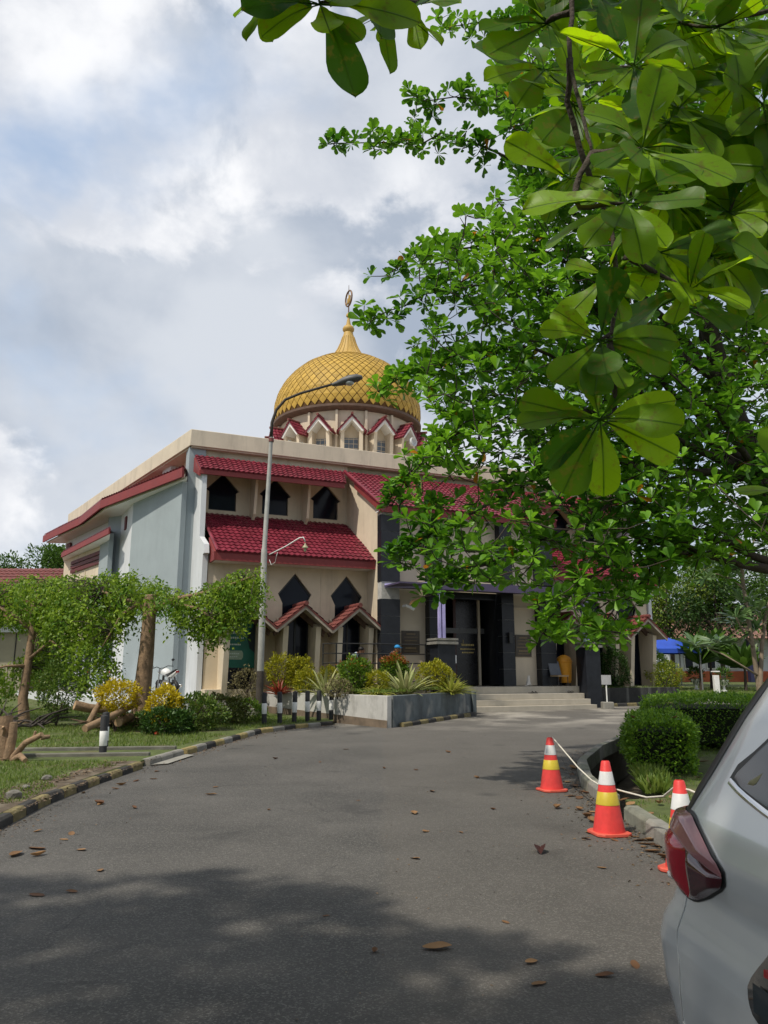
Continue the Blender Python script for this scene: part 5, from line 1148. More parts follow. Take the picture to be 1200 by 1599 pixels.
small_tree('pruned_tree', 'pruned tree with thick bare trunk and flat drooping crown', [Vector((at(222, 1110, TA).x - .02, TA, gz(TA) + .05))] + A_([(222, 1085, 0), (229, 1020, 0), (233, 970, 0), (236, 930, 0)], TA), [.27, .22, .19, .17, .15],
    [(A_([(236, 958, 0), (252, 944, -.1), (275, 935, -.2), (310, 928, -.3), (355, 915, -.4), (400, 898, -.5)], TA), .09), (A_([(234, 955, 0), (212, 942, .1), (180, 930, .3), (140, 918, .4)], TA), .08), (A_([(260, 940, -.1), (310, 950, -.6), (345, 975, -.9)], TA), .05), (A_([(215, 943, .1), (190, 960, -.5), (160, 1010, -.8)], TA), .05)],
    [([(70, 905), (130, 895), (200, 888), (245, 903), (262, 922), (255, 938), (225, 945), (200, 960), (180, 990), (150, 1000), (110, 1010), (75, 985)], 470, .9), ([(110, 1000), (190, 995), (180, 1035), (160, 1060), (140, 1075), (112, 1050)], 55, .5), ([(245, 912), (300, 922), (335, 908), (365, 890), (408, 884), (412, 925), (392, 950), (372, 972), (345, 985), (335, 1000), (318, 985), (290, 970), (265, 950)], 270, .55)], TA)
TB = 21.5
small_tree('pruned_tree', 'leafy low tree at the left edge leaning over the lawn', [Vector((at(40, 1120, TB).x, TB, gz(TB) + .05))] + A_([(36, 1090, 0), (44, 1040, 0), (50, 990, .1), (54, 940, .2)], TB), [.16, .13, .11, .1, .08],
    [(A_([(50, 985, .1), (20, 960, .1), (-15, 940, .2), (-50, 935, .3)], TB), .07), (A_([(52, 960, .2), (80, 930, 0), (115, 910, -.2)], TB), .07), (A_([(45, 1030, 0), (80, 1000, -.5), (105, 1020, -.7)], TB), .05), (A_([(44, 1040, 0), (10, 1040, -.4), (-30, 1050, -.5)], TB), .05)],
    [([(-60, 925), (0, 908), (50, 895), (110, 898), (125, 930), (100, 975), (50, 975), (0, 970), (-60, 970)], 330, .9), ([(-60, 1050), (15, 1040), (55, 1005), (95, 985), (110, 1040), (85, 1075), (35, 1060), (0, 1085), (-60, 1085)], 150, .6)], TB)
# cut logs, stump, branches -----------------------------------------
def log(name, pts, r, label, m=M_bark, cat='log', group='cut wood on the lawn'):
    root = empty(name, pts[0], label, cat, group); pts = [Vector(p) for p in pts]
    m_ = MB(); n_ = len(pts); rr = [r * (1 - .25 * i / max(1, n_ - 1)) * random.uniform(.93, 1.07) for i in range(n_)]; m_.tube(pts, rr, 12); o = m_.build('bark', m, root, smooth=60)
    for e, q, k in ((pts[0], (pts[0] - pts[1]).normalized(), rr[0]), (pts[-1], (pts[-1] - pts[-2]).normalized(), rr[-1])):
        a, b, _ = frame_of(q); m_ = MB(); m_.add([e + q * .004 + (a * math.cos(t) + b * math.sin(t)) * k * .88 for t in np.linspace(0, 2 * math.pi, 13)[:-1]], [tuple(range(12))]); m_.build('sawn_end', M_cut, root)
    return root
LY = 19.0
log('sawn_log', [at(133, 1138, 17.6), at(175, 1118, 18.4), at(218, 1097, 19.3)], .085, 'pale straight log leaning against the pruned tree', mat('pale_bark', (.26, .17, .10), .85, .25, 6, .5, 40))
log('sawn_log', [at(117, 1101, 19.2), at(140, 1106, 19.4), at(168, 1108, 19.6)], .12, 'thick short log with pale sawn face lying left of the pruned tree')
log('sawn_log', [at(185, 1128, 18.6), at(205, 1118, 19.4)], .11, 'short round log under the leaning log')
log('sawn_log', [at(140, 1128, 18.6), at(150, 1108, 18.7), at(156, 1098, 18.8)], .08, 'short upright branch stub beside the thick log')
log('sawn_log', [at(64, 1152, 16.4), (at(78, 1150, 16.5))], .05, 'small chip of wood lying alone on the lawn')
def brush(name, label, c, n, L_, r, m):
    root = empty(name, c, label, 'brushwood'); c = Vector(c)
    for k in range(n):
        a = random.random() * 6.28; b = c + Vector((random.uniform(-1, 1) * .7, random.uniform(-.4, .4), .05)); d = Vector((math.cos(a), math.sin(a) * .6, random.uniform(-.05, .5))); l = L_ * random.uniform(.4, 1)
        q = MB(); q.tube([b, b + d * l * .5 + Vector((random.uniform(-.1, .1), 0, random.uniform(0, .1))), b + d * l], [r * random.uniform(.5, 1), r * .6, r * .2], 6); q.build('branch', m, root)
q = lawnp(185, 20.0); brush('brush_pile', 'heap of cut branches and roots at the foot of the pruned tree', q, 60, 1.0, .045, mat('root_wood', (.14, .09, .06), .9, .4, 8))
q = lawnp(20, 20.0); brush('brush_pile', 'dark pile of twigs and rubble at the left edge of the lawn', q, 45, 1.3, .04, mat('dead_wood', (.06, .05, .045), .9, .4, 8))
sb = at(10, 1190, 13.6); st_ = empty('tree_stump', (sb.x, sb.y, gz(13.6) + .1), 'chopped tree stump with side shoots at the left edge', 'stump')
for pts, r in (([(5, 1192, 0), (8, 1150, 0), (8, 1118, 0)], .17), ([(12, 1185, -.1), (20, 1150, -.1), (22, 1128, -.1)], .085), ([(18, 1186, -.1), (40, 1160, -.2), (66, 1147, -.3)], .06), ([(20, 1188, -.1), (32, 1180, -.3), (40, 1188, -.4)], .06), ([(-5, 1140, 0), (0, 1120, 0), (12, 1127, 0)], .05), ([(52, 1154, -.25), (56, 1142, -.25)], .025), ([(4, 1150, -.1), (8, 1140, -.15), (5, 1135, -.2)], .03)):
    m_ = MB(); P_ = [at(a, b, 13.6 + c) for a, b, c in pts]; m_.tube(P_, [r, r * .85, r * .75][:len(P_)], 10); o = m_.build('stub', M_bark, st_, smooth=60)
    d = (P_[-1] - P_[-2]).normalized(); a, b, _ = frame_of(d); m_ = MB(); m_.add([P_[-1] + d * .004 + (a * math.cos(t) + b * math.sin(t)) * r * .66 for t in np.linspace(0, 6.2832, 11)[:-1]], [tuple(range(10))]); m_.build('sawn_end', M_cut, o)
# stones by the kerb
for px, y, r, lb in ((23, 9.6, .10, 'largest grey stone lying by the kerb on the left'), (72, 11.2, .07, 'medium grey stone by the kerb on the left'), (40, 10.4, .05, 'small pale stone between two larger stones')):
    q = at(px, 1240, y); bm = bmesh.new(); bmesh.ops.create_icosphere(bm, subdivisions=2, radius=r)
    for v in bm.verts: v.co *= random.uniform(.8, 1.15); v.co.z *= .7
    me = bpy.data.meshes.new('stone'); bm.to_mesh(me); bm.free(); me.materials.append(mat('grey_stone', (.16, .15, .13), .9, .3, 12, .5, 40)); tag(place('stone', me, None, (q.x, y, .1 + r * .4)), lb, 'stone', 'stones by the kerb')
# hedges -------------------------------------------------------------
M_hedge = leafmat('hedge_leaf', (.07, .18, .015), (.28, .46, .035), trans=.35)
def hedge(corners, h, n, label, z0=None):
    """box hedge on a plan quad, leaves on and just under its faces"""
    c = [Vector((*q, 0)) for q in corners]; base = sum(c, Vector()) / 4; zb = gz(base.y) + .07
    root = empty('hedge', (base.x, base.y, zb), label, 'hedge', 'clipped hedges')
    P = []; D = []
    L4 = [(c[(i + 1) % 4] - c[i]).length for i in range(4)]; top = L4[0] * L4[1]; areas = [l * h for l in L4] + [top]; tot = sum(areas)
    for i in range(4):
        k = int(n * areas[i] / tot); t = rng.random(k); v = rng.random(k) * 1.04; a, b = np.array(c[i]), np.array(c[(i + 1) % 4]); nn = np.array([(b - a)[1], -(b - a)[0], 0]); nn /= np.linalg.norm(nn)
        if np.dot(nn, (a + b) / 2 - np.array(base)) < 0: nn = -nn
        p = a + (b - a) * t[:, None]; p[:, 2] = zb + v * h
        und = -.10 * np.clip((v - .7) / .34, 0, 1) ** 2 + .05 * np.sin(p[:, 0] * 6 + p[:, 2] * 5) + .04 * np.sin(p[:, 1] * 7 - p[:, 2] * 8); rnd_ = np.where(v > .85, -(v - .85) * .3, 0) + np.where(v < .2, (v - .2) * .35, 0)
        p += nn * (und + rnd_ + rng.normal(0, .035, k))[:, None]; P.append(p); D.append(nn + rng.normal(0, .6, p.shape) + np.array([0, 0, .25]))
    k = int(n * top / tot); t = rng.random(k)[:, None]; s = rng.random(k)[:, None]; a, b, cc, d = [np.array(q) for q in c]
    p = (a + (b - a) * t) * (1 - s) + (d + (cc - d) * t) * s; p[:, 2] = zb + h - .10 * (np.abs(2 * t[:, 0] - 1) ** 4 + np.abs(2 * s[:, 0] - 1) ** 4) + .03 * np.sin(p[:, 0] * 8) + .03 * np.sin(p[:, 1] * 7) + rng.normal(0, .03, k)
    P.append(p); D.append(np.array([0, 0, 1.]) + rng.normal(0, .6, p.shape))
    o = leaf_cloud('foliage', 'diamond', np.vstack(P), np.vstack(D), .058 * (.6 + .8 * rng.random(sum(map(len, P)))), M_hedge, root); o['kind'] = 'stuff'
    m_ = MB(); cc = [base + (q - base) * .88 for q in c]; m_.hexa([Vector((q.x, q.y, zb + .1)) for q in cc] + [Vector((q.x, q.y, zb + h - .17)) for q in cc]); m_.build('dark_core', mat('hedge_core', (.012, .016, .006), 1, .4, 20), root)  # near-black block giving the hedge its inner shade by colour
hedge([(3.72, 12.0), (4.58, 11.85), (5.4, 14.3), (4.5, 14.7)], .76, 15000, 'nearest clipped green hedge behind the cones')
hedge([(5.0, 15.4), (7.2, 15.0), (8.4, 17.6), (6.1, 18.2)], .92, 15000, 'longer shaded hedge behind the nearest one')
hedge([(7.75, 16.0), (9.2, 15.7), (9.9, 17.8), (8.4, 18.2)], .95, 11000, 'small square hedge partly behind the silver car')
# ------------------------------------------------------------------ the big spreading tree on the right (rosette leaves)
M_ros = leafmat('rosette_leaf', (.04, .135, .011), (.20, .41, .03), (.42, .17, .02), trans=.38, tcol=(1.35, 1.35, .8), rough=.38)
M_leafobj = leafmat('rosette_leaf_single', (.04, .135, .011), (.20, .41, .03), trans=.38, tcol=(1.35, 1.35, .8), rough=.38, obj=True)
def rosette_leaves(C, axes, per, L_, spread=.95):
    n = len(C); pos = []; dirs = []; size = []
    for i in range(n):
        k = int(per + rng.integers(-1, 3)); ax = axes[i] / np.linalg.norm(axes[i]); u = np.cross(ax, [0.3, .2, 1]); u /= np.linalg.norm(u) + 1e-9; v = np.cross(ax, u); ph = rng.random() * 6.28; sc = rng.uniform(.72, 1.12)
        for j in range(k):
            t = ph + j * 2.399; s = spread + rng.normal(0, .22); d = ax * math.cos(s) + (u * math.cos(t) + v * math.sin(t)) * math.sin(s)
            d = d + rng.normal(0, .12, 3); pos.append(C[i] + d * .015); dirs.append(d); size.append(L_ * sc * rng.uniform(.72, 1.1))
    return np.array(pos), np.array(dirs), np.array(size)
def big_tree():
    tr = [Vector(p) for p in ((7.4, 13.4, 0.0), (7.25, 13.2, 1.6), (6.95, 13.0, 3.2), (6.45, 12.8, 4.8), (5.9, 12.6, 6.4), (5.5, 12.4, 8.4), (5.3, 12.3, 10.4))]
    root = empty('spreading_tree', tr[0], 'large tree with green rosette leaves covering the right half of the mosque', 'tree')
    m_ = MB(); m_.tube(tr, [.30, .25, .22, .2, .17, .12, .06], 12); m_.build('trunk', M_barkd, root, smooth=60)
    limbs = [(4, [(900, 330, 12.4), (780, 235, 12.2), (690, 210, 12.0), (600, 222, 11.8), (520, 224, 11.7)]), (5, [(850, 140, 12.6), (740, 150, 12.4), (650, 158, 12.3)]), (5, [(900, 40, 13), (780, 30, 13), (695, 42, 13)]),
             (4, [(880, 400, 12), (770, 380, 11.8), (680, 390, 11.6), (610, 425, 11.5)]), (3, [(930, 480, 12), (800, 440, 11.6), (700, 450, 11.4), (630, 478, 11.3), (577, 500, 11.2)]), (3, [(930, 560, 11.8), (800, 540, 11.4), (700, 560, 11.2), (640, 585, 11.1), (592, 610, 11)]),
             (3, [(950, 640, 11.8), (820, 640, 11.3), (720, 680, 11), (640, 735, 10.9), (612, 790, 10.8)]), (3, [(950, 720, 11.6), (830, 750, 11.2), (740, 800, 10.9), (650, 850, 10.7), (625, 870, 10.7)]), (2, [(980, 780, 11.6), (880, 830, 11.2), (780, 870, 10.9), (700, 900, 10.7), (672, 930, 10.7)]),
             (2, [(1000, 840, 11.6), (930, 900, 11.2), (870, 950, 11), (850, 990, 10.9)]), (2, [(1040, 860, 11.8), (980, 930, 11.4), (930, 990, 11.2)]), (3, [(1080, 700, 13), (1010, 640, 13.4), (960, 540, 13.6)]), (4, [(1080, 480, 13.5), (1000, 380, 13.8), (950, 250, 14)]), (4, [(1150, 560, 13.4), (1180, 420, 13.8)]), (3, [(1180, 700, 12.5), (1200, 820, 12)]), (3, [(1120, 640, 11), (1060, 600, 10.6), (1020, 560, 10.4)]), (5, [(1050, 200, 13.5), (1120, 60, 13.5)])]
    nodes = [np.array(q) for q in tr[2:]]; extra = []
    for k, path in limbs:
        P = [tr[k]] + [at(*q) for q in path]; fine = []
        for a, b in zip(P, P[1:]):
            c = max(2, int((b - a).length / .3)); fine += [a.lerp(b, i / c) + Vector((random.gauss(0, .03), random.gauss(0, .03), random.gauss(0, .03))) for i in range(c)]
        fine.append(P[-1]); n_ = len(fine); m_ = MB(); m_.tube(fine, [.075 * (1 - i / n_) ** 1.5 + .008 for i in range(n_)], 8); m_.build('limb', M_barkd, root, smooth=True)
        nodes += [np.array(q) for q in fine[2:]]
        for i, q in enumerate(fine):
            if i > n_ * .3: extra += [np.array(Vector(q).lerp(Vector(fine[min(i + 1, n_ - 1)]), random.random())) + rng.normal(0, .085 + .17 * (1 - i / n_), 3) for _ in range(6 if i < n_ - 2 else 4)]
    poly = [(830, -40), (800, 40), (770, 120), (775, 185), (810, 240), (770, 300), (715, 340), (660, 395), (640, 430), (660, 470), (645, 530), (640, 600), (690, 650), (655, 705), (625, 750), (620, 800), (640, 860), (690, 905), (745, 915), (790, 905), (840, 940), (860, 1000), (930, 1008), (1000, 980), (1030, 930), (1060, 880), (1240, 850), (1260, -40)]
    q = in_poly(poly, 3300)
    low = (q[:, 1] > 735) & (q[:, 0] < 905); q = q[~(low & (rng.random(len(q)) < .48))]
    edge = (q[:, 0] < 740) & (q[:, 1] < 560); q = q[~(edge & (rng.random(len(q)) < .45))]
    Y = 11.6 + (q[:, 0] - 800) / 400 * 1.2 + rng.normal(0, 1.05, len(q)); Y = np.clip(Y, 9.6, 15.5)
    pts = np.vstack([at_np(q, Y), np.array(extra)])
    N = np.array(nodes); dist = np.array([((N - p) ** 2).sum(1).min() for p in pts]); pts = pts[np.argsort(dist)]
    A = np.zeros((len(N) + len(pts), 3)); A[:len(N)] = N; cnt = len(N); tw = MB(); axes = []
    for p in pts:
        d2 = ((A[:cnt] - p) ** 2).sum(1); k = A[np.argmin(d2)]; L2 = math.sqrt(d2.min()); mid = (k + p) / 2 + np.array([0, 0, -.06 * L2]) + rng.normal(0, .04, 3) * L2
        tw.tube([k, mid, p], [.011, .008, .006], 4, cap=False); A[cnt] = p; cnt += 1
        ax = (p - k) / (L2 + 1e-6) * .7 + np.array([0, -.15, .8]) + rng.normal(0, .3, 3); axes.append(ax)
    t_ = tw.build('twigs', M_barkd, root, smooth=True, fix=False); t_['kind'] = 'stuff'
    pos, dirs, size = rosette_leaves(pts, np.array(axes), 9, .205, 1.1)
    # the 300 leaves that show largest are leaves of their own
    dn = np.linalg.norm(pos - np.array([0, 0, CZ]), axis=1); dd = dirs / np.linalg.norm(dirs, axis=1, keepdims=True); px = 600 + F * pos[:, 0] / (pos[:, 1] * cP + (pos[:, 2] - CZ) * sP); py = 799.5 - F * (-pos[:, 1] * sP + (pos[:, 2] - CZ) * cP) / (pos[:, 1] * cP + (pos[:, 2] - CZ) * sP)
    score = size / dn * ((px > 0) & (px < 1190) & (py > 10)); idx = np.argsort(-score); big = idx[:300]; rest = idx[300:]
    lm = leaf_mesh('leaf_blade', 'obovate', [(0, 0, 0)], [(1, 0, 0)], 1.0, M_leafobj, upbias=0.0); B_ = basis(dirs[big])
    for i, k in enumerate(big):
        o = place('leaf', lm, root); Mx = Matrix(B_[i].tolist()).to_4x4(); Mx = Matrix.Translation(Vector(pos[k]) - tr[0]) @ Mx @ Matrix.Scale(size[k], 4); o.matrix_basis = Mx
    hue = np.clip(.5 + .22 * np.sin(pos[rest][:, 0] * 1.9 + pos[rest][:, 2] * 1.3) + .18 * np.sin(pos[rest][:, 1] * 2.3 - pos[rest][:, 2] * 2.1) + rng.normal(0, .2, len(rest)), 0, .97); hue = np.where(rng.random(len(rest)) < .008, 1.0, hue)
    cr = leaf_cloud('crown', 'obovate', pos[rest], dirs[rest], size[rest], M_ros, root, rnd=hue, widths=np.full(len(rest), 1.12)); cr['kind'] = 'stuff'
big_tree()
# ------------------------------------------------------------------ the near tree: large leaves hanging over the camera
M_big = leafmat('large_leaf', (.035, .11, .008), (.24, .42, .014), trans=.58, tcol=(2.0, 1.75, .4), rough=.42, spec=.25, obj=True, vein=True)
M_under = leafmat('canopy_leaf', (.05, .14, .01), (.12, .26, .016), trans=.45)
def big_leaf(name, curl, fold, wave, seed):
    r_ = random.Random(seed); TT = (0, .07, .18, .32, .46, .60, .72, .82, .90, .95, .983, 1.0); nx, ny = 11, 3; m_ = MB(); vs = []
    for i in range(nx + 1):
        t = TT[i]; w = .33 * (t ** .8) * math.sqrt(max(0, 1 - t ** 7)) if i < nx else .0
        if i == 0: w = .012
        for j in range(-ny, ny + 1):
            y = w * j / ny; a = abs(j) / ny
            vs.append((t * (1 - .06 * curl * t) if i < nx else .994 - .03 * curl, y * (1 + (.06 * math.sin(t * 9 + seed)) * a), -curl * t * t + fold * abs(y) + wave * a * math.sin(t * 8 + seed * 2 + (1 if j > 0 else 2.2)) * .05))
    W_ = 2 * ny + 1; fs = [(i * W_ + j, i * W_ + j + 1, (i + 1) * W_ + j + 1, (i + 1) * W_ + j) for i in range(nx) for j in range(2 * ny)]
    m_.add(vs, fs); m_.tube([(-.12, 0, .01), (0, 0, 0), (.3, 0, -curl * .09 - .012), (.9, 0, -curl * .81 - .01)], [.012, .012, .009, .003], 5)
    return m_.mesh(name, M_big, True)
def near_tree():
    base = Vector((4.9, .4, .07)); root = empty('large_leaved_tree', base, 'tree with large glossy leaves hanging into the top of the picture', 'tree')
    m_ = MB(); m_.tube([base, (4.8, .5, 1.8), (4.6, .6, 3.4), (4.4, .6, 5.0), (4.2, .5, 6.0)], [.2, .17, .15, .12, .06], 12); m_.build('trunk', M_bark, root, smooth=60)
    limbs = [[(4.6, .6, 3.6), (3.2, .9, 4.6), (1.0, .9, 5.1), (-1.6, .4, 5.2), (-4.2, .2, 5.0), (-6.5, 0, 4.8)], [(4.5, .6, 4.2), (2.6, -.6, 5.2), (0, -2, 5.4), (-3, -3, 5.2)], [(3.2, .9, 4.6), (1.8, 1.9, 4.7), (.4, 2.1, 4.9), (-1.4, 1.6, 5.0), (-3.0, 1.9, 5.0)], [(4.6, .6, 3.5), (3.2, 1.9, 4.2), (2.6, 2.3, 4.3), (2.1, 2.5, 4.35)], [(2.1, 2.5, 4.35), (1.4, 2.65, 4.3), tuple(at(905, -60, 2.62)), tuple(at(893, 0, 2.6)), tuple(at(889, 60, 2.58)), tuple(at(893, 110, 2.55)), tuple(at(908, 170, 2.5)), tuple(at(918, 215, 2.47)), tuple(at(925, 240, 2.45))],
             [tuple(at(925, 240, 2.45)), tuple(at(960, 236, 2.42)), tuple(at(1000, 233, 2.4))], [tuple(at(925, 240, 2.45)), tuple(at(906, 272, 2.42)), tuple(at(898, 305, 2.4)), tuple(at(905, 324, 2.38)), tuple(at(940, 320, 2.35)), tuple(at(975, 318, 2.32))], [tuple(at(914, 112, 2.54)), tuple(at(950, 110, 2.52)), tuple(at(990, 105, 2.5))], [tuple(at(893, 20, 2.6)), tuple(at(862, 28, 2.65)), tuple(at(852, 36, 2.7))],
             [tuple(at(890, 90, 2.57)), tuple(at(886, 160, 2.66)), tuple(at(905, 230, 2.72)), tuple(at(945, 330, 2.72)), tuple(at(962, 420, 2.68)), tuple(at(962, 480, 2.64)), tuple(at(955, 520, 2.62)), tuple(at(935, 532, 2.6))], [tuple(at(952, 528, 2.62)), tuple(at(958, 590, 2.6)), tuple(at(960, 645, 2.6)), tuple(at(938, 655, 2.6))], [tuple(at(975, 400, 2.7)), tuple(at(1030, 430, 2.7)), tuple(at(1072, 454, 2.7))],
             [(2.1, 2.5, 4.35), tuple(at(1240, 0, 2.9)), tuple(at(1190, 20, 2.85)), tuple(at(1120, 42, 2.8)), tuple(at(1060, 35, 2.85))], [(3.2, 1.9, 4.2), tuple(at(1260, 100, 3.0)), tuple(at(1205, 170, 2.95)), tuple(at(1170, 250, 3.0)), tuple(at(1140, 330, 3.0))], [tuple(at(1260, 100, 3.0)), tuple(at(1250, 300, 2.8)), tuple(at(1235, 460, 2.65)), tuple(at(1235, 640, 2.6)), tuple(at(1225, 765, 2.6))], [(1.8, 1.9, 4.7), tuple(at(720, -90, 2.3)), tuple(at(650, 5, 2.25)), tuple(at(580, -10, 2.1)), tuple(at(500, 5, 2.0))], [(-1.4, 1.6, 5.0), tuple(at(112, -70, 2.6))]]
    for i, P in enumerate(limbs):
        P = [Vector(p) for p in P]; n_ = len(P); r0 = .1 if i in (0, 1) else .07 if i in (2, 3) else .013
        pp = []
        for a, b in zip(P, P[1:]): pp += [a, a.lerp(b, .5) + Vector((random.gauss(0, 1), random.gauss(0, 1), random.gauss(0, 1))) * (b - a).length * .03]
        pp.append(P[-1]); m_ = MB(); m_.tube(pp, [max(.0055, r0 * (1 - .6 * k / len(pp))) * random.uniform(.92, 1.12) for k in range(len(pp))], 8); m_.build('branch', M_barkd if i > 3 else M_bark, root, smooth=True)
    variants = [big_leaf('large_leaf_a', .10, .10, .6, 1), big_leaf('large_leaf_b', .25, .22, .9, 2), big_leaf('large_leaf_c', .02, .05, .8, 3), big_leaf('large_leaf_d', .38, .3, .5, 4)]
    ros = [(855, 38, 2.7, 9, .28), (800, -15, 2.8, 8, .28), (990, 105, 2.5, 9, .26), (1002, 232, 2.4, 9, .26), (977, 318, 2.32, 10, .265), (937, 532, 2.6, 9, .245), (937, 655, 2.6, 10, .25), (1076, 455, 2.7, 9, .26), (1120, 45, 2.8, 9, .26), (1060, 30, 2.85, 9, .27), (1192, 165, 2.95, 9, .28), (1165, 255, 3.0, 9, .27), (1138, 332, 3.0, 9, .27), (1060, 170, 2.95, 9, .27), (1238, 455, 2.65, 8, .25), (1238, 770, 2.6, 8, .24), (895, 165, 2.85, 9, .27), (890, 280, 2.75, 7, .22), (950, 430, 2.72, 7, .21), (1030, 395, 2.75, 7, .24), (930, -25, 2.7, 8, .28), (1180, -30, 2.75, 8, .28), (500, 8, 2.0, 9, .235), (645, 10, 2.25, 8, .19), (580, -8, 2.1, 8, .22), (440, -20, 2.1, 7, .22), (112, -100, 2.6, 7, .25), (1230, 60, 2.9, 9, .27), (1090, 260, 3.1, 9, .27), (990, 20, 3.0, 9, .27), (1150, 130, 3.1, 9, .28), (1200, 330, 3.1, 9, .27), (850, 110, 2.95, 8, .27), (1110, 400, 3.1, 8, .26), (1040, 300, 3.05, 8, .26)]
    ros = [(a, b, c, d, e * 1.1) for a, b, c, d, e in ros] + [(float(q[0]), float(q[1]), random.uniform(3.0, 3.5), 9, .29) for q in in_poly([(800, -20), (1230, -20), (1230, 400), (1060, 420), (930, 380), (870, 230), (810, 100)], 17)]
    for (px, py, Y, n_, L_) in ros:
        c = at(px, py, Y); ax = Vector((random.gauss(0, .25), -.9 + random.gauss(0, .25), .25)).normalized(); u, v, _ = frame_of(ax); ph = random.random() * 6.28
        for j in range(n_):
            t = ph + j * 2.399 + random.gauss(0, .15); s = 1.3 + random.gauss(0, .22); d = (ax * math.cos(s) + (u * math.cos(t) + v * math.sin(t)) * math.sin(s)); d.z -= .22; d.normalize()
            zz = ax + Vector((0, 0, .15)) + Vector((random.gauss(0, .3), random.gauss(0, .3), random.gauss(0, .3))); y_ = zz.cross(d).normalized(); z_ = d.cross(y_); Mx = Matrix((d, y_, z_)).transposed().to_4x4()
            L2 = L_ * random.uniform(.6, 1.12); o = place('leaf', variants[random.choice((0, 1, 1, 2, 3))], root); o.matrix_basis = Matrix.Translation(c + d * .03 - base) @ Mx @ Matrix.Diagonal((L2, L2 * random.uniform(.9, 1.15), L2, 1))
    # canopy overhead, out of the picture, that shades the foreground road
    edge = [(-9, 3.3), (-5.2, 4.05), (-3.9, 4.3), (-2.9, 4.0), (-2.2, 3.3), (-1.6, 2.9), (-1.0, 2.2), (-.3, 1.55), (.3, .9), (1.5, .2), (3, -.5), (3, -5), (-9, -5)]
    q = in_poly(edge, 2600); z = 5.0 + .3 * np.sin(q[:, 0] * 1.3) + rng.normal(0, .22, len(q)); z = np.where(q[:, 1] > 1.6, np.maximum(z, 1.55 + q[:, 1] * .98 + .25), z)
    sh = (z - 4.7)[:, None] * np.array([.484, .484]); q = q - sh
    pos, dirs, size = rosette_leaves(np.c_[q, z], np.tile([0, 0, 1.], (len(q), 1)) + rng.normal(0, .25, (len(q), 3)), 8, .27, 1.3)
    fw = pos[:, 1] * cP + (pos[:, 2] - CZ) * sP; pxx = 600 + F * pos[:, 0] / np.maximum(fw, .01); pyy = 799.5 - F * (-pos[:, 1] * sP + (pos[:, 2] - CZ) * cP) / np.maximum(fw, .01)
    k = ~((fw > .2) & (pxx > -120) & (pxx < 1320) & (pyy > -130))
    cr = leaf_cloud('crown', 'obovate', pos[k], dirs[k], size[k], M_under, root); cr['kind'] = 'stuff'
near_tree()
# ------------------------------------------------------------------ background trees
M_bg1 = leafmat('background_leaf', (.035, .085, .012), (.10, .19, .025), trans=.3); M_bg2 = leafmat('background_leaf_yellow', (.07, .13, .012), (.20, .27, .03), trans=.3); M_bg3 = leafmat('background_leaf_dark', (.018, .05, .010), (.05, .11, .018), trans=.3)
def bg_tree(name, x, y, h, r, n, leaf, lm, label, group='trees in the background', tr=.18, low=.35):
    root = empty(name, (x, y, gz(min(y, 60)) + .0), label, 'tree', group); zb = gz(min(y, 60))
    m_ = MB(); m_.tube([(x, y, zb - .4), (x + .1, y, zb + h * .3), (x - .1, y, zb + h * .6), (x, y, zb + h * .85)], [tr, tr * .8, tr * .55, tr * .2], 8); t_ = m_.build('trunk', M_barkd, root)
    P = []; D = []
    for k in range(9):
        a = random.random() * 6.28; rr = r * random.uniform(.25, .75) if k else 0; c = np.array([x + rr * math.cos(a), y + rr * math.sin(a), zb + h * random.uniform(low + .12, .88)]); s = r * random.uniform(.35, .55)
        p, d = blob_pts(n // 9, c, (s, s, s * .8), .35); P.append(p); D.append(d + rng.normal(0, .6, d.shape))
        m_ = MB(); m_.tube([(x, y, zb + h * .4), tuple((np.array([x, y, zb + h * .5]) + c) / 2), tuple(c)], [tr * .4, tr * .25, tr * .08], 6); m_.build('limb', M_barkd, root)
    P = np.vstack(P); o = leaf_cloud('crown', 'diamond', P, np.vstack(D), leaf * (.6 + .8 * rng.random(len(P))), lm, root); o['kind'] = 'stuff'
def bx_(px, y): return (px - 600) / F * y * .98
bg_tree('broadleaf_tree', bx_(1050, 52), 52, 8.5, 3.8, 6500, .22, M_bg2, 'yellow-green bushy tree rising behind the blue tent')
bg_tree('broadleaf_tree', bx_(1128, 50), 50, 8.5, 3.6, 6000, .22, M_bg3, 'dark tree right of the yellow-green tree')
bg_tree('broadleaf_tree', bx_(1205, 48), 48, 10, 4, 6000, .24, M_bg1, 'green tree at the right edge in the background')
bg_tree('broadleaf_tree', bx_(1095, 66), 66, 12, 5, 5500, .3, M_bg1, 'tall tree farthest back on the right')
bg_tree('broadleaf_tree', bx_(985, 62), 62, 9, 4, 4500, .28, M_bg1, 'tree half hidden behind the right end of the mosque')
bg_tree('broadleaf_tree', bx_(18, 60), 60, 11.2, 3.2, 9000, .24, M_bg1, 'round-topped tree behind the red roof at far left')
bg_tree('broadleaf_tree', bx_(78, 56), 56, 11.2, 2.5, 9000, .2, M_bg1, 'bushy tree left of the mosque wing in the background')
bg_tree('broadleaf_tree', bx_(128, 48), 48, 7.6, 2.0, 5000, .16, M_bg3, 'small dark tree beside the mosque wing wall')
bg_tree('broadleaf_tree', bx_(-60, 58), 58, 9, 3.6, 4000, .2, M_bg1, 'tree just beyond the left edge of the picture')
for i, (x, y, w_) in enumerate(((-70, 95, 'leftmost'), (-52, 110, 'second from the left'), (-40, 100, 'third from the left'), (20, 115, 'fourth from the left'), (35, 100, 'fifth from the left'), (50, 92, 'third from the right'), (66, 105, 'second from the right'), (84, 98, 'rightmost'))):
    bg_tree('broadleaf_tree', x, y, random.uniform(8, 11), 6.5, 2600, .45, M_bg3, w_ + ' tree of the distant tree line', low=.1)
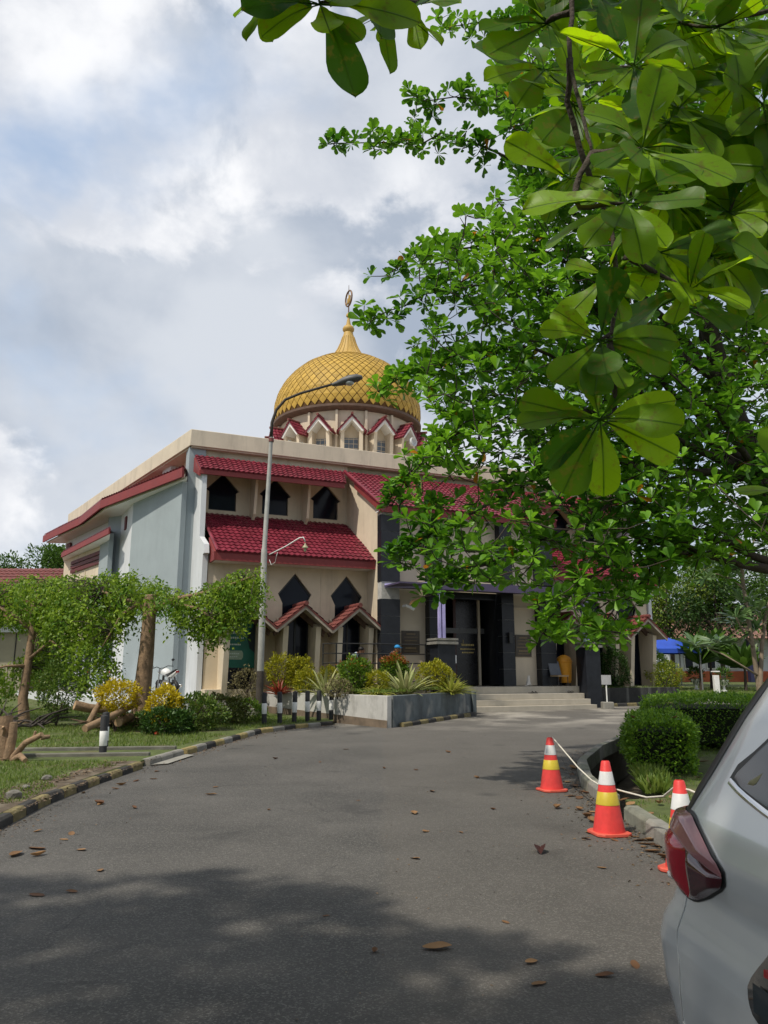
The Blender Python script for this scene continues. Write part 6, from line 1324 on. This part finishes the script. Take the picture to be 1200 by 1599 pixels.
# ------------------------------------------------------------------ thin frangipani-like tree by the hedges
M_fr = leafmat('long_pale_leaf', (.06, .13, .04), (.16, .25, .09), trans=.3, rough=.3)
def frangipani():
    Y = 22; base = at(1186, 1095, Y); base.z = gz(Y); root = empty('slender_tree', base, 'slender tree with long pale leaves above the hedge', 'tree')
    stems = [[(1186, 1080), (1176, 1010), (1168, 960), (1162, 920), (1158, 880), (1150, 850)], [(1187, 1085), (1190, 1010), (1196, 960), (1205, 930)], [(1162, 920), (1145, 905), (1100, 890)], [(1158, 880), (1175, 850), (1185, 830)], [(1184, 1055), (1160, 1040), (1130, 1022), (1105, 1012)], [(1176, 1010), (1160, 985), (1150, 965)], [(1150, 850), (1125, 835)]]
    tips = []
    for i, s in enumerate(stems):
        P = [at(a, b, Y + random.gauss(0, .15)) for a, b in s]
        if i < 2: P = [Vector((P[0].x, P[0].y, gz(Y)))] + P
        m_ = MB(); m_.tube(P, [(.075 if i < 2 else .03) * (1 - .5 * k / len(P)) for k in range(len(P))], 8); m_.build('stem', mat('pale_stem', (.22, .17, .12), .8, .25, 6), root, smooth=True); tips.append(np.array(P[-1]))
    for a, b in ((1110, 860), (1135, 880), (1085, 885), (1165, 865), (1190, 870), (1120, 830), (1150, 815), (1165, 945), (1185, 955), (1120, 1005), (1085, 1008), (1150, 975), (1180, 985), (1140, 850), (1100, 905), (1205, 900)): tips.append(np.array(at(a, b, Y + random.gauss(0, .4))))
    pos, dirs, size = rosette_leaves(np.array(tips), np.tile([0, -.2, .8], (len(tips), 1)) + rng.normal(0, .3, (len(tips), 3)), 22, .62, 1.15); dirs[:, 2] -= .12
    o = leaf_cloud('crown', 'lance', pos, dirs, size, M_fr, root); o['kind'] = 'stuff'
frangipani()
# ------------------------------------------------------------------ far things on the right
tent = empty('party_tent', (bx_(1040, 46), 46, .6), 'blue pop-up tent standing beyond the right end of the mosque', 'tent'); tx = bx_(1040, 46)
m_ = MB(); m_.add([(tx - 1.9, 44.4, 2.95), (tx + 1.5, 44.4, 2.95), (tx + 1.5, 47.6, 2.95), (tx - 1.9, 47.6, 2.95), (tx - .5, 46, 3.9), (tx - 1.9, 44.4, 2.7), (tx + 1.5, 44.4, 2.7), (tx + 1.5, 47.6, 2.7), (tx - 1.9, 47.6, 2.7)], [(0, 1, 4), (1, 2, 4), (2, 3, 4), (3, 0, 4), (0, 5, 6, 1), (1, 6, 7, 2), (2, 7, 8, 3), (3, 8, 5, 0)]); m_.build('canopy', mat('blue_tarpaulin', (.02, .07, .42), .6, .15, 2), tent)
for a in (tx - 1.85, tx + 1.45):
    for b in (44.45, 47.55): m_ = MB(); m_.tube([(a, b, .4), (a, b, 2.9)], .04, 6); m_.build('pole', M_alloy, tent)
m_ = MB(); m_.add([(tx - 1.86, 44.42, .6), (tx - 1.5, 44.45, .6), (tx - 1.4, 44.45, 2.75), (tx - 1.86, 44.42, 2.75)], [(0, 1, 2, 3)]); m_.build('curtain', MATS['blue_tarpaulin'], tent)
hs = empty('white_house', (bx_(1150, 64), 64, .7), 'white single-storey house with orange-red base wall behind the garden', 'house'); hx0, hx1 = bx_(1050, 64), bx_(1290, 64)
m_ = MB(); m_.box(hx0, hx1, 64, 72, 1.7, 4.4); m_.build('wall', M_white, hs); m_ = MB(); m_.box(hx0 - .05, hx1, 63.8, 63.98, .3, 1.75); m_.build('base_wall', mat('orange_red_paint', (.42, .11, .05), .8, .2), hs)
for i in range(7): 
    a = hx0 + 1 + i * 1.8; m_ = MB(); m_.box(a, a + .75, 63.9, 63.97, 1.9, 3.9); w = m_.build('window', M_bw, hs); m_ = MB(); m_.box(a + .08, a + .67, 63.85, 63.89, 2.0, 3.8); m_.build('pane', M_glass, w)
for i in (3, 5, 6): m_ = MB(); m_.box(hx0 + i * 1.9, hx0 + i * 1.9 + .5, 62.6, 63.1, .3, 4.3); m_.build('column', mat('navy_column', (.02, .022, .06), .5, .2), hs)
tile_patch((hx0 - 1, 68, 7.4), (hx1, 68, 7.4), (hx1, 62, 4.3), (hx0 - 1, 62, 4.3), 'tiled_roof', mat('brown_roof_tile', (.24, .13, .10), .7, .25, 4), hs, colw=.4, rowh=.5, sub=3)
def gpos(px, py, y): q = at(px, py, y); return Vector((q.x, y, gz(y) + .12))
for px, y, lb in ((1088, 46, 'white urn planter on the far lawn'), (1131, 43, 'pale pot with a small plant on the far lawn')):
    b = gpos(px, 1075, y); u = empty('garden_urn', b, lb, 'planter', 'garden pots on the far lawn'); m_ = MB(); m_.lathe([(.15, 0), (.15, .08), (.07, .1), (.06, .3), (.2, .4), (.28, .62), (.25, .63), (.2, .5)], 14, b); m_.build('bowl', M_bw, u, smooth=40)
    P, D = blob_pts(260, np.array(b) + np.array([0, 0, .85]), (.35, .35, .3)); leaf_cloud('plant', 'lance', P, D + np.array([0, 0, .4]), .3, M_bg1, u)['kind'] = 'stuff'
b = gpos(1120, 1080, 39); gp = MB(); gp.box(b.x - .12, b.x + .12, b.y - .12, b.y + .12, b.z - .1, b.z + .95); gp.box(b.x - .16, b.x + .16, b.y - .16, b.y + .16, b.z + 1.1, b.z + 1.16); tag(gp.build('garden_post', M_bw, bevel=.01), 'short white post on the far lawn', 'post')
for px, y, h, lb in ((1095, 45, 2.6, 'young palm-like plant left of the white post'), (1165, 44, 2.2, 'feathery plant right of the white post'), (1112, 47, 3.0, 'broad-leaved banana plant behind the white post')):
    b = gpos(px, 1075, y); u = empty('garden_plant', b, lb, 'plant', 'plants on the far lawn'); m_ = MB(); m_.tube([b, b + Vector((.05, 0, h * .6))], [.1, .06], 8); m_.build('stem', M_barkd, u)
    n_ = 60; d = rng.normal(0, .8, (n_, 3)); d[:, 2] = .5 + rng.random(n_); leaf_cloud('fronds', 'lance', np.tile(np.array(b) + np.array([0, 0, h * .55]), (n_, 1)), d, h * .75, M_bg1, u, widths=np.full(n_, 1.3))['kind'] = 'stuff'
# house at far left
h2 = empty('small_house', (-21, 40, .4), 'low house with red tiled roof at the far left', 'house'); 
m_ = MB(); m_.box(-34, -17.6, 38.5, 46, .2, 3.9); m_.build('wall', mat('olive_beige_paint', (.30, .27, .19), .85, .1, 1, stain=.2), h2)
m_ = MB(); m_.box(-34, -17.4, 38.1, 38.4, 3.55, 3.95); m_.build('eave_band', M_white, h2)
for i in range(8): m_ = MB(); m_.box(-18.2 - i * .9, -18.17 - i * .9, 38.45, 38.5, .5, 3.5); m_.build('panel_joint', M_dark, h2)
tile_patch((-34, 43.5, 7.4), (-18.0, 43.5, 7.4), (-16.6, 37.6, 4.0), (-34, 37.6, 4.0), 'tiled_roof', M_oldtile, h2, colw=.3, rowh=.4, sub=4)
# ------------------------------------------------------------------ the silver car
M_silver = mat('silver_paint', (.66, .68, .685), .27, .012, .25, metal=.3, detail=2, coat=.8, spec=.5)
M_redlens = mat('red_tail_lens', (.36, .008, .022), .12, .15, 6, spec=.6, coat=.6); M_smoke = mat('smoked_tail_lens', (.06, .006, .012), .1, .2, 6, spec=.6, coat=.6); M_clear = mat('pink_clear_lens', (.30, .12, .13), .12, .2, 6, spec=.6, coat=.6)
M_cglass = mat('tinted_car_glass', (.02, .03, .036), .05, .1, 2, spec=.6, coat=.3); M_trim = mat('black_trim', (.02, .021, .022), .35, .1)
LV = [(.20, .09, 4.30, .79), (.34, .0, 4.42, .855), (.50, -.03, 4.45, .88), (.64, -.04, 4.45, .888), (.71, -.01, 4.43, .882), (.78, .05, 4.40, .866), (.86, .09, 4.36, .854), (.93, .10, 4.28, .866), (1.0, .11, 4.05, .870), (1.08, .16, 3.55, .852), (1.24, .27, 3.2, .792), (1.42, .39, 2.9, .728), (1.57, .50, 2.55, .665), (1.65, .60, 2.3, .60), (1.685, .85, 2.0, .44)]
lz = np.array([l[0] for l in LV])
def ringdef(z): return [float(np.interp(z, lz, np.array([l[k] for l in LV]))) for k in (1, 2, 3)]
def ring(z, N=26):
    """half outline of the car (right side, y<0) from rear centre to front centre"""
    xr, xf, w = ringdef(z); rr = min(.24, w * .5); rf = min(.5, w * .6); P = []
    for t in np.linspace(0, 1, 6)[:-1]: P.append((xr + .03 * (t * (w - rr)) ** 2 / w, -t * (w - rr)))
    x0 = xr + .03 * (w - rr) ** 2 / w
    for t in np.linspace(0, math.pi / 2, 9): P.append((x0 + rr * (1 - math.cos(t)), -(w - rr) - rr * math.sin(t)))
    xa, xb = x0 + rr, xf - rf
    for t in np.linspace(0, 1, N)[1:-1]: P.append((xa + (xb - xa) * t, -w - .012 * math.sin(math.pi * t)))
    for t in np.linspace(0, math.pi / 2, 9): P.append((xb + rf * math.sin(t), -(w - rf) - rf * math.cos(t)))
    for t in np.linspace(0, 1, 6)[1:]: P.append((xf, -(w - rf) * (1 - t)))
    return P
COR = .878 - .24 + math.pi * .12      # arc length at which the corner ends
def Sf(s, z, off=0.0):
    """point on the right half of the skin: s = arc length from the rear centre line"""
    P = ring(z); xr, xf, w = ringdef(z); rr = min(.24, w * .5); loc = (w - rr) + math.pi / 2 * rr; s = s - COR + loc   # measured from the end of the rear corner
    acc = 0
    for a, b in zip(P, P[1:]):
        l = math.hypot(b[0] - a[0], b[1] - a[1])
        if s <= acc + l or b is P[-1]:
            t = (s - acc) / l; x = a[0] + (b[0] - a[0]) * t; y = a[1] + (b[1] - a[1]) * t; nx, ny = (b[1] - a[1]) / l, -(b[0] - a[0]) / l
            return Vector((x + nx * off, y + ny * off, z))
        acc += l
car = empty('parked_car', (0, 0, 0), 'silver car cut off by the right edge, its rear corner in view', 'car')
def patch(name, m, s0, s1, zlo, zhi, off, ns=16, nz=10, par=None, bulge=0.0, both=True, smooth=True):
    vs = []; fs = []
    for i in range(ns + 1):
        s = s0 + (s1 - s0) * i / ns; a, b = zlo(s), zhi(s)
        for j in range(nz + 1):
            u, v = i / ns, j / nz; e = min(1, 6 * min(u, 1 - u, v, 1 - v) + .0); vs.append(Sf(s, a + (b - a) * v, off * (.25 + .75 * min(1, e)) + bulge * math.sin(math.pi * u) * math.sin(math.pi * v)))
    for i in range(ns):
        for j in range(nz): q = i * (nz + 1) + j; fs.append((q, q + 1, q + nz + 2, q + nz + 1))
    o_ = None
    for sg in ((1, -1) if both else (1,)):
        m_ = MB(); m_.add([(x, y * sg, z) for x, y, z in vs], fs if sg > 0 else [f[::-1] for f in fs]); o_ = m_.build(name, m, par or car, smooth=smooth, fix=False)
    return o_
pw = lambda *pts: (lambda s: float(np.interp(s, [p[0] for p in pts], [p[1] for p in pts])))
zz = sorted(set(list(np.linspace(.2, 1.685, 34)) + list(lz)))
rows = [ring(z) for z in zz]; n1 = len(rows[0]); m_ = MB()
for z, rw in zip(zz, rows): m_.v += [(x, y, z) for x, y in rw] + [(x, -y, z) for x, y in rw[-2:0:-1]]
nn_ = 2 * n1 - 2
for k in range(len(zz) - 1): m_.f += [(k * nn_ + i, k * nn_ + (i + 1) % nn_, (k + 1) * nn_ + (i + 1) % nn_, (k + 1) * nn_ + i) for i in range(nn_)]
m_.f += [tuple(range(nn_))[::-1], tuple((len(zz) - 1) * nn_ + i for i in range(nn_))]
body = m_.build('body', M_silver, car, smooth=True)
cm = MB()
for x in (1.25, 3.6):
    for sg in (-1, 1): cm.lathe([(.375, .5), (.375, 1.05)], 40, (0, 0, 0), lambda a, b, c, x=x, sg=sg: (x + a, sg * c, .33 + b))
cut = cm.build('cutter', M_trim); bo = body.modifiers.new('c', 'BOOLEAN'); bo.operation = 'DIFFERENCE'; bo.object = cut; bo.solver = 'EXACT'
dg = bpy.context.evaluated_depsgraph_get(); nm = bpy.data.meshes.new_from_object(body.evaluated_get(dg)); body.modifiers.clear(); body.data = nm; nm.shade_smooth(); nm.set_sharp_from_angle(angle=R(32))
if not nm.materials: nm.materials.append(M_silver)
bpy.data.objects.remove(cut)
for x in (1.25, 3.6):
    for sg in (-1, 1):
        m_ = MB(); m_.tube([(x + .265 * math.cos(t), sg * .76, .33 + .265 * math.sin(t)) for t in np.linspace(0, 2 * math.pi, 33)], .075, 12, cap=False, flat=1.3); w = m_.build('wheel', M_rub, car, smooth=True)
        m_ = MB()
        for k in range(10): a = k * math.pi / 5; m_.tube([(x + .04 * math.cos(a), sg * .82, .33 + .04 * math.sin(a)), (x + .2 * math.cos(a), sg * .81, .33 + .2 * math.sin(a))], [.02, .014], 6)
        m_.lathe([(.2, .70), (.21, .82), (.19, .82), (.18, .7)], 30, (0, 0, 0), lambda a, b, c, x=x, sg=sg: (x + a, sg * c, .33 + b), cap=False); m_.build('rim', M_alloy, w)
# glazing
side_lo = pw((COR + .10, 1.245), (COR + .17, 1.222), (COR + .35, 1.19), (COR + .8, 1.13), (COR + 1.2, 1.10), (COR + 2.45, 1.07), (COR + 2.9, 1.10))
side_hi = pw((COR + .10, 1.262), (COR + .14, 1.35), (COR + .22, 1.42), (COR + .45, 1.5), (COR + 1.0, 1.54), (COR + 1.7, 1.55), (COR + 2.1, 1.5), (COR + 2.9, 1.12))
glass = patch('side_window', M_cglass, COR + .10, COR + 2.9, side_lo, side_hi, .006, ns=40)
patch('window_trim', M_chrome, COR + .085, COR + 2.9, lambda s: side_lo(s) - .022, lambda s: side_lo(s) - .004, .014, ns=40, nz=3)
patch('window_gasket', M_trim, COR + .075, COR + 1.2, lambda s: side_lo(s) - .006, lambda s: side_hi(s) + .022, .003, ns=24)
patch('window_sticker', mat('sticker', (.30, .27, .15), .6, .4, 30), COR + .195, COR + .24, lambda s: 1.235, lambda s: 1.235 + (s - COR - .185) * .8, .009, ns=4, nz=4)
patch('rear_window', M_cglass, .0, COR - .22, lambda s: 1.16, lambda s: 1.56, .006)
patch('rear_pillar_trim', M_trim, COR - .24, COR - .05, lambda s: 1.10, lambda s: 1.60, .012, ns=8, nz=12)
# tail light wrapping round the corner
t_hi = pw((COR - .45, 1.085), (COR - .12, 1.105), (COR + .0, 1.10), (COR + .10, 1.06), (COR + .27, .99), (COR + .30, .965))
t_mid = pw((COR - .45, 1.05), (COR - .15, 1.045), (COR + .05, 1.0), (COR + .28, .955), (COR + .30, .952))
t_lo = pw((COR - .45, .93), (COR - .22, .90), (COR - .08, .842), (COR + .07, .825), (COR + .12, .835), (COR + .29, .92), (COR + .30, .94))
tl = patch('tail_light', M_smoke, COR + .06, COR + .30, t_lo, t_mid, .036, ns=16)
patch('red_lens', M_redlens, COR - .45, COR + .065, t_lo, lambda s: t_mid(s), .036, ns=20)
patch('clear_lens', M_clear, COR - .45, COR + .30, lambda s: t_mid(s) - .001, t_hi, .037, ns=24)
patch('white_reflector', M_bw, COR - .075, COR - .045, lambda s: .852 + (COR - .045 - s) * .8, lambda s: .868 + (COR - .045 - s) * 1.1, .042, ns=3, nz=3)
patch('lamp_gasket', M_trim, COR - .46, COR + .31, lambda s: t_lo(s) - .008, lambda s: t_hi(s) + .008, .012, ns=24)
# panel gaps, bumper reflector, fuel cover
def groove(name, pts, w, m): 
    m_ = MB(); P = [Sf(s, z, .0015) for s, z in pts]; m_.tube(P, w, 5, flat=.4); m_.build(name, m, car)
groove('panel_gap', [(COR + .03, .83), (COR + .04, .78), (COR + .07, .7), (COR + .1, .6), (COR + .07, .5), (COR + .02, .4), (COR + .05, .3)], .0035, M_bw)  # bumper seam, its highlight put in as white colour
groove('panel_gap', [(COR + .16, .24), (COR + .1, .27), (COR + .05, .3)], .003, M_trim)
groove('door_gap', [(COR + 1.25, 1.09), (COR + 1.2, .9), (COR + 1.15, .7), (COR + .95, .5)], .003, M_trim)
groove('door_gap', [(COR + 2.0, 1.08), (COR + 2.0, .3)], .003, M_trim)
FS, FZ = COR + .675, .745
m_ = MB(); ring_ = []
def fcv(rx, rz_, off, n=28, a0=0, a1=2 * math.pi): return [Sf(FS + rx * math.cos(t), FZ + rz_ * math.sin(t), off) for t in np.linspace(a0, a1, n)]
c_ = Sf(FS, FZ, .016); vs_ = fcv(.135, .135, .002)[:-1] + fcv(.12, .12, .014)[:-1]; k = 27
m_.add(vs_ + [c_], [(i, (i + 1) % k, k + (i + 1) % k, k + i) for i in range(k)] + [(k + i, k + (i + 1) % k, 2 * k) for i in range(k)]); fc = m_.build('fuel_flap', mat('gloss_black', (.012, .013, .016), .06, .1, spec=.6, coat=1), car, smooth=45)
m_ = MB(); m_.add([Sf(FS - .09, FZ + .03, .02), Sf(FS - .0, FZ + .06, .021), Sf(FS + .03, FZ + .02, .021), Sf(FS - .07, FZ + .012, .02)], [(0, 1, 2, 3)]); m_.build('red_mark', M_redlens, fc)
m_ = MB(); m_.add([Sf(FS - .095, FZ - .02, .019), Sf(FS + .05, FZ - .015, .02), Sf(FS + .04, FZ - .085, .02), Sf(FS - .05, FZ - .09, .019)], [(0, 1, 2, 3)]); m_.build('grey_mark', M_cglass, fc)
# front: windscreen, lamps, mirrors, bumper grille
patch('headlight', mat('headlamp_glass', (.5, .5, .52), .08, .1, coat=1), COR + 3.35, COR + 3.85, lambda s: .74, lambda s: .88, .012)
m_ = MB(); m_.tube([(3.0, -.9, 1.06), (3.02, -.98, 1.1), (2.98, -1.04, 1.12)], [.03, .07, .05], 10); m_.tube([(3.0, .9, 1.06), (3.02, .98, 1.1), (2.98, 1.04, 1.12)], [.03, .07, .05], 10); m_.build('wing_mirror', M_silver, car, smooth=True)
car.location = (1.8516, 3.2262, 0); car.rotation_euler = (0, 0, R(-86.2)); car.scale = (.987,) * 3
# ------------------------------------------------------------------ fallen leaves
M_fall = leafmat('dry_fallen_leaf', (.10, .045, .02), (.30, .17, .075), trans=.1, obj=True, rough=.7); M_falld = leafmat('dark_fallen_leaf', (.045, .012, .01), (.09, .03, .02), trans=.1, obj=True, rough=.6)
def dry_leaf(name, curl, m, seed):
    r_ = random.Random(seed); m_ = MB(); vs = []; nx = 7
    for i in range(nx + 1):
        t = i / nx; w = .24 * math.sin(math.pi * min(1, t * .92 + .03)) ** .8 + .004
        for j in (-1, -.5, 0, .5, 1): vs.append((t - .5, w * j, curl * (abs(j) ** 1.6) * w * 2.2 + .12 * curl * math.sin(t * 5 + seed) + .02 * r_.random() + .10 * (2 * t - 1) ** 2 * curl * 2))
    m_.add(vs, [(i * 5 + j, i * 5 + j + 1, i * 5 + j + 6, i * 5 + j + 5) for i in range(nx) for j in range(4)]); zmin = min(v[2] for v in m_.v); m_.v = [(x, y, z - zmin + .012) for x, y, z in m_.v]
    return m_.mesh(name, m, True)
dl = [dry_leaf('dry_leaf_a', .18, M_fall, 1), dry_leaf('dry_leaf_b', .36, M_fall, 2), dry_leaf('dry_leaf_c', .08, M_fall, 3)]; dd_ = dry_leaf('dry_leaf_d', .5, M_falld, 5)
def ground_at(px, py, z=0.0):
    d = (px - 600) / F; v = (799.5 - py) / F; r = Vector((d, cP - v * sP, sP + v * cP)); zz_ = z
    for _ in range(12): k = (zz_ - CZ) / r.z; zz_ = z + gz(r.y * k)
    return Vector((r.x * k, r.y * k, zz_))
def fall(px, py, L_, lb, grp, me=None, z=0.003):
    p = ground_at(px, py, z); o = place('fallen_leaf', me or random.choice(dl), None, p, (random.uniform(-.15, .15), random.uniform(-.15, .15), random.random() * 6.28), (L_,) * 3); tag(o, lb, 'leaf', grp)
G1, G2 = 'leaves scattered on the road', 'leaves gathered along the verge kerb'
fall(845, 1330, .21, 'dark reddish curled leaf lying alone on the road, largest near the cones', G1, dd_); fall(683, 1481, .17, 'large tan leaf in the shaded foreground of the road', G1, dl[0])
fall(58, 1398, .13, 'tan leaf at the left edge of the foreground road', G1, dl[2]); fall(112, 1393, .09, 'small tan leaf right of the one at the left edge', G1, dl[0])
for px, py in ((830, 1503), (842, 1536), (945, 1524), (992, 1507)): fall(px, py, .1, 'brown leaf on the shaded road close to the silver car', G1)
for px, py, l in ((60, 1336, .14), (127, 1327, .13), (157, 1359, .11), (155, 1255, .17), (112, 1302, .13), (100, 1311, .1), (330, 1241, .16), (240, 1217, .12), (337, 1229, .12), (675, 1236, .15), (647, 1270, .17), (665, 1298, .14), (648, 1340, .13), (650, 1202, .15), (560, 1250, .06), (500, 1190, .1), (430, 1185, .12), (745, 1215, .12), (600, 1200, .1), (720, 1300, .07), (790, 1440, .06), (510, 1430, .05), (585, 1486, .07), (287, 1178, .2), (420, 1265, .06), (210, 1262, .1), (60, 1298, .1), (540, 1170, .14), (700, 1175, .13), (940, 1355, .1), (770, 1264, .08)): fall(px, py, l, 'dry brown leaf scattered on the open road', G1)
for px, py, l in ((880, 1236, .16), (893, 1243, .18), (905, 1246, .2), (913, 1238, .16), (870, 1262, .18), (905, 1265, .15), (925, 1268, .14), (918, 1276, .2), (925, 1283, .18), (935, 1290, .16), (985, 1306, .15), (1000, 1312, .16), (1012, 1318, .17), (1022, 1312, .2), (1030, 1322, .18), (1020, 1330, .15), (920, 1300, .14), (885, 1222, .15), (893, 1210, .16), (880, 1200, .14), (898, 1228, .2), (850, 1220, .12), (970, 1300, .12), (1040, 1340, .14), (895, 1200, .18), (915, 1310, .12), (180, 1232, .12), (1005, 1322, .1), (960, 1312, .1)): fall(px, py, l, 'dry leaf gathered by the cones along the verge kerb', G2)
for px, py, l in ((190, 1226, .15), (213, 1220, .13), (157, 1256, .12), (58, 1325, .2), (25, 1335, .2), (130, 1238, .12), (245, 1205, .12)): fall(px, py, l, 'dry leaf lying against the yellow and black kerb', 'leaves along the striped kerb')
for px, py, y in ((1020, 1140, 12.6), (1055, 1150, 12.2), (1063, 1140, 12.9), (990, 1140, 12.3)):
    q = at(px, py, y); o = place('fallen_leaf', random.choice(dl), None, (q.x, y, .07 + .80), (random.uniform(-.3, .3), .2, random.random() * 6), (.17,) * 3); tag(o, 'orange-brown leaf resting on top of the nearest hedge', 'leaf', 'leaves on the hedge')
for px, py in ((1030, 1255), (1065, 1285), (1085, 1200), (1100, 1190), (975, 1250), (1010, 1275), (1120, 1225), (1090, 1215), (1050, 1245), (985, 1255)): fall(px, py, .17, 'dry leaf lying in the grass of the verge', 'leaves on the verge', z=.09)

# grit, twigs and leaf crumbs that gather along the kerbs
def litter(name, line, n, w, off, lm, size):
    P = [Vector((x, y, 0)) for x, y in line]; seg = [(a, b, (b - a).length) for a, b in zip(P, P[1:])]; tot = sum(s[2] for s in seg); pos = []
    for k in range(n):
        t = random.random() * tot
        for a, b, l in seg:
            if t <= l: break
            t -= l
        d = (b - a).normalized(); nn = Vector((d.y, -d.x, 0)); q = a + d * t + nn * (off + random.expovariate(1 / w) * (1 if off >= 0 else -1)); pos.append((q.x, q.y, gz(q.y) + (.006 if q.x > -3.9 else .115)))
    dr = rng.normal(0, 1, (n, 3)); dr[:, 2] *= .15
    tag(leaf_cloud(name, 'diamond', np.array(pos), dr, size * (.4 + rng.random(n)), lm), kind='stuff')
M_crumb = leafmat('leaf_crumbs', (.05, .035, .022), (.20, .13, .07), trans=.05)
litter('kerb_litter', KL[1:6], 900, .10, .01, M_crumb, .03); litter('kerb_litter', KL[5:], 700, .12, .01, M_crumb, .04); litter('kerb_litter', KR[2:9], 1600, .16, -.01, M_crumb, .035)
litter('road_litter', [(-2.5, 3), (-1.5, 8), (0, 16), (1.5, 22)], 420, 1.1, -1.0, M_crumb, .02); litter('road_litter', [(-1, 3), (0, 8), (1, 16), (2, 22)], 380, 1.1, 0.0, M_crumb, .02)
litter('kerb_litter', [(-4.05, 4), (-4.2, 8.2), (-4.4, 9.8), (-4.4, 11.4), (-4.25, 13.3)], 1500, .18, -.01, M_crumb, .045)
